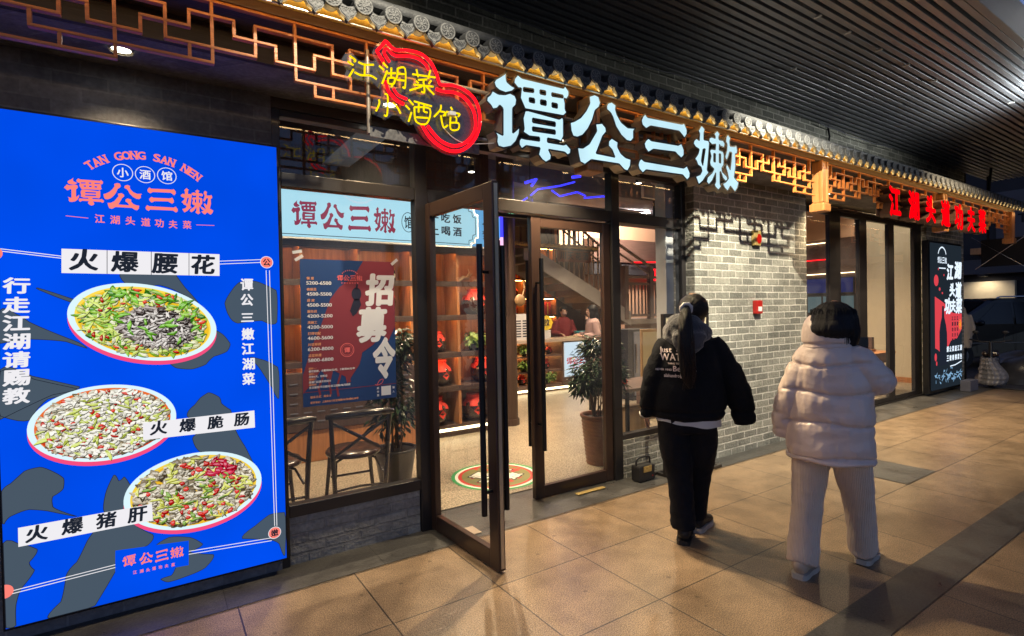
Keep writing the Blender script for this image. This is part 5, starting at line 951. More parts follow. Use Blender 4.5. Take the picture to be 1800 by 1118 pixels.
t = thing('wooden_gourd', 'round turned wood ladle hanging from the dark pillar', 'ornament', (4.24, 6.16, 1.7))
b = MB(); b.ball((4.24, 6.16, 1.76), (.085, .05, .085)); b.build('bowl', M['wood_ball'], t); b = MB(); b.tube([(4.29, 6.17, 1.83), (4.34, 6.19, 1.93), (4.33, 6.2, 2.02)], .012); b.build('stick', M['wood_ball'], t)
t = thing('clock_display', 'black digital clock under the door transom', 'clock', (2.66, 3.95, 2.48))
MB().box(2.45, 2.87, 3.93, 3.97, 2.44, 2.53, .004).build('case', M['black_plastic'], t); b = MB(); put_line(b, '8 27', facade(3.929), 2.6, 2.468, .034, .02, .001); b.build('digits', glow('green_digit', (.35, 1, .6), 1.0), t)

# hanging lit signs over the jar shelf
def lobed(x0, x1, z0, z1, left=False):
    r = 0.10
    p = [(x0, z0), (x1 - r, z0), (x1 - r, z0 + .05), (x1 - .05, z0 + .06), (x1 - .04, z0 + .12), (x1, z0 + .13), (x1, z1 - .13), (x1 - .04, z1 - .12), (x1 - .05, z1 - .06), (x1 - r, z1 - .05), (x1 - r, z1), (x0, z1)]
    return p
def shrink(p, k=.02):
    cx = sum(q[0] for q in p) / len(p); cz = sum(q[1] for q in p) / len(p)
    return [(u - math.copysign(k, u - cx), v - math.copysign(k, v - cz)) for u, v in p]
t = thing('hanging_sign', 'long pale cyan lit signboard with maroon characters above the jar shelf', 'sign', (2.3, 6.05, 2.4))
Fs = facade(6.05); q = lobed(0.9, 3.53, 2.435, 3.0)
b = MB(); b.poly(q, (), Fs, 0, -.06); b.build('case', M['white_plastic'], t); b = MB(); b.poly(shrink(q, .018), (), Fs, .002); b.build('panel', M['cyan_box'], t)
b = MB()
for i in range(len(q)): pass
qq = shrink(q, .045); 
for i in range(len(qq)): b.poly(ribbon([qq[i], qq[(i + 1) % len(qq)]], .008), (), Fs, .0035)
for ch, x, z in (('午', 2.90, 2.79), ('吃', 3.06, 2.79), ('饭', 3.22, 2.79), ('上', 2.90, 2.63), ('喝', 3.06, 2.63), ('酒', 3.22, 2.63), ('中', 2.74, 2.79), ('晚', 2.74, 2.63)): put_char(b, ch, Fs, x, z, .125, .115, .03, .004)
b.poly(ellipse((2.66, 2.7), .15, .15, 30), [ellipse((2.66, 2.7), .142, .142, 30)], Fs, .004) if False else b.poly(ellipse((2.56, 2.70), .085, .12, 30), [ellipse((2.56, 2.70), .078, .112, 30)], Fs, .004)
put_char(b, '馆', Fs, 2.56, 2.70, .10, .15, .02, .004)
b.build('ink_lettering', M['p_ink'], t)
b = MB(); logo(b, Fs, row_boxes(1.82, 2.70, 1.16, .30, .13), .004); b.build('maroon_lettering', M['p_maroon'], t)
t = thing('hanging_sign', 'smaller blue lit signboard end behind the long cyan signboard', 'sign', (3.6, 6.2, 2.4))
Fs2 = facade(6.2); q = lobed(3.2, 3.98, 2.46, 3.03)
b = MB(); b.poly(q, (), Fs2, 0, -.05); b.build('case', M['white_plastic'], t); b = MB(); b.poly(shrink(q, .018), (), Fs2, .002); b.build('panel', M['cyan_box_b'], t)
b = MB(); put_char(b, '入', Fs2, 3.74, 2.83, .13, .12, .03, .004); put_char(b, '梦', Fs2, 3.74, 2.64, .13, .12, .03, .004); b.build('ink_lettering', M['p_ink'], t)

# jar shelf
t = thing('jar_shelf', 'tall lit wooden cubby shelf behind the left window and open door', 'shelf', (2.3, 6.4, 0))
XS = [0.715, 1.36, 2.005, 2.65, 3.295, 3.90]; ZS = [0.64, 1.075, 1.555, 1.99, 2.415]
MB().box(0.70, 3.92, 6.56, 6.60, 0.40, 2.43).build('back_panel', M['shelf_wood'], t)
MB().each('shelf_board', M['shelf_dark'], t, [(0.69, 3.93, 6.20, 6.558, z - .022, z + .022) for z in ZS], .003); MB().each('lip', M['shelf_dark'], t, [(0.69, 3.93, 6.201, 6.213, z - .045, z - .0225) for z in ZS])
MB().each('divider', M['shelf_wood'], t, [(x - .018, x + .018, 6.203, 6.557, ZS[i] + .0225, ZS[i + 1] - .0225) for x in XS for i in range(4)], .002)
MB().each('led_strip', M['warm_strip'], t, [(XS[j] + .03, XS[j + 1] - .03, 6.216, 6.226, ZS[i] - .032, ZS[i] - .0235) for i in range(1, 5) for j in range(5)])
MB().box(0.69, 2.63, 6.22, 6.55, 0.12, 0.617, .003).build('plinth', M['shelf_wood'], t); MB().box(2.632, 3.93, 6.20, 6.55, 0.12, 0.158, .003).build('shelf_board', M['shelf_dark'], t); MB().each('divider', M['shelf_wood'], t, [(x - .018, x + .018, 6.203, 6.557, .1585, .6175) for x in (2.655, 3.295, 3.90)]); MB().box(2.65, 3.92, 6.561, 6.60, .13, .40).build('back_panel', M['shelf_wood'], t)
MB().box(0.69, 3.93, 6.19, 6.205, 0.085, 0.118).build('floor_strip', M['floor_strip'], t)
MB().box(0.69, 3.93, 6.21, 6.5, 0.013, 0.084).build('toe_kick', M['shelf_dark'], t)
t = thing('slotted_bench', 'dark bench front with rows of slots under the jar shelf', 'bench', (1.5, 6.1, .3))
MB().box(0.5, 2.62, 6.06, 6.185, 0.36, 0.99, .006).build('panel', M['shelf_dark'], t)
b = MB()
for r_ in range(5):
    for q in range(14): b.box(.62 + q * .14, .70 + q * .14, 6.052, 6.0595, .45 + r_ * .105, .462 + r_ * .105)
b.build('slot', M['pipe'], t)['kind'] = 'stuff'
MB().box(0.5, 2.62, 6.08, 6.185, 0.013, 0.352, .006).build('plinth', M['shelf_wood'], t)

# jars, plants and small goods
def lathe_jar(s=1.0):
    return [(.055, 0), (.10, .01), (.145, .07), (.155, .14), (.135, .21), (.085, .25), (.075, .27), (.085, .285), (.0, .285)]
_jar = None
def jar(x, y, z, s, label, red=True):
    global _jar
    if _jar is None:
        t = thing('wine_jar', label, 'jar', (0, 0, 0), group='dark wine jars with red cloth lids')
        b = MB(); b.lathe(lathe_jar(), n=24); b.build('body', M['jar'], t, world=False)
        b = MB(); wob = lambda a, zz: (.10 * math.sin(6 * a + .5) + .05 * math.sin(11 * a)) * (1 if zz < .25 else 0)
        b.lathe([(.145, .185), (.13, .225), (.10, .262), (.088, .285), (.085, .30), (.095, .315), (.08, .325), (.0, .328)], n=40, wob=wob); b.build('cloth_lid', M['red_cloth'], t, world=False)
        b = MB(); b.poly([(-.05, 0), (0, -.05), (.05, 0), (0, .05)], (), lambda u, v, d=0: (u, -math.sqrt(.158 ** 2 - u * u), .13 + v)); b.build('paper_label', M['red_cloth'], t, world=False)
        _jar = t
    else: t = copy_tree(_jar); t['label'] = label
    t.location = (x, y, z); t.scale = (s, s, s); t.rotation_euler = (0, 0, rng.uniform(-.3, .3)); return t
for x, z, s, l in ((2.30, 1.577, 1.25, 'wine jar with red lid on the shelf just right of the recruitment poster'), (3.05, 1.097, .82, 'small wine jar low on the shelf left of the door handle'), (3.62, 1.577, 1.05, 'wine jar with red lid on the shelf behind the door handle'),
                   (3.08, .663, 1.02, 'wine jar with red lid in the lit lowest cubby behind the open door'), (3.72, .663, 1.02, 'wine jar with red lid in the lowest cubby at the shelf end'), (2.33, .663, .9, 'wine jar half hidden by the left plant'), (.98, 1.577, 1.0, 'wine jar at the left edge of the window shelf'), (1.65, 1.097, 1.0, 'wine jar behind the recruitment poster')):
    jar(x, 6.36, z, s, l)
jar(3.0, 6.36, .16, 1.15, 'wine jar with red cloth in the dark bottom cubby behind the open door'); jar(3.58, 6.36, .16, 1.1, 'wine jar with red cloth in the bottom cubby beside the pillar')
_leafm = {}
def leaf_cloud(b, c, r, n, size, rr, droop=.5, narrow=.4):
    for i in range(n):
        u = Vector((rr.gauss(0, 1), rr.gauss(0, 1), rr.gauss(0, .8))).normalized() * (rr.random() ** .5)
        p = Vector((c[0] + u.x * r[0], c[1] + u.y * r[1], c[2] + u.z * r[2]))
        d = Vector((u.x + rr.uniform(-.5, .5), u.y + rr.uniform(-.5, .5), u.z * .4 - droop + rr.uniform(-.3, .4))).normalized()
        s = d.cross(Vector((rr.uniform(-.4, .4), rr.uniform(-.4, .4), 1))).normalized(); nn = s.cross(d)
        l = size * rr.uniform(.6, 1.25); w = l * narrow
        b.add([p, p + d * l * .35 + s * w * .5 + nn * l * .05, p + d * l, p + d * l * .35 - s * w * .5 + nn * l * .05, p + d * l * .4 - nn * l * .04], [(0, 1, 4), (1, 2, 4), (2, 3, 4), (3, 0, 4)])
def potted(name, label, x, y, z, pot_r, pot_h, crown, n, size, leafm, potm, seed, group=None, ribs=False, stems=3, narrow=.4, droop=.5):
    rr = random.Random(seed); t = thing(name, label, 'plant', (x, y, z), group=group)
    prof = [(pot_r * .72, 0)]
    if ribs:
        for i in range(13): h = pot_h * (i + .5) / 13; r0 = pot_r * (.74 + .26 * h / pot_h); prof += [(r0 * .965, pot_h * i / 13 + .003), (r0 * 1.02, h), (r0 * .97, pot_h * (i + 1) / 13 - .003)]
        prof += [(pot_r * 1.05, pot_h - .01), (pot_r * 1.05, pot_h + .015), (pot_r * .93, pot_h + .015), (pot_r * .9, pot_h - .04)]
    else: prof += [(pot_r, pot_h * .93), (pot_r * 1.06, pot_h * .95), (pot_r * 1.06, pot_h), (pot_r * .94, pot_h), (pot_r * .92, pot_h - .02)]
    b = MB(); b.lathe(prof, n=32); b.build('pot', potm, t, world=False)
    b = MB(); b.lathe([(pot_r * .91, 0), (0.001, .01)], (0, 0, pot_h - .03), 20); b.build('soil', M['soil'], t, world=False)
    b = MB(); st = MB()
    for (cx, cy, cz, rx_, ry_, rz_) in crown:
        leaf_cloud(b, (cx, cy, cz), (rx_, ry_, rz_), int(n / len(crown)), size, rr, droop, narrow)
        for k in range(stems):
            a = rr.uniform(0, 6.28); q = (pot_r * .3 * math.cos(a), pot_r * .3 * math.sin(a), pot_h - .03); e = (cx + rr.uniform(-.6, .6) * rx_, cy + rr.uniform(-.6, .6) * ry_, cz + rr.uniform(-.2, .6) * rz_)
            mid = tuple((q[i] + e[i]) / 2 + rr.uniform(-.03, .03) for i in range(3)); st.tube([q, mid, e], [.009, .006, .003], n=5)
    st.build('stem', M['stem'], t, world=False); b.build('leaves', leafm, t, world=False); return t
for i, (x, z, l, sd) in enumerate(((2.34, 1.097, 'pale pothos plant on the shelf just right of the recruitment poster', 11), (3.55, 1.097, 'pothos plant on the shelf behind the door handle', 12), (0.95, 1.577, 'pothos plant at the left edge of the window shelf', 13), (3.66, 1.577 - .48, 'second pothos in the same cubby, close to the pillar', 14))):
    potted('pothos_plant', l, x, 6.30, z, .06, .09, [(0, -.02, .17, .14, .1, .11)], 150, .075, M['leaf_light'], M['pot_dark'], sd, 'small pothos plants on shelves', narrow=.6, droop=.6)
potted('potted_ficus', 'dark leafy potted ficus behind the left window, right of the chairs', 1.83, 4.75, .013, .19, .36, [(0, 0, .72, .26, .24, .28), (-.08, .02, 1.05, .22, .2, .25), (.05, 0, 1.3, .16, .16, .2)], 1500, .085, M['leaf_dark'], M['pot_dark'], 21)
potted('potted_ficus', 'glossy potted ficus in a ribbed brown pot behind the closed door', 3.84, 4.17, .013, .185, .50, [(0, 0, 1.0, .30, .26, .24), (.06, .03, 1.22, .22, .2, .12), (-.20, -.03, .86, .16, .16, .16), (.22, .05, .86, .2, .16, .2)], 2300, .08, M['leaf_dark'], M['pot_brown'], 22, ribs=True, stems=4)
# small shelf goods
t = thing('red_boxes', 'stack of red gift boxes on the window shelf next to the door post', 'boxes', (2.78, 6.36, 1.1)); MB().box(2.72, 2.86, 6.3, 6.42, 1.098, 1.22, .004).build('box', M['red_cloth'], t); MB().box(2.73, 2.85, 6.31, 6.41, 1.222, 1.30, .004).build('box', M['red_plastic'], t)
t = thing('toy_tricycle', 'little metal tricycle ornament on the upper shelf right of the poster', 'ornament', (2.2, 6.3, 2.01))
b = MB()
for cx, rr_ in ((2.16, .05), (2.29, .035)): b.tube([(cx + rr_ * math.cos(a * .4488), 6.28, 2.02 + rr_ + rr_ * math.sin(a * .4488)) for a in range(14)], .006, closed=True)
b.tube([(2.16, 6.28, 2.07), (2.2, 6.28, 2.13), (2.29, 6.28, 2.06)], .006); b.tube([(2.2, 6.28, 2.13), (2.24, 6.28, 2.17)], .006); b.build('frame', M['brass'], t)
for i in range(6):
    x = 3.34 + i * .085; t = thing('small_bottle', 'small bottle standing in the row of six on the top window shelf', 'bottle', (x - 1.3, 6.34, 2.013), group='small bottles on the top shelf')
    b = MB(); b.lathe([(.026, 0), (.03, .01), (.03, .12), (.012, .15), (.011, .19), (.013, .192), (.0, .195)], (x - 1.3, 6.34, 2.013), 12); b.build('glass', M['jar'] if i % 2 else M['counter_top'], t); b = MB(); b.lathe([(.0305, .04), (.0305, .09)], (x - 1.3, 6.34, 2.013), 12); b.build('paper_label', M['cream'], t)
for i, (x, z, l) in enumerate(((2.85, 2.013, 'folded menu box on the top shelf left of the driftwood'), (.95, 2.013, 'dark box on the top shelf at the left window edge'), (2.25, 1.098, 'brown tea box on the shelf behind the recruitment poster edge'))):
    t = thing('tea_box', l, 'box', (x, 6.34, z)); MB().box(x - .1, x + .1, 6.3, 6.42, z, z + .2, .004).build('carton', (M['cream'], M['counter'], M['plaque'])[i], t); MB().box(x - .06, x + .06, 6.296, 6.2995, z + .06, z + .14).build('paper_label', M['red_cloth'] if i != 2 else M['cream'], t)
t = thing('driftwood', 'twisted driftwood ornament on the upper shelf behind the open door', 'ornament', (3.4, 6.3, 2.012))
b = MB(); b.tube([(3.36, 6.3, 2.02), (3.42, 6.28, 2.07), (3.5, 6.3, 2.06), (3.56, 6.28, 2.13)], [.02, .028, .02, .008]); b.tube([(3.46, 6.29, 2.06), (3.5, 6.25, 2.13), (3.47, 6.24, 2.18)], [.016, .012, .005]); b.tube([(3.6, 6.3, 2.02), (3.68, 6.28, 2.06), (3.74, 6.3, 2.14)], [.022, .022, .007]); b.build('wood', M['wood_ball'], t)

# chairs
def chair(label, x, y, rz, first=[]):
    if not first:
        t = thing('cross_back_chair', label, 'chair', (x, y, .013), rz, 'cross back chairs by the window')
        b = MB(); b.lathe([(.19, 0), (.225, .008), (.23, .03), (.215, .05), (.1, .062), (.001, .064)], (0, .02, .43), 32); b.build('seat', M['seat_leather'], t, world=False)
        for s in (-1, 1):
            b = MB(); b.tube([(s * .20, -.20, .0), (s * .205, -.205, .25), (s * .215, -.215, .45), (s * .225, -.235, .65), (s * .235, -.262, .80)], [.017, .019, .021, .019, .017], n=10); b.build('leg', M['chair_wood'], t, world=False)
            b = MB(); b.tube([(s * .205, .19, 0), (s * .18, .17, .25), (s * .165, .15, .43)], [.015, .017, .019], n=10); b.build('leg', M['chair_wood'], t, world=False)
            b = MB(); b.tube([(s * .19, -.18, .30), (s * .16, -.05, .39), (s * .06, 0, .42)], .011); b.tube([(s * .18, .17, .26), (s * .15, .12, .37), (s * .05, .08, .42)], .011); b.build('arch_brace', M['chair_wood'], t, world=False)
        b = MB(); b.tube([(-.265, -.24, .80), (-.2, -.272, .81), (0, -.295, .815), (.2, -.272, .81), (.265, -.24, .80)], [.022, .03, .032, .03, .022], n=12); b.build('top_rail', M['chair_wood'], t, world=False)
        b = MB(); b.tube([(-.23, -.255, .76), (0, -.275, .62), (.215, -.22, .47)], [.011, .015, .011]); b.tube([(.23, -.255, .76), (0, -.262, .62), (-.215, -.22, .47)], [.011, .015, .011]); b.build('cross_back', M['chair_wood'], t, world=False)
        b = MB(); b.tube([(-.2, -.2, .2), (0, -.19, .21), (.2, -.2, .2)], .010); b.tube([(-.165, .15, .22), (.165, .15, .22)], .010); b.build('stretcher', M['chair_wood'], t, world=False)
        first.append(t)
    else:
        t = copy_tree(first[0]); t.location = (x, y, .013); t.rotation_euler = (0, 0, rz); t['label'] = label
    return t
chair('black cross back chair at the window, the right one of the pair', 1.375, 4.50, R(-4)); chair('black cross back chair at the window, the left one, half hidden by the blue lightbox', .735, 4.52, R(3))
# table, stool, floor decal
t = thing('dining_table', 'dark table with thin black legs behind the narrow window', 'table', (4.75, 4.5, 0)); MB().box(4.27, 5.3, 4.18, 4.85, .70, .735, .006).build('tabletop', M['counter'], t)
for x in (4.31, 5.26):
    for y in (4.22, 4.81): MB().box(x - .018, x + .018, y - .018, y + .018, .013, .699, .003).build('leg', M['steel_black'], t)
t = thing('stump_stool', 'round pale wood stump stool under the table', 'stool', (4.78, 4.62, 0)); b = MB(); b.lathe([(.16, .013), (.17, .04), (.175, .25), (.17, .42), (.16, .44), (.0, .445)], (4.78, 4.62, 0), 28); b.build('trunk', M['bamboo'], t)
t = thing('orange_tray', 'small orange planter on the table behind the narrow window', 'planter', (4.55, 4.6, .735)); b = MB(); b.lathe([(.07, 0), (.09, .005), (.10, .04), (.09, .045), (.0, .04)], (4.52, 4.55, .737), 20); b.build('dish', M['red_cloth'], t); b = MB(); leaf_cloud(b, (4.50, 4.55, .88), (.1, .08, .12), 60, .08, random.Random(5), .2); b.build('leaves', M['leaf'], t)
t = thing('floor_decal', 'round colourful floor sticker inside the entrance', 'floor sticker', (2.74, 4.45, .013))
Fg = lambda u, v, d=0: (2.74 + u, 4.45 + v, .0145 + d)
def disc(r0, r1, d, m, nm):
    b = MB(); b.poly(ellipse((0, 0), r1, r1, 60), [ellipse((0, 0), r0, r0, 60)] if r0 else (), Fg, d); b.build(nm, m, t)
M['d_green'] = paper('decal_green', (40, 150, 84)); M['d_white'] = paper('decal_white', (225, 225, 215)); M['d_red'] = paper('decal_red', (190, 40, 34)); M['d_olive'] = paper('decal_olive', (120, 122, 70)); M['d_black'] = paper('decal_black', (22, 24, 26))
disc(.40, .435, 0, M['d_green'], 'outer_ring'); disc(.37, .40, 0, M['d_white'], 'white_ring'); disc(.335, .37, 0, M['d_red'], 'red_ring'); disc(0, .335, 0, M['d_olive'], 'centre')
b = MB(); w = MB()
for i, ch in enumerate('谭公三嫩'):
    u, v = -.13 + (i % 2) * .25, .09 - (i // 2) * .19
    put_char(b, ch, Fg, u, v, .23, .19, .09, .0012, rot=.5); put_char(w, ch, Fg, u, v, .19, .155, .045, .0022, rot=.5)
b.build('black_lettering', M['d_black'], t); w.build('white_lettering', M['d_white'], t)
b = MB(); rr = random.Random(9)
for i in range(40): a = rr.uniform(0, 6.28); r_ = rr.uniform(.2, .32); b.poly(ellipse((r_ * math.cos(a), r_ * math.sin(a)), rr.uniform(.01, .035), rr.uniform(.01, .03), 9), (), Fg, .0006 + i * .00001)
b.build('red_fruit', M['d_red'], t)

# counter
t = thing('counter', 'dark wooden cash counter with lit cubbies in front', 'counter', (6.9, 8.7, 0))
b = MB(); b.box(5.62, 8.3, 8.38, 9.0, .98, 1.04, .006); b.build('counter_top', M['counter_top'], t)
b = MB(); b.box(6.80, 8.3, 8.42, 8.95, .12, .978, .004); b.box(5.64, 6.80, 8.88, 8.95, .12, .978); b.box(5.64, 5.70, 8.42, 8.878, .12, .978); b.box(6.19, 6.24, 8.43, 8.878, .12, .978); b.box(5.701, 6.797, 8.44, 8.876, .10, .16)
for z in (.40, .70): b.box(5.702, 6.187, 8.44, 8.877, z, z + .03); b.box(6.243, 6.797, 8.44, 8.877, z, z + .03)
b.build('body', M['counter'], t)
MB().each('led_strip', M['warm_strip'], t, [q for z in (.40, .70, .975) for q in ((5.72, 6.17, 8.84, 8.86, z - .02, z - .004), (6.26, 6.78, 8.84, 8.86, z - .02, z - .004))])
MB().box(5.62, 8.3, 8.405, 8.42, .05, .085).build('floor_strip', M['floor_strip'], t)
MB().box(5.62, 8.3, 8.43, 8.9, .013, .1).build('plinth', M['counter'], t)
Fc = facade(8.40)
t = thing('counter_sign', 'white lit panel with the shop characters on the counter front', 'sign', (7.2, 8.4, .25)); MB().box(6.83, 7.62, 8.402, 8.419, .26, .96).build('case', M['white_plastic'], t)
b = MB(); b.poly([(6.835, .265), (7.615, .265), (7.615, .955), (6.835, .955)], (), Fc); b.build('panel', print_mat('lit_panel_white', (214, 232, 242)), t)
b = MB(); logo(b, Fc, row_boxes(7.22, .58, .66, .15), .002)
for i, ch in enumerate('江湖头道功夫菜'): put_char(b, ch, Fc, 7.0 + i * .075, .45, .045, .045, .02, .002)
b.build('red_lettering', print_mat('lit_panel_red', (210, 50, 50)), t)
b = MB(); s = 'TAN GONG SAN NEN'
for i, ch in enumerate(s):
    if ch != ' ': a = -1.0 + 2 * i / (len(s) - 1); put_char(b, ch, Fc, 7.22 + .25 * math.sin(a), .58 + .25 * math.cos(a), .026, .034, .02, .002, rot=-a)
b.build('ink_lettering', M['p_ink'], t)
for x, z, s, l in ((6.0, .43, .6, 'wine jar with red lid in the counter front, middle left cubby'), (6.52, .43, .62, 'wine jar with red lid in the middle cubby of the counter front'), (5.95, .16, .62, 'wine jar with red lid in the lowest left counter cubby'), (6.4, .73, .45, 'tiny wine jar in the top counter cubby, the left one of two'), (6.63, .73, .45, 'tiny wine jar in the top counter cubby, the right one of two')): jar(x, 8.64, z, s, l)
for i, (x, z, l) in enumerate(((5.93, .432, 'pothos plant in the left cubbies of the counter front'), (6.50, .162, 'pothos plant spilling from the lowest counter cubby'), (5.93, .732, 'small plant in the top left counter cubby'))): potted('pothos_plant', l, x, 8.52, z, .06, .08, [(0, -.03, .16, .17, .1, .1)], 130, .09, M['leaf_light'], M['pot_dark'], 30 + i, 'small pothos plants on shelves', narrow=.6)
t = thing('price_stand', 'white price board with dark rows standing on the counter', 'board', (5.95, 8.6, 1.04)); MB().box(5.78, 6.13, 8.6, 8.615, 1.042, 1.55, .004).build('board', M['white_plastic'], t)
b = MB()
for r_ in range(7):
    for q in (0, 1): b.poly([(5.81 + q * .16, 1.10 + r_ * .05), (5.93 + q * .16, 1.10 + r_ * .05), (5.93 + q * .16, 1.125 + r_ * .05), (5.81 + q * .16, 1.125 + r_ * .05)], (), facade(8.599), 0.0005)
b.build('row', M['r_ink'], t)
t = thing('yellow_sign', 'yellow eight-sided sign on a white stand on the counter', 'sign', (6.52, 8.55, 1.04)); MB().box(6.42, 6.62, 8.55, 8.565, 1.042, 1.22, .003).build('card', M['white_plastic'], t)
b = MB(); b.poly(ellipse((6.52, 1.36), .15, .15, 8, ), (), facade(8.545), 0, -.012); b.build('plate', M['yellow_card'], t); b = MB(); put_char(b, '拉', facade(8.5445), 6.52, 1.37, .14, .14, .04, .002); b.build('lettering', M['r_ink'], t)
t = thing('teal_bowl', 'teal bowl on the counter, the right one', 'bowl', (7.95, 8.7, 1.04), group='teal bowls on the counter'); b = MB(); b.lathe([(.05, 0), (.13, .05), (.17, .12), (.16, .12), (.12, .055), (.0, .02)], (7.95, 8.7, 1.042), 24); b.build('bowl', M['teal'], t)
t = thing('teal_bowl', 'teal bowl on the counter, the left one', 'bowl', (7.6, 8.8, 1.04), group='teal bowls on the counter'); b = MB(); b.lathe([(.05, 0), (.12, .05), (.15, .11), (.14, .11), (.11, .055), (.0, .02)], (7.62, 8.8, 1.042), 24); b.build('bowl', M['teal'], t)
t = thing('menu_pile', 'pile of menus and papers on the counter', 'papers', (7.2, 8.6, 1.04)); b = MB()
for i in range(6): b.box(6.85 + i * .1, 7.15 + i * .11, 8.45, 8.62, 1.042 + i * .008, 1.049 + i * .008, mtx=None)
b.build('sheet', M['cream'], t)
# back shelf behind the counter
t = thing('gift_shelf', 'brightly lit shelf of red gift boxes behind the counter', 'shelf', (7.3, 10.2, 0)); XB = [6.62, 7.02, 7.46, 7.93]; ZB = [1.05, 1.48, 1.90, 2.32, 2.72, 3.07]
MB().box(6.6, 7.95, 10.36, 10.4, .5, 3.1).build('back_panel', M['shelf_wood'], t)
MB().each('shelf_board', M['shelf_dark'], t, [(6.59, 7.96, 10.0, 10.358, z - .02, z + .02) for z in ZB], .003)
MB().each('divider', M['shelf_wood'], t, [(x - .018, x + .018, 10.003, 10.357, ZB[i] + .0205, ZB[i + 1] - .0205) for x in XB for i in range(5)])
MB().each('led_strip', M['warm_strip'], t, [(XB[j] + .03, XB[j + 1] - .03, 10.06, 10.08, ZB[i] - .03, ZB[i] - .0215) for i in range(1, 6) for j in range(3)])
MB().box(6.6, 7.95, 10.02, 10.4, .013, 1.028).build('plinth', M['counter'], t)
for x, z, s, l in ((6.83, 2.74, .75, 'jar with red bow at the top left of the gift shelf'), (7.26, 2.74, .75, 'jar with red bow at the top middle of the gift shelf'), (6.83, 1.92, .75, 'jar with red lid in the third row of the gift shelf, left'), (7.26, 1.92, .75, 'jar with red lid in the third row of the gift shelf, middle'), (6.83, 1.50, .7, 'jar with red lid in the fourth row of the gift shelf')): jar(x, 10.2, z, s, l)
for i, (x, z, w, h, l) in enumerate(((6.83, 2.342, .28, .30, 'red gift box in the second row of the gift shelf, left'), (7.25, 1.502, .26, .26, 'red gift box in the fourth row of the gift shelf'), (7.68, 1.502, .3, .3, 'red gift box at the right end of the fourth shelf row'), (6.83, 1.072, .28, .3, 'red gift box in the lowest row of the gift shelf'))):
    t = thing('gift_box', l, 'box', (x, 10.2, z), group='red gift boxes behind the counter'); MB().box(x - w / 2, x + w / 2, 10.1, 10.3, z, z + h, .006).build('carton', M['red_cloth'], t)
    b = MB()
    for q in (-.06, .06): b.box(x + q - .012, x + q + .012, 10.096, 10.0995, z + .02, z + h - .02)
    b.build('gold_band', M['yellow_card'], t)
t = thing('bottle_pack', 'white carton with small red print on the gift shelf', 'carton', (7.68, 10.2, 2.34)); MB().box(7.53, 7.83, 10.1, 10.3, 2.342, 2.56, .006).build('carton', M['white_plastic'], t); MB().box(7.56, 7.66, 10.096, 10.0995, 2.38, 2.45).build('red_print', M['red_cloth'], t)
tag(MB().box(5.0, 9.2, 10.42, 10.5, .013, 2.9).build('counter_wall', M['shelf_dark']), 'dark wall behind the gift shelf and counter', 'wall')
# straw canopy with plaque
t = thing('straw_canopy', 'beam wrapped in straw rope above the counter', 'beam', (7.0, 8.8, 2.95)); b = MB(); b.box(5.9, 8.15, 8.8, 8.9, 2.88, 2.95); b.build('beam', M['shelf_dark'], t)
b = MB()
for q in range(3): b.tube([(5.9 + i * .05, 8.79 + .02 * math.sin(i * .9 + q * 2.1), 2.95 + .022 * math.cos(i * .9 + q * 2.1) + rng.uniform(-.008, .008)) for i in range(46)], .022, n=6)
b.build('straw_rope', M['straw'], t)
t = thing('name_plaque', 'dark red carved plaque hanging under the straw beam', 'plaque', (7.45, 8.78, 2.6)); MB().box(7.0, 7.92, 8.76, 8.79, 2.62, 2.86, .006).build('board', M['plaque'], t)
b = MB()
for i, ch in enumerate('川天花酒'): put_char(b, ch, facade(8.759), 7.14 + i * .21, 2.75, .16, .16, .03, .0015)
b.build('lettering', M['r_ink'], t)

# staircase and landing
t = thing('staircase', 'grey stairs with wooden railings rising left behind the door', 'staircase', (8.2, 9.3, 0))
nst = 11; xa, za, xb, zb = 9.15, 1.36, 6.3, 2.94
for i in range(nst):
    b = MB(); x1 = xa + (xb - xa) * i / nst; x0 = xa + (xb - xa) * (i + 1) / nst; zt = za + (zb - za) * (i + 1) / nst; b.box(x0, x1, 9.03, 9.95, zt - .17, zt, .004); b.build('step', M['stair'], t)
b = MB()
for yy in (8.98, 9.96):
    b.add([(xa + .2, yy, za - .16), (xb, yy, zb - .27), (xb, yy, zb + .08), (xa + .2, yy, za + .18), (xa + .2, yy + .045, za - .16), (xb, yy + .045, zb - .27), (xb, yy + .045, zb + .08), (xa + .2, yy + .045, za + .18)], [(0, 1, 2, 3), (7, 6, 5, 4), (0, 4, 5, 1), (1, 5, 6, 2), (2, 6, 7, 3), (3, 7, 4, 0)])
b.build('stringer', M['stringer'], t)
MB().box(9.15, 10.9, 9.0, 10.4, 1.24, 1.36, .01).build('landing', M['stair'], t)
b = MB()
for i in range(3): b.box(10.0 + i * .3, 10.3 + i * .3, 8.98, 8.999, .013, 1.24)
b.box(9.15, 9.99, 8.98, 8.999, .013, 1.24); b.build('landing_wall', M['counter'], t)
b = MB()
for yy in (9.0,):
    for dz in (1.35, .98): b.tube([(xa - .2, yy, za + dz), (xb + .9, yy, za + dz + (zb - za) * .68)], .03 if dz > 1 else .022, n=8)
b.build('handrail', M['rail'], t)
for i in range(16):
    f = i / 16; x = xa - .1 - (xa - xb - .6) * f; z = za + (zb - za) * f * .8; MB().box(x - .014, x + .014, 8.99, 9.018, z + .1, z + 1.33).build('baluster', M['rail'], t)
MB().each('newel_post', M['rail'], t, [(x - .06, x + .06, 8.95, 9.07, 1.36, 2.62) for x in (9.2, 10.05, 10.9)], .01)
MB().each('landing_rail', M['rail'], t, [(x, x + .73, 8.985, 9.03, z - .03, z + .03) for z in (2.36, 2.20, 1.45) for x in (9.26, 10.11)])
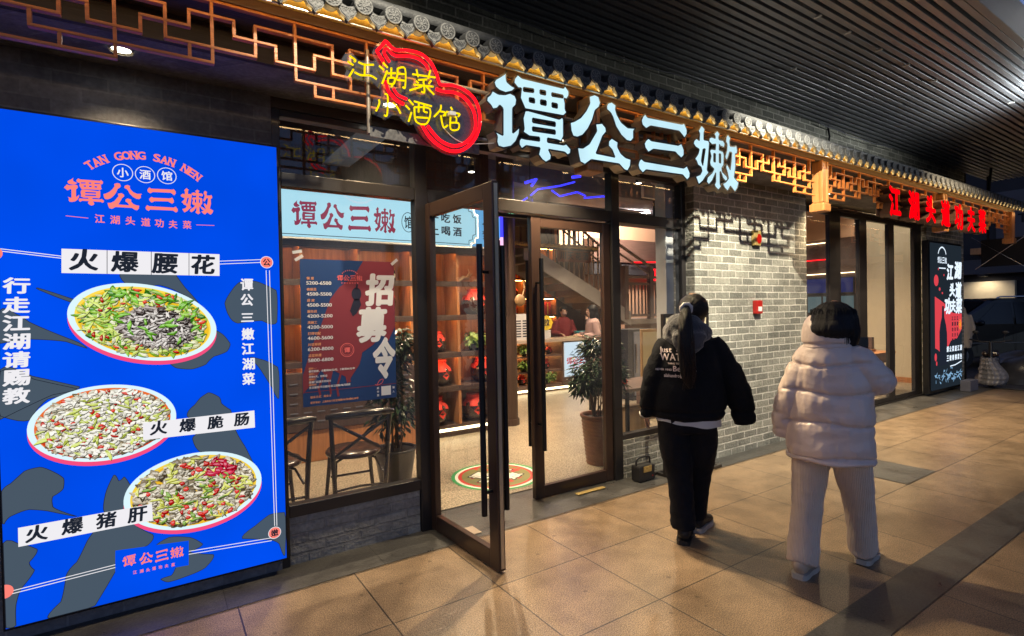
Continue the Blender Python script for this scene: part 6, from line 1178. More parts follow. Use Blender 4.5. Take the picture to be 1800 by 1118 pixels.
MB().each('landing_baluster', M['rail'], t, [(x + i * .12, x + .025 + i * .12, 8.99, 9.02, 1.48, 2.17) for i in range(5) for x in (9.38, 10.22)])
b = MB(); b.tube([(8.9, 9.0, 3.15), (10.05, 9.0, 2.62)], .035); b.tube([(8.9, 9.0, 2.95), (10.05, 9.0, 2.42)], .025); b.build('upper_handrail', M['rail'], t)
t = thing('mezzanine', 'mezzanine floor with a pinkish front and railing above the counter', 'mezzanine', (6, 10.6, 2.9)); MB().box(4.6, 9.2, 10.55, 13.8, 2.92, 3.14, .01).build('slab', M['peach'], t)
MB().box(4.6, 9.2, 10.55, 10.6, 3.62, 3.68).build('handrail', M['rail'], t); MB().each('baluster', M['rail'], t, [(4.65 + i * .19, 4.69 + i * .19, 10.56, 10.59, 3.141, 3.619) for i in range(24)])
t = thing('balcony', 'dark brown balcony front across the peach wall', 'balcony', (11.2, 11.3, 2.9)); MB().box(10.2, 13.2, 11.2, 11.59, 2.95, 3.62, .01).build('front', M['counter'], t); MB().box(10.2, 13.2, 11.25, 11.59, 2.6, 2.94, .01).build('soffit_band', M['bg_dark'], t)
t = thing('neon_sign', 'small red neon line sign under the balcony', 'sign', (12.6, 11.1, 2.6)); b = MB(); b.tube([(11.6, 11.1, 2.95), (13.2, 11.1, 3.02)], .02); b.build('tube', M['neon_red'], t)
b = MB()
for i, ch in enumerate('江湖'): put_char(b, ch, facade(11.1), 12.55 + i * .45, 2.62, .4, .42, .03, .0)
b.build('characters', M['neon_red'], t)
t = thing('emergency_light', 'white twin-head emergency light box behind the narrow window', 'emergency light', (4.55, 4.05, 2.9)); b = MB(); b.box(4.45, 4.72, 4.05, 4.1, 2.82, 2.95, .006); b.build('body', M['white_plastic'], t)
b = MB()
for x in (4.42, 4.62): b.ball((x, 4.06, 3.0), (.05, .03, .028), 14, 8)
b.build('lamp_head', M['white_plastic'], t); MB().box(4.62, 4.67, 4.055, 4.09, 2.56, 2.80, .006).build('bracket', M['steel_black'], t)
tag(MB().box(4.44, 4.558, 3.762, 3.9, .013, 2.92, .004).build('jamb_post', M['white_plastic']), 'pale blue-white jamb post at the right side of the narrow window', 'post')
# things standing by the table
t = thing('picture_board', 'framed pale picture board leaning behind the table', 'picture', (6.04, 5.4, .6)); MB().box(5.82, 6.27, 5.4, 5.43, .62, 1.31, .006).build('frame', M['wood_ball'], t); MB().box(5.85, 6.24, 5.393, 5.399, .66, 1.27).build('sheet', M['cream'], t); MB().box(5.8, 6.3, 5.36, 5.5, .013, .619, .01).build('stand', M['counter'], t)
t = thing('drinks_fridge', 'tall dark drinks fridge behind the table', 'fridge', (7.15, 6.6, 0)); MB().box(6.88, 7.46, 6.6, 7.1, .013, 1.25, .01).build('body', M['bg_dark'], t); MB().box(6.92, 7.42, 6.585, 6.599, .1, 1.21, .004).build('door', M['pipe'], t); b = MB(); b.box(6.93, 6.96, 6.56, 6.584, .5, 1.0, .004); b.build('handle', M['chrome'], t)

# right room behind the folding doors
t = thing('dining_table', 'small wooden table behind the folding glass doors', 'table', (11.0, 4.6, 0)); MB().box(10.3, 11.3, 4.30, 4.95, .70, .74, .006).build('tabletop', M['shelf_wood'], t)
MB().box(10.34, 11.26, 4.34, 4.91, .55, .699).build('apron', M['shelf_wood'], t)
for x in (10.38, 11.22):
    for y in (4.38, 4.87): MB().box(x - .035, x + .035, y - .035, y + .035, .013, .549).build('leg', M['shelf_wood'], t)
t = thing('table_caddy', 'small wooden caddy of red tins on the table behind the glass doors', 'caddy', (10.9, 4.6, .74)); MB().box(10.75, 11.05, 4.52, 4.66, .741, .78, .004).build('tray', M['shelf_wood'], t); MB().box(10.95, 11.04, 4.55, 4.63, .782, 1.0, .004).build('menu_rack', M['counter'], t); b = MB(); b.cyl((10.80, 4.58, .781), (10.80, 4.58, .86), .025, n=12); b.build('tin', M['red_plastic'], t)
t = thing('round_back_chair', 'wooden round-backed chair at the table behind the glass doors', 'chair', (10.1, 4.8, 0)); b = MB(); b.lathe([(.2, .42), (.21, .44), (.21, .46), (0, .465)], (10.1, 4.75, 0), 24); b.build('seat', M['seat_leather'], t); b = MB(); b.poly(ellipse((10.05, 1.0), .2, .26, 24), (), facade(4.97), 0, -.03); b.box(9.92, 9.95, 4.965, 4.99, .46, .9); b.box(10.16, 10.19, 4.965, 4.99, .46, .9); b.build('backrest', M['shelf_wood'], t)
for dx, dy in ((-.15, -.15), (.15, -.15), (-.15, .15), (.15, .15)): b = MB(); b.cyl((10.1 + dx, 4.75 + dy, .013), (10.1 + dx * .8, 4.75 + dy * .8, .42), .018, n=8); b.build('leg', M['chair_wood'], t)
Fe = lambda u, v, d=0.0: (12.6 - d, 5.5 - u, v)
t = thing('added_glow_strips', 'warm and red glow strips added on the brown end wall for reflections and room light', 'light strip', (12.6, 6.5, 2.0))  # glowing strips added for reflections and room lights behind the glass
b = MB(); b.box(12.585, 12.615, 5.56, 6.6, 2.30, 2.312); b.box(12.585, 12.615, 5.9, 7.0, 3.0, 3.01); b.build('strip', M['floor_strip'], t); b = MB(); b.box(12.585, 12.615, 5.9, 7.6, 2.62, 2.64); b.build('red_strip', M['neon_red'], t)
t = thing('wall_reflection', 'blue screen panel added on the brown end wall behind the first glass doors', 'reflection', (12.6, 6.2, 1.8)); MB().box(12.575, 12.618, 5.56, 6.8, 1.86, 2.22, .006).build('case', M['black_plastic'], t); b = MB(); b.quad((12.572, 6.78, 1.88), (12.572, 5.58, 1.88), (12.572, 5.58, 2.2), (12.572, 6.78, 2.2)); b.build('blue_face', print_mat('blue_reflection_glow', (26, 32, 84)), t)  # glowing panel added in place of street reflections in the glass
t = thing('shelf_panes', 'row of dim glass cabinet panes low on the brown end wall', 'cabinet', (12.6, 6.2, 1.6)); b = MB(); b.box(12.58, 12.618, 5.54, 7.0, 1.40, 1.84); b.build('frame', M['frame'], t)
for i in range(4): b = MB(); y0 = 5.57 + i * .34; b.quad((12.577, y0 + .3, 1.44), (12.577, y0, 1.44), (12.577, y0, 1.8), (12.577, y0 + .3, 1.8)); b.build('pane', print_mat('lit_pane', (96, 116, 118), .7), t)
tag(MB().box(12.57, 12.598, 3.96, 5.5, .013, .12, .004).build('skirting', M['shelf_wood']), 'wooden skirting along the beige end wall', 'skirting')
t = thing('hanging_flag', 'orange fabric panel high on the brown end wall', 'banner', (12.6, 5.9, 3.2)); MB().box(12.595, 12.617, 5.56, 7.2, 3.08, 3.9).build('cloth', M['peach'], t)
# ================================================================ beyond the far end
tag(MB().box(24, 24.5, -30, 24, -.02, 11, .02).build('background_building', M['bg_dark']), 'dark building across the far end of the walkway', 'building')
t = thing('wall_lettering', 'dark letters high on the pale band of the far building', 'lettering', (23.95, 5.5, 4.3)); MB().box(23.9, 23.998, -2, 6.1, 3.6, 5.3, .01).build('panel', M['bg_grey'], t)
b = MB()
for i, ch in enumerate('ATU'): put_char(b, ch, lambda u, v, d=0: (23.895 - d, 5.72 - u, 4.35 + v), i * .3, 0, .25, .3, .03, 0.0)
b.build('letters', M['void'], t)
tag(MB().box(23.6, 23.998, -8, 8, 2.55, 3.05, .02).build('concrete_beam', M['bg_grey']), 'grey concrete beam across the far building', 'beam')
tag(MB().box(23.2, 23.998, -8, 6.6, 3.2, 3.42, .02).build('timber_beam', M['post_wood']), 'brown timber beam above the grey beam on the far building', 'beam')
t = thing('wall_panel', 'lit beige wall panel behind the black car', 'wall', (23.9, 6.3, 1.2)); MB().box(23.8, 23.998, 5.6, 7.2, 0, 2.3, .01).build('cladding', M['bg_beige'], t)
for z in (.75, 1.5): MB().box(23.79, 23.799, 5.62, 7.18, z, z + .02).build('joint', M['bg_grey'], t)
t = thing('flood_light', 'small lamp over the beige panel of the far building', 'lamp', (23.2, 6.3, 2.9)); MB().box(23.15, 23.5, 6.2, 6.4, 2.45, 2.54, .01).build('housing', M['black_plastic'], t); spot(t, (23.3, 6.3, 2.43), (23.9, 6.3, 1.2), 60, 140, .8, .05, (1, .85, .6))
t = thing('lit_poster', 'pale blue lit poster beyond the dark lightbox', 'poster', (20, 6.3, 1.6)); MB().box(20.0, 20.05, 6.0, 6.35, 1.15, 2.1, .004).build('frame', M['frame'], t); b = MB(); b.quad((19.997, 6.33, 1.18), (19.997, 6.02, 1.18), (19.997, 6.02, 2.07), (19.997, 6.33, 2.07)); b.build('panel', print_mat('dim_poster', (120, 140, 150), .8), t); b = MB(); b.cyl((20.03, 6.17, -.018), (20.03, 6.17, 1.15), .03); b.build('post', M['frame'], t)
t = thing('hanging_board', 'black hanging board with crossed wires at the end of the eave', 'board', (13.3, 3.3, 2.3)); MB().box(13.3, 13.36, 2.88, 3.62, 2.28, 2.80, .01).build('board', M['void'], t)
b = MB(); b.tube([(13.28, 3.75, 2.86), (13.28, 2.98, 2.24)], .006, n=5); b.tube([(13.275, 2.9, 2.86), (13.275, 3.7, 2.24)], .006, n=5); b.build('wire', M['chrome'], t)
b = MB(); b.box(13.31, 13.35, 2.95, 2.98, 2.80, 4.3); b.box(13.31, 13.35, 3.5, 3.53, 2.80, 4.3); b.build('hanger', M['frame'], t)
tag(MB().cyl((12.47, 3.3, 3.3), (12.5, 3.25, 4.0), .02, n=8).build('cable_drop', M['void']), 'thick black cable hanging at the far end of the tiled eave', 'cable')
b = MB(); b.tube([(7.55, 3.64, 4.0), (7.56, 3.625, 3.86), (7.54, 3.63, 3.74), (7.56, 3.61, 3.62)], .012, n=6); tag(b.build('cable_drop', M['void']), 'thin black cable hanging from the canopy to the tiled eave', 'cable')

# black people-carrier parked side on
t = thing('parked_car', 'black people carrier parked beyond the dark lightbox', 'car', (15.4, 5.36, -.018), R(-33.7))
prof = [(0.0, .35), (0.02, .75), (.10, .95), (.95, 1.10), (1.85, 1.66), (2.1, 1.71), (4.3, 1.69), (4.75, 1.5), (4.9, .95), (4.92, .4), (4.6, .28), (.3, .28)]
b = MB(); bm = bmesh.new()
def shell(prof, y0, y1, tuck):
    vs = []; n = len(prof)
    for yy, k in ((y0, 1), (y0 + .12, 0), (y1 - .12, 0), (y1, 1)):
        for x, z in prof: vs.append((x + (.03 if x < 2.4 else -.03) * k, yy + (tuck * max(0, z - .95) * (1 if yy < (y0 + y1) / 2 else -1)), z - (.02 if z > 1.2 else 0) * k))
    fs = []
    for r_ in range(3): fs += [(r_ * n + i, r_ * n + (i + 1) % n, (r_ + 1) * n + (i + 1) % n, (r_ + 1) * n + i) for i in range(n)]
    fs += [tuple(range(n))[::-1], tuple(range(3 * n, 4 * n))]
    return vs, fs
bm.free(); vs, fs = shell(prof, 0, 1.88, .16); b.add(vs, [f[::-1] for f in fs]); b.build('body', M['car_paint'], t, world=False)
for nm, q in (('windscreen', None),):
    b = MB(); b.quad((1.0, .22, 1.145), (1.0, 1.66, 1.145), (1.80, 1.62, 1.65), (1.80, .26, 1.65)); b.build('windscreen', M['car_glass'], t, world=False)
for x0, x1, xt0, xt1 in ((1.35, 2.3, 1.95, 2.3), (2.36, 3.4, 2.36, 3.4), (3.46, 4.5, 3.46, 4.3)):
    b = MB(); b.quad((x0, .015, 1.08), (x1, .015, 1.08), (xt1, .10, 1.60), (xt0, .10, 1.60)); b.build('window', M['car_glass'], t, world=False)
b = MB(); b.tube([(2.0, .16, 1.70), (2.1, .16, 1.745), (4.2, .16, 1.735), (4.35, .16, 1.69)], .018, n=6); b.build('roof_rail', M['chrome'], t, world=False)
b = MB(); b.box(.4, 4.6, -.012, .0, .62, .64); b.build('side_trim', M['chrome'], t, world=False)
for x in (.95, 3.95):
    b = MB(); b.cyl((x, -.03, .33), (x, .2, .33), .33, n=28); w = b.build('wheel', M['tyre'], t, world=False); b = MB(); b.cyl((x, -.045, .33), (x, -.031, .33), .2, .21, 24)
    for a in range(5): aa = a * 1.2566; b.box(-.02, .02, -.005, .0, .04, .19, mtx=Matrix.Translation((x, -.045, .33)) @ Matrix.Rotation(aa, 4, 'Y'))
    b.build('rim', M['chrome'], w, world=False)
b = MB(); b.box(.01, .3, -.004, .12, .72, .88, .02); b.build('headlight', M['car_glass'], t, world=False)
b = MB(); b.ball((1.35, -.12, 1.12), (.09, .12, .08), 12, 8); b.build('mirror', M['car_paint'], t, world=False)
b = MB(); b.box(1.4, 1.405, -.003, .0, .4, 1.08); b.box(2.33, 2.336, -.003, .0, .4, 1.08); b.build('door_gap', M['void'], t, world=False)

# scooter with a quilted windbreaker and a covered one
def scooter(label, x, y, rz, apron, capm):
    t = thing('motor_scooter', label, 'scooter', (x, y, -.018), rz)
    for yy in (-.55, .55):
        b = MB(); b.tube([(0, yy + .19 * math.cos(a * .3142), .24 + .19 * math.sin(a * .3142)) for a in range(20)], .05, n=8, closed=True); w = b.build('wheel', M['tyre'], t, world=False); b = MB(); b.cyl((-.04, yy, .24), (.04, yy, .24), .13, n=18); b.build('rim', M['chrome'], w, world=False)
    b = MB(); b.box(-.13, .13, -.25, .7, .30, .42, .04); b.box(-.16, .16, .1, .75, .42, .66, .08); b.build('body', M['cover'], t, world=False)
    b = MB(); b.box(-.15, .15, .0, .72, .66, .76, .05); b.build('seat', M['seat_leather'], t, world=False)
    b = MB(); b.tube([(0, -.5, .3), (0, -.38, .7), (0, -.33, 1.0)], .035); b.tube([(-.36, -.28, 1.05), (-.15, -.34, 1.0), (.15, -.34, 1.0), (.36, -.28, 1.05)], .018); b.build('handlebar', M['black_plastic'], t, world=False)
    for s in (-1, 1): b = MB(); b.tube([(s * .2, -.33, 1.02), (s * .24, -.36, 1.18)], .007); b.ball((s * .25, -.36, 1.22), (.06, .015, .04), 12, 8); b.build('mirror', M['black_plastic'], t, world=False)
    vs = []; nu, nv = 20, 22
    for j in range(nv + 1):
        z = .10 + .58 * j / nv
        for i in range(nu + 1):
            u = -1 + 2 * i / nu; bul = .045 * abs(math.sin(j / nv * math.pi * 6)) * abs(math.sin(i / nu * math.pi * 5)) ** .5
            vs.append((u * (.19 + .06 * math.sin(j / nv * 4 + .6)) + .04 * math.sin(j / nv * 5), -.90 + .25 * u * u + .12 * (j / nv) - bul, z))
    b = MB(); b.add(vs, [(j * (nu + 1) + i, j * (nu + 1) + i + 1, (j + 1) * (nu + 1) + i + 1, (j + 1) * (nu + 1) + i) for j in range(nv) for i in range(nu)], True); b.build('quilted_apron', apron, t, world=False)
    t.scale = (.86, .86, .86); return t
scooter('scooter with a silver quilted windbreaker parked by the black car', 13.55, 3.55, R(-75), M['quilt'], None)
t = thing('covered_scooter', 'low scooter under a dark shiny cover near the black car', 'scooter', (14.4, 3.2, -.018))
b = MB(); vs = []; nu, nv = 32, 14
for j in range(nv + 1):
    th = math.pi / 2 * j / nv
    for i in range(nu):
        a = 2 * math.pi * i / nu; r_ = 1 + .08 * math.sin(5 * a) + .05 * math.sin(9 * a + j)
        vs.append((14.4 + .42 * r_ * math.cos(a) * math.cos(th) ** .6, 3.2 + .75 * r_ * math.sin(a) * math.cos(th) ** .6, -.018 + .58 * math.sin(th) * (1 + .12 * math.sin(2 * a))))
b.add(vs, [(j * nu + i, j * nu + (i + 1) % nu, (j + 1) * nu + (i + 1) % nu, (j + 1) * nu + i) for j in range(nv) for i in range(nu)], True); b.build('cover', M['cover'], t)

# ================================================================ people
def loft(b, path, rad, n=24, side=(1, 0, 0), mod=None, smooth=True):
    path = [Vector(p) for p in path]; m = len(path); rings = []
    for i, p in enumerate(path):
        tg = (path[min(i + 1, m - 1)] - path[max(i - 1, 0)]).normalized(); s = Vector(side); s = (s - tg * s.dot(tg)).normalized(); f = tg.cross(s)
        a, c = rad[i] if isinstance(rad[i], (tuple, list)) else (rad[i], rad[i])
        rings.append([p + s * a * math.cos(2 * math.pi * k / n) * (mod(i, k) if mod else 1) + f * c * math.sin(2 * math.pi * k / n) * (mod(i, k) if mod else 1) for k in range(n)])
    vs = [v for r_ in rings for v in r_] + [path[0], path[-1]]; fs = []
    for i in range(m - 1): fs += [(i * n + k, i * n + (k + 1) % n, (i + 1) * n + (k + 1) % n, (i + 1) * n + k) for k in range(n)]
    fs += [(m * n, (k + 1) % n, k) for k in range(n)] + [(m * n + 1, (m - 1) * n + k, (m - 1) * n + (k + 1) % n) for k in range(n)]
    return b.add(vs, fs, smooth)
def resample(path, rad, k):
    """smooth spline through joints with radii"""
    P_ = [Vector(p) for p in path]; Q = [Vector((*(r if isinstance(r, (tuple, list)) else (r, r)), 0)) for r in rad]; op = []; orr = []
    def cr(L, i, s):
        a, b_, c, d = L[max(i - 1, 0)], L[i], L[i + 1], L[min(i + 2, len(L) - 1)]
        return 0.5 * (2 * b_ + (c - a) * s + (2 * a - 5 * b_ + 4 * c - d) * s * s + (3 * b_ - a - 3 * c + d) * s ** 3)
    for i in range(len(P_) - 1):
        for j in range(k): s = j / k; op.append(cr(P_, i, s)); q = cr(Q, i, s); orr.append((q.x, q.y))
    op.append(P_[-1]); orr.append((Q[-1].x, Q[-1].y)); return op, orr
def fuse(b, voxel, smooth=8, fac=.5):
    me = bpy.data.meshes.new('tmp'); me.from_pydata(b.v, [], b.f); me.update()
    o = bpy.data.objects.new('tmp', me); C.objects.link(o)
    bm = bmesh.new(); bm.from_mesh(me); bmesh.ops.recalc_face_normals(bm, faces=list(bm.faces)); bm.to_mesh(me); bm.free()
    r_ = o.modifiers.new('r', 'REMESH'); r_.mode = 'VOXEL'; r_.voxel_size = voxel
    s = o.modifiers.new('s', 'SMOOTH'); s.iterations = smooth; s.factor = fac
    dg = bpy.context.evaluated_depsgraph_get(); m2 = bpy.data.meshes.new_from_object(o.evaluated_get(dg))
    vs = [v.co.copy() for v in m2.vertices]; nn = [v.normal.copy() for v in m2.vertices]; fs = [tuple(p.vertices) for p in m2.polygons]
    bpy.data.objects.remove(o); bpy.data.meshes.remove(me); bpy.data.meshes.remove(m2)
    return vs, nn, fs
def crinkle(vs, nn, f):
    return [v + n * f(v, n) for v, n in zip(vs, nn)]
def hand_shape(b, wrist, direction, side, curl=.5, s=1.0):
    """palm, four unequal bent fingers and a thumb leaving the side of the palm"""
    w = Vector(wrist); d = Vector(direction).normalized(); sd = Vector(side); sd = (sd - d * sd.dot(d)).normalized(); n = d.cross(sd)
    loft(b, [w - d * .02, w + d * .02, w + d * .06, w + d * .09], [(.024 * s, .02 * s), (.034 * s, .019 * s), (.041 * s, .016 * s), (.038 * s, .011 * s)], 14, sd)
    for i, (off, l) in enumerate(((-.030, .066), (-.010, .076), (.011, .072), (.030, .056))):
        p = w + d * .085 * s + sd * off * s; a1 = d * math.cos(curl * .5) + n * math.sin(curl * .5); a2 = d * math.cos(curl * 1.3) + n * math.sin(curl * 1.3); a3 = d * math.cos(curl * 2.0) + n * math.sin(curl * 2.0)
        q1 = p + a1 * l * .45 * s; q2 = q1 + a2 * l * .32 * s; q3 = q2 + a3 * l * .26 * s
        loft(b, [p - d * .012, p, q1, q2, q3], [.0088 * s, .0092 * s, .0086 * s, .0078 * s, .0058 * s], 8, sd)
    p = w + d * .022 * s - sd * .028 * s; a1 = (d * .75 - sd * .6 + n * .25).normalized(); a2 = (d * .9 - sd * .2 + n * .4).normalized()
    loft(b, [p, p + a1 * .035 * s, p + a1 * .035 * s + a2 * .032 * s, p + a1 * .035 * s + a2 * .05 * s], [.0125 * s, .0115 * s, .0098 * s, .0065 * s], 8, n)
def head_shape(b, c, yaw, s=1.0):
    m = Matrix.Translation(c) @ Matrix.Rotation(yaw, 4, 'Z'); h = MB()
    h.ball((0, -.01, .02), (.076 * s, .095 * s, .10 * s), 24, 16); loft(h, [(0, .02, -.115 * s), (0, .03, -.09 * s), (0, .02, -.03 * s), (0, .0, .03 * s)], [(.028, .03), (.05, .055), (.066, .075), (.07, .085)], 18)
    loft(h, [(0, .088, .03), (0, .098, .005), (0, .112, -.018), (0, .095, -.03)], [(.009, .008), (.011, .012), (.016, .014), (.012, .01)], 10)
    for q in (-1, 1):
        h.ball((q * .077, -.005, .0), (.010, .022, .032), 10, 8); h.ball((q * .031, .080, .03), (.017, .012, .010), 10, 8); h.ball((q * .031, .081, .052), (.022, .010, .006), 10, 6)
    h.ball((0, .090, -.052), (.022, .010, .006), 10, 6); h.ball((0, .088, -.063), (.019, .010, .007), 10, 6)
    b.add([m @ Vector(v) for v in h.v], h.f, True)
    return m
def shoe(parent, heel, ang, ms, mo, L_=.27, w=.047, h=.085, pitch=0.0):
    m = Matrix.Translation(heel) @ Matrix.Rotation(-ang, 4, 'Z') @ Matrix.Rotation(pitch, 4, 'X')
    ys = [0, .02, .06, .12, .18, .23, .26, L_]
    ws = [.55, .85, .95, .88, 1.08, 1.02, .75, .3]; hs = [.75, 1.0, 1.08, .98, .72, .55, .45, .30]
    b = MB(); loft(b, [m @ Vector((0, y * L_ / .27, .022 + h * k * .45)) for y, k in zip(ys, hs)], [(w * a, h * k * .5) for a, k in zip(ws, hs)], 18, (m.to_3x3() @ Vector((1, 0, 0))))
    loft(b, [m @ Vector((0, .045, .06)), m @ Vector((0, .05, .10)), m @ Vector((0, .05, .12))], [(.042, .05), (.040, .046), (.041, .047)], 16)
    s = b.build('shoe', ms, parent, world=False)
    b = MB(); out = [(-w * a, y * L_ / .27) for y, a in zip(ys, ws)] + [(w * a, y * L_ / .27) for y, a in list(zip(ys, ws))[::-1]]
    n = len(out); vs = [m @ Vector((x * 1.08, -.006 + y * 1.03, z)) for z in (0, .014, .030) for x, y in out]
    b.add(vs, [(r_ * n + i, r_ * n + (i + 1) % n, (r_ + 1) * n + (i + 1) % n, (r_ + 1) * n + i) for r_ in (0, 1) for i in range(n)] + [tuple(range(n))[::-1], tuple(range(2 * n, 3 * n))]); b.build('sole', mo, s, world=False)
    b = MB()
    for i in range(4): y = .10 + i * .025; b.tube([m @ Vector((-.022, y, .092 - i * .009)), m @ Vector((0, y + .01, .103 - i * .010)), m @ Vector((.022, y, .092 - i * .009))], .003, n=5)
    b.build('laces', mo if ms is M['shoe_cream'] else M['grey_fleece'], s, world=False)
def body_of(parent, J, hy, voxel=.010, curls=(.6, .6), hs=1.0):
    """one continuous skin under the clothes: head, neck, trunk, limbs and hands grown together"""
    b = MB(); head_shape(b, J['head'], hy, hs)
    hd = Vector(J['head']); nk = Vector(J['neck']); pv = Vector(J['pelvis'])
    p, r_ = resample([hd + Vector((0, -.01, -.03)), nk, nk + Vector((0, -.005, -.06)), (nk + pv) / 2, pv, pv + Vector((0, 0, -.1))], [(.05, .055), (.052, .055), (.12, .075), (.125, .095), (.14, .10), (.11, .08)], 3); loft(b, p, r_, 20)
    for s in ('L', 'R'):
        sh, el, wr = (Vector(J[k + s]) for k in ('sh', 'el', 'wr')); p, r_ = resample([sh, (sh + el) / 2, el, (el + wr) / 2, wr], [.048, .046, .038, .036, .024], 3); loft(b, p, r_, 14, (0, 1, 0))
        hp, kn, an = (Vector(J[k + s]) for k in ('hp', 'kn', 'an')); p, r_ = resample([hp, (hp + kn) / 2, kn, (kn + an) / 2, an, an - Vector((0, 0, .05))], [.085, .075, .056, .052, .036, .038], 3); loft(b, p, r_, 14)
    vs, nn, fs = fuse(b, voxel, 4)
    out = MB(); out.add(vs, fs, True)
    for s, cu in zip(('L', 'R'), curls):
        h = MB(); el, wr = Vector(J['el' + s]), Vector(J['wr' + s]); hand_shape(h, wr, J.get('hd' + s) or (wr - el), (0, 1, 0) if 'hs' + s not in J else J['hs' + s], cu)
        v2, n2, f2 = fuse(h, .0035, 3); out.add(v2, f2, True)
    return out.build('body', M['skin'], parent, world=False)
def garment(parent, name, m, pieces, voxel=.011, smooth=6, fac=.5, wr=.006, wscale=7.0, vert=1.0, extra=None):
    b = MB()
    for pc in pieces:
        p, r_ = resample(pc['p'], pc['r'], pc.get('k', 5)); loft(b, p, r_, 28, pc.get('s', (1, 0, 0)))
    vs, nn, fs = fuse(b, voxel, smooth, fac)
    def f(v, n):
        q = Vector((v.x, v.y, v.z * vert)); a = noise.noise(q * wscale) * .6 + noise.noise(q * wscale * 2.3 + Vector((5, 3, 1))) * .4
        return wr * (1 - 2 * abs(a) ** .7) * .9 + (extra(v, n) if extra else 0)
    vs = crinkle(vs, nn, f)
    o = MB().add(vs, fs, True).build(name, m, parent, world=False)
    return o, vs, fs
def strands(b, root, tip, n, r, spread, rr, sag=.02):
    for i in range(n):
        a = Vector(root) + Vector((rr.uniform(-1, 1), rr.uniform(-1, 1), rr.uniform(-1, 1))) * spread[0]; e = Vector(tip) + Vector((rr.uniform(-1, 1), rr.uniform(-1, 1), rr.uniform(-1, 1))) * spread[1]
        b.tube([a, a.lerp(e, .35) + Vector((0, -sag, 0)), a.lerp(e, .7) + Vector((rr.uniform(-.01, .01), -sag, 0)), e], [r, r, r * .8, r * .3], n=4)
R_CAM = R(-33.7)

# ---- person in the pale puffer jacket
t = thing('person', 'person in a pale pink puffer jacket and cream corduroy trousers walking away', 'person', (3.40, 1.65, 0), R(-72)); t.scale = (.88, .95, 1)
J = dict(head=(.035, .035, 1.525), neck=(.01, 0, 1.40), pelvis=(0, 0, .82), shL=(-.11, 0, 1.30), elL=(-.225, -.02, 1.07), wrL=(-.275, .0, .96), shR=(.12, 0, 1.30), elR=(.262, .06, 1.168), wrR=(.21, .255, 1.228), hpL=(-.10, 0, .80), knL=(-.13, -.03, .44), anL=(-.15, -.16, .09), hpR=(.10, 0, .80), knR=(.145, .17, .44), anR=(.16, .27, .10), hdR=(-.3, .6, .35))
body_of(t, J, R(-10))
hz = [.685, .70, .76, .84, .917, 1.0, 1.10, 1.18, 1.266, 1.33, 1.385, 1.41]
hr = [(.235, .17), (.262, .185), (.268, .19), (.262, .188), (.262, .186), (.262, .186), (.255, .184), (.240, .178), (.212, .165), (.178, .145), (.145, .125), (.135, .12)]
SEAM = [.705, .812, .917, 1.10, 1.266]
def puff(v, n):
    z = v.z
    d = min(abs(z - s - .012 * math.sin(v.x * 11 + s * 9)) for s in (.917, 1.10, 1.266, .712)); ds = min(abs(z - s - .12 * (abs(v.x) - .2) + .03) for s in (.86, .97, 1.09, 1.21))
    k = min(1, max(0, (.285 - abs(v.x)) / .05)) * (1 if z < 1.36 else max(0, 1 - (z - 1.36) / .03))
    e = k * (-.018 * math.exp(-(d / .010) ** 2) + .010 * min(1, d / .05) + .015 * math.exp(-d / .045) * noise.noise(Vector((v.x * 26, v.y * 26, z * 5))))
    e += (1 - k) * (-.007 * math.exp(-(ds / .014) ** 2) + .004 * noise.noise(Vector((v.x * 25, v.y * 25, z * 30))))
    return e + .012 * noise.noise(Vector((v.x * 6 + 3, v.y * 6, z * 9)))
jk, jv, jf = garment(t, 'jacket', M['puffer'], [dict(p=[(0, 0, z) for z in hz], r=hr, k=3), dict(p=[(-.10, 0, 1.315), (-.165, -.01, 1.20), (-.232, -.02, 1.06), (-.278, .0, .92), (-.298, .02, .80)], r=[(.08, .10), (.092, .115), (.092, .115), (.085, .10), (.062, .072)], s=(1, 0, 0)),
    dict(p=[(.11, 0, 1.315), (.20, .02, 1.25), (.275, .06, 1.165), (.262, .16, 1.165), (.21, .25, 1.225)], r=[(.08, .10), (.09, .11), (.09, .105), (.085, .092), (.062, .07)], s=(0, 0, 1))], voxel=.007, smooth=6, wr=.003, wscale=9, extra=puff)
b = MB(); p, r_ = resample([(-.004, .0, 1.335), (-.006, -.005, 1.365), (-.006, -.005, 1.395), (-.004, .0, 1.43), (-.002, .005, 1.452), (-.002, .01, 1.44)], [(.13, .11), (.152, .140), (.162, .148), (.163, .150), (.154, .143), (.12, .11)], 4); loft(b, p, r_, 32)
vs, nn, fs = fuse(b, .008, 4); vs = crinkle(vs, nn, lambda v, n: .007 * noise.noise(v * 13) - .012 * math.exp(-((v.z - 1.385 - .05 * v.x) / .008) ** 2)); vs = [Vector((v.x, v.y, v.z - (.10 * v.x * max(0, min(1, (v.z - 1.37) / .06))))) for v in vs]; MB().add(vs, fs, True).build('collar', M['puffer'], jk, world=False)
b = MB(); b.tube([(.262 * math.cos(a * .2094), .182 * math.sin(a * .2094), .695 + .006 * math.sin(a)) for a in range(30)], .013, n=8, closed=True); b.build('hem_band', M['puffer'], jk, world=False)
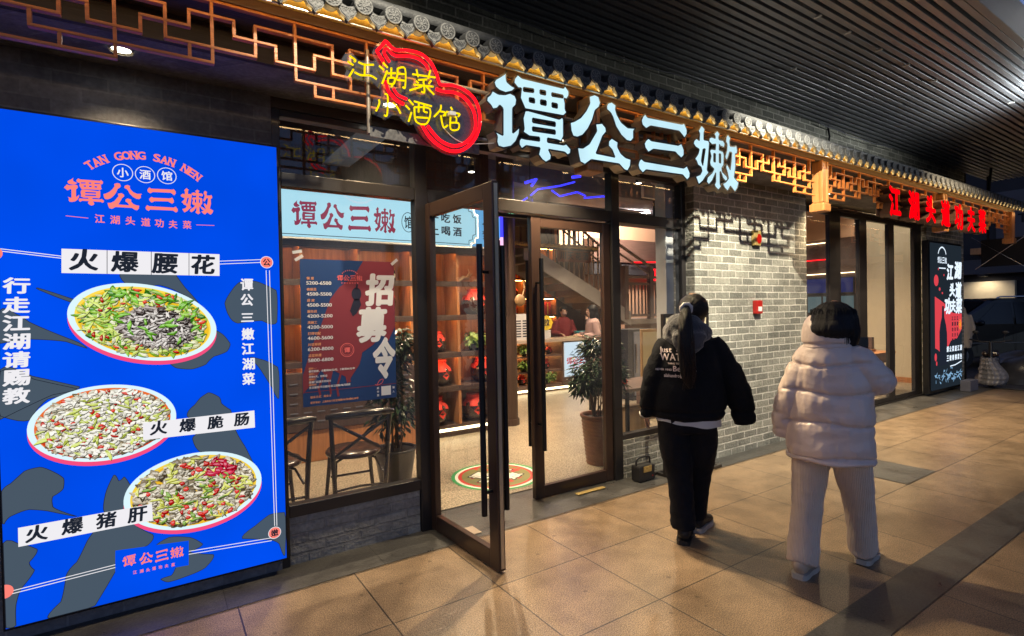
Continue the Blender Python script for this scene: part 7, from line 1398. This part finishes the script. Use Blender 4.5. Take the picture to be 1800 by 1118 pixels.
garment(t, 'trousers', M['cord'], [dict(p=[(0, 0, .86), (0, 0, .78), (0, 0, .70)], r=[(.2, .14), (.22, .15), (.20, .14)]), dict(p=[(-.105, 0, .80), (-.122, -.005, .60), (-.135, -.03, .42), (-.146, -.10, .2), (-.15, -.155, .06)], r=[(.115, .13), (.115, .12), (.098, .11), (.096, .112), (.100, .122)]),
    dict(p=[(.105, 0, .80), (.128, .08, .60), (.145, .17, .42), (.155, .235, .22), (.16, .275, .075)], r=[(.115, .13), (.115, .12), (.098, .11), (.094, .11), (.094, .115)])], voxel=.010, smooth=5, wr=.006, wscale=5, vert=1.4, extra=lambda v, n: .006 * noise.noise(Vector((v.x * 7, v.y * 7, v.z * 16 + 4))) * (1 if v.z < .5 else .4))
shoe(t, (-.155, -.255, 0), R(10), M['shoe_cream'], M['sole_white'], .26, .052, .10); shoe(t, (.16, .18, .006), R(9), M['shoe_cream'], M['sole_white'], .27, .052, .10, R(-3))
b = MB(); h = MB(); h.ball((.030, .005, 1.505), (.152, .158, .134), 32, 22); h.ball((.135, .01, 1.455), (.052, .10, .105), 20, 14); h.ball((-.10, .02, 1.465), (.05, .09, .085), 20, 14); h.ball((.03, -.075, 1.475), (.135, .105, .075), 24, 14)
vs, nn, fs = fuse(h, .009, 6); vs = crinkle(vs, nn, lambda v, n: .004 * noise.noise(Vector((math.atan2(v.y - .01, v.x - .03) * 9, v.z * 4, 2)))); b.add(vs, fs, True); hr_ = b.build('hair', M['hair'], t, world=False)
b = MB(); rr = random.Random(31)
for i in range(120):
    a = rr.uniform(-3.3, .25); x, y = .03 + .137 * math.cos(a), .005 + .142 * math.sin(a); z0 = 1.56 + rr.uniform(-.03, .03); zt = 1.44 + rr.uniform(-.02, .03) - (.04 if math.cos(a) > .6 else 0)
    b.tube([(.03 + .09 * math.cos(a), .005 + .095 * math.sin(a), 1.605), (x, y, z0), (x * 1.01, y * 1.04, (z0 + zt) / 2), (x * 1.0 + rr.uniform(-.006, .006), y * 1.03, zt)], [.002, .003, .003, .001], n=4)
b.build('loose_strands', M['hair'], hr_, world=False)
b = MB(); b.box(-.035, .035, -.004, .004, -.07, .07, .003, Matrix.Translation((.165, .36, 1.335)) @ Matrix.Rotation(R(30), 4, 'Z')); tag(b.build('phone', M['black_plastic'], None), None)
ph = bpy.data.objects['phone']; ph.location = t.location; ph.rotation_euler = t.rotation_euler; ph.scale = t.scale; tag(ph, 'dark phone in the raised right hand of the person in the puffer jacket', 'phone')

# ---- person in the black hooded jacket
t = thing('person', 'person in a black jacket with printed back, long ponytail and grey hood', 'person', (3.10, 2.44, 0), R(-44)); t.scale = (.95, .97, 1)
J = dict(head=(.05, .04, 1.60), neck=(.0, .01, 1.46), pelvis=(-.02, 0, .88), shL=(-.16, 0, 1.38), elL=(-.262, -.02, 1.10), wrL=(-.298, .04, .90), shR=(.17, 0, 1.38), elR=(.305, -.02, 1.10), wrR=(.352, -.02, .98), hdR=(.1, 0, -1), hpL=(-.11, 0, .84), knL=(-.085, -.02, .48), anL=(-.066, -.07, .11), hpR=(.08, 0, .84), knR=(.075, .10, .48), anR=(.052, .18, .11))
body_of(t, J, R(-48))
hz = [.845, .87, .93, 1.02, 1.12, 1.22, 1.32, 1.39, 1.44, 1.47]
hr = [(.225, .165), (.25, .185), (.262, .195), (.268, .20), (.262, .185), (.255, .175), (.235, .155), (.195, .135), (.14, .12), (.09, .1)]
def blk(v, n):
    e = .012 * noise.noise(Vector((v.x * 5, v.y * 5, v.z * 8))) - .012 * math.exp(-((v.z - .905) / .012) ** 2)
    if abs(v.x) > .26: e += .008 * noise.noise(Vector((v.x * 12, v.y * 12, v.z * 22)))
    return e
jk, jv, jf = garment(t, 'jacket', M['black_fleece'], [dict(p=[(-.01, 0, z) for z in hz], r=hr, k=3), dict(p=[(-.15, 0, 1.375), (-.205, -.01, 1.26), (-.262, -.02, 1.10), (-.288, .0, .98), (-.300, .03, .86)], r=[(.07, .09), (.08, .10), (.076, .095), (.068, .082), (.056, .062)]),
    dict(p=[(.15, 0, 1.375), (.222, -.01, 1.27), (.305, -.02, 1.10), (.350, -.02, .97), (.380, -.02, .82)], r=[(.072, .09), (.084, .10), (.088, .10), (.088, .095), (.072, .08)])], voxel=.010, smooth=6, wr=.005, wscale=6, extra=blk)
b = MB(); loft(b, [(.19, -.02, .905), (.15, -.02, .86)], [(.01, .01), (.01, .01)]) if False else None
tr, _, _ = garment(t, 'trousers', M['black_denim'], [dict(p=[(-.02, 0, .92), (-.02, 0, .84), (-.02, 0, .76)], r=[(.20, .15), (.215, .165), (.20, .15)]), dict(p=[(-.115, 0, .84), (-.105, -.01, .64), (-.082, -.02, .46), (-.07, -.05, .27), (-.066, -.065, .10)], r=[(.112, .13), (.112, .12), (.092, .10), (.085, .095), (.088, .105)]),
    dict(p=[(.075, 0, .84), (.085, .04, .64), (.078, .10, .46), (.062, .15, .27), (.052, .18, .10)], r=[(.115, .13), (.112, .12), (.092, .10), (.085, .095), (.082, .10)])], voxel=.011, smooth=5, wr=.006, wscale=6, vert=1.6)
b = MB(); vs = []; nn_ = 40
for j, (z, k) in enumerate(((.90, .97), (.86, 1.0), (.835, 1.01))):
    for i in range(nn_): a = 2 * math.pi * i / nn_; vs.append((-.01 + .228 * k * math.cos(a), .168 * k * math.sin(a), z - (.035 * max(0, math.cos(a + .6)) if j == 2 else 0) + (.004 * math.sin(7 * a) if j == 2 else 0)))
b.add(vs, [(j * nn_ + i, j * nn_ + (i + 1) % nn_, (j + 1) * nn_ + (i + 1) % nn_, (j + 1) * nn_ + i) for j in range(2) for i in range(nn_)], True); b.build('white_shirt', M['white_cotton'], t, world=False)
b = MB(); loft(b, [(-.31, .035, .875), (-.31, .04, .852)], [(.05, .055), (.047, .052)], 18); b.build('shirt_cuff', M['white_cotton'], t, world=False)
h = MB(); p, r_ = resample([(-.01, .01, 1.36), (-.012, -.01, 1.40), (-.01, -.02, 1.455), (.0, -.01, 1.51), (.01, .0, 1.535)], [(.13, .12), (.165, .15), (.168, .155), (.145, .13), (.09, .08)], 4); loft(h, p, r_, 30); loft(h, [(-.02, -.12, 1.46), (-.02, -.165, 1.42), (-.02, -.17, 1.36), (-.02, -.15, 1.31)], [(.11, .04), (.12, .05), (.10, .045), (.05, .03)], 24)
vs, nn, fs = fuse(h, .009, 6); vs = crinkle(vs, nn, lambda v, n: .012 * noise.noise(Vector((v.x * 10, v.y * 10, v.z * 20))) + .003 * noise.noise(v * 60)); MB().add(vs, fs, True).build('hood', M['grey_fleece'], jk, world=False)
h = MB(); h.ball((.042, .025, 1.612), (.108, .118, .104), 26, 18); loft(h, [(.0, -.06, 1.61), (-.03, -.115, 1.605)], [(.06, .055), (.035, .04)], 16)
vs, nn, fs = fuse(h, .008, 5); b = MB().add(crinkle(vs, nn, lambda v, n: .003 * noise.noise(Vector((v.x * 50, v.y * 10, v.z * 50)))), fs, True); hr_ = b.build('hair', M['hair'], t, world=False)
h = MB(); p, r_ = resample([(-.03, -.12, 1.605), (-.045, -.19, 1.55), (-.05, -.235, 1.42), (-.045, -.24, 1.28), (-.035, -.225, 1.16), (-.02, -.215, 1.08)], [(.028, .028), (.045, .035), (.055, .033), (.058, .03), (.048, .022), (.012, .008)], 5); loft(h, p, r_, 22)
vs, nn, fs = fuse(h, .006, 3); vs = crinkle(vs, nn, lambda v, n: .006 * noise.noise(Vector((v.x * 70, v.y * 20, v.z * 4)))); MB().add(vs, fs, True).build('ponytail', M['hair'], hr_, world=False)
b = MB(); rr = random.Random(77)
strands(b, (-.045, -.235, 1.40), (-.03, -.225, 1.12), 70, .0022, (.045, .05), rr, .012); b.build('ponytail_ends', M['hair_brown'], hr_, world=False)
b = MB(); strands(b, (.03, -.07, 1.64), (-.03, -.12, 1.605), 40, .0018, (.05, .02), rr, .01); b.build('loose_strands', M['hair'], hr_, world=False)
b = MB(); b.tube([(-.03 + .036 * math.cos(a * .3927), -.125 - .012 * math.sin(a * .3927), 1.605 + .036 * math.sin(a * .3927) + .004 * (a % 2)) for a in range(16)], [.010 + .003 * (a % 2) for a in range(16)], n=8, closed=True); b.build('hair_tie', M['white_plastic'], hr_, world=False)
# print on the back follows the cloth
bt = BVHTree.FromPolygons([tuple(v) for v in jv], jf)
b = MB(); F0 = lambda u, v, d=0.0: (u, v, 0)
for s, x, z, sz, sx in (('Just', -.215, 1.315, .052, 1.0), ('the', -.105, 1.318, .026, 1.0), ('WATER', -.210, 1.262, .066, .82), ('THING TO GOLD', -.165, 1.236, .016, 1.0), ('NEVER MIND', -.245, 1.193, .019, 1.0), ('Be-nice.', -.130, 1.190, .052, .95), ('alahandro', -.19, 1.150, .032, .8), ('boy', -.03, 1.150, .032, .85)): put_line(b, s, F0, x, z, sz, .02, sx=sx)
b.box(-.085, -.040, 1.145, 1.180, -.0005, .0005)
bm = bmesh.new(); vv = [bm.verts.new((v[0], v[1], 0)) for v in b.v]
for f in b.f:
    try: bm.faces.new([vv[i] for i in f])
    except ValueError: pass
bmesh.ops.triangulate(bm, faces=list(bm.faces))
for _ in range(2): bmesh.ops.subdivide_edges(bm, edges=[e for e in bm.edges if e.calc_length() > .012], cuts=1)
o = MB(); bm.verts.index_update(); pts = []
for v in bm.verts:
    hit = bt.ray_cast(Vector((v.co.x, -1, v.co.y)), Vector((0, 1, 0))); y = hit[0].y if hit[0] else -.19; pts.append((v.co.x, y - .0035, v.co.y))
o.add(pts, [[v.index for v in f.verts] for f in bm.faces]); bm.free(); o.build('back_print', M['print_pink'], jk, world=False)
shoe(t, (-.075, -.135, 0), R(12), M['shoe_black'], M['shoe_black'], .27, .05, .10); shoe(t, (.045, .10, 0), R(30), M['shoe_black'], M['sole_white'], .27, .05, .10)

# ---- smaller people
def simple_person(label, loc, rz, J, hy, top, topname, trous, shoes, torso, arms_r, hair, head_s=1.0, curls=(.7, .7), low=None):
    t = thing('person', label, 'person', loc, rz); body_of(t, J, hy, .014, curls, head_s)
    pcs = [dict(p=[(0, 0, z) for z, _ in torso], r=[r_ for _, r_ in torso], k=3)]
    for s in ('L', 'R'): pcs.append(dict(p=[J['sh' + s], tuple((Vector(J['sh' + s]) + Vector(J['el' + s])) / 2), J['el' + s], tuple((Vector(J['el' + s]) + Vector(J['wr' + s])) / 2), tuple(Vector(J['el' + s]).lerp(Vector(J['wr' + s]), .95))], r=[arms_r * 1.05, arms_r * 1.05, arms_r, arms_r * .9, arms_r * .75], s=(0, 1, 0)))
    garment(t, topname, top, pcs, .014, 5, wr=.006)
    garment(t, 'trousers', trous, [dict(p=[(0, 0, .9), (0, 0, .82), (0, 0, .74)], r=[(.15, .11), (.175, .125), (.165, .12)])] + [dict(p=[J['hp' + s], J['kn' + s], tuple(Vector(J['an' + s]) - Vector((0, 0, .04)))], r=[(.095, .105), (.08, .085), (.07, .08)]) for s in ('L', 'R')], .014, 5, wr=.005)
    for s in ('L', 'R'): a = Vector(J['an' + s]); shoe(t, (a.x, a.y - .05, 0), 0, shoes, M['sole_white'], .26, .046, .085)
    h = MB(); hc = Vector(J['head'])
    for p, r_ in hair: h.ball(tuple(hc + Vector(p)), r_, 20, 14)
    vs, nn, fs = fuse(h, .012, 5); MB().add(crinkle(vs, nn, lambda v, n: .004 * noise.noise(Vector((v.x * 45, v.y * 45, v.z * 8)))), fs, True).build('hair', M['hair'], t, world=False)
    return t
JB = dict(head=(0, .02, 1.56), neck=(0, 0, 1.42), pelvis=(0, 0, .86), shL=(-.17, 0, 1.36), shR=(.17, 0, 1.36), hpL=(-.09, 0, .84), knL=(-.09, .02, .46), anL=(-.09, 0, .09), hpR=(.09, 0, .84), knR=(.09, .02, .46), anR=(.09, 0, .09))
torso = [(.80, (.17, .13)), (.86, (.18, .14)), (1.0, (.175, .135)), (1.2, (.19, .14)), (1.34, (.19, .13)), (1.41, (.12, .1)), (1.45, (.07, .075))]
J = dict(JB, elL=(-.24, -.02, 1.10), wrL=(-.14, .22, 1.10), elR=(.24, -.02, 1.10), wrR=(.12, .24, 1.12))
simple_person('person with long dark hair in a dusty pink coat standing at the counter', (6.98, 7.7, .013), R(62), J, R(8), M['pink_knit'], 'coat', M['black_denim'], M['shoe_cream'], [(.62, (.21, .16)), (.7, (.22, .17))] + torso[1:], .068, [((0, -.02, .03), (.095, .11, .105)), ((0, -.085, -.10), (.085, .055, .14)), ((0, -.10, -.22), (.075, .045, .14)), ((0, -.10, -.32), (.055, .035, .08)), ((.07, .0, -.08), (.03, .06, .12)), ((-.07, .0, -.08), (.03, .06, .12))])
J = dict(JB, elL=(-.25, .02, 1.10), wrL=(-.18, .24, 1.08), elR=(.25, .02, 1.10), wrR=(.18, .24, 1.08))
st = simple_person('person in a maroon uniform and face mask working behind the counter', (7.56, 9.3, .013), R(165), J, R(-12), M['staff_red'], 'uniform', M['black_denim'], M['shoe_black'], torso, .062, [((0, -.015, .04), (.088, .105, .092))])
b = MB(); m_ = Matrix.Translation((0, .02, 1.56)) @ Matrix.Rotation(R(-12), 4, 'Z'); b.ball((0, .062, -.045), (.062, .06, .052), 16, 10); b.v = [tuple(m_ @ Vector(v)) for v in b.v]; b.build('face_mask', M['pink_knit'], st, world=False)
J = dict(JB, elL=(-.23, -.02, 1.10), wrL=(-.22, .08, .88), elR=(.23, -.02, 1.10), wrR=(.22, .08, .88))
simple_person('person in a beige padded coat standing beyond the dark lightbox', (13.35, 4.02, -.018), R(-40), J, R(-10), M['beige_coat'], 'coat', M['black_denim'], M['shoe_black'], [(.72, (.24, .18)), (.8, (.25, .19)), (1.0, (.25, .19)), (1.2, (.25, .185)), (1.33, (.23, .16)), (1.40, (.16, .14)), (1.5, (.14, .13)), (1.55, (.1, .1))], .085, [((0, -.015, .02), (.10, .115, .11))])
bpy.context.view_layer.update()
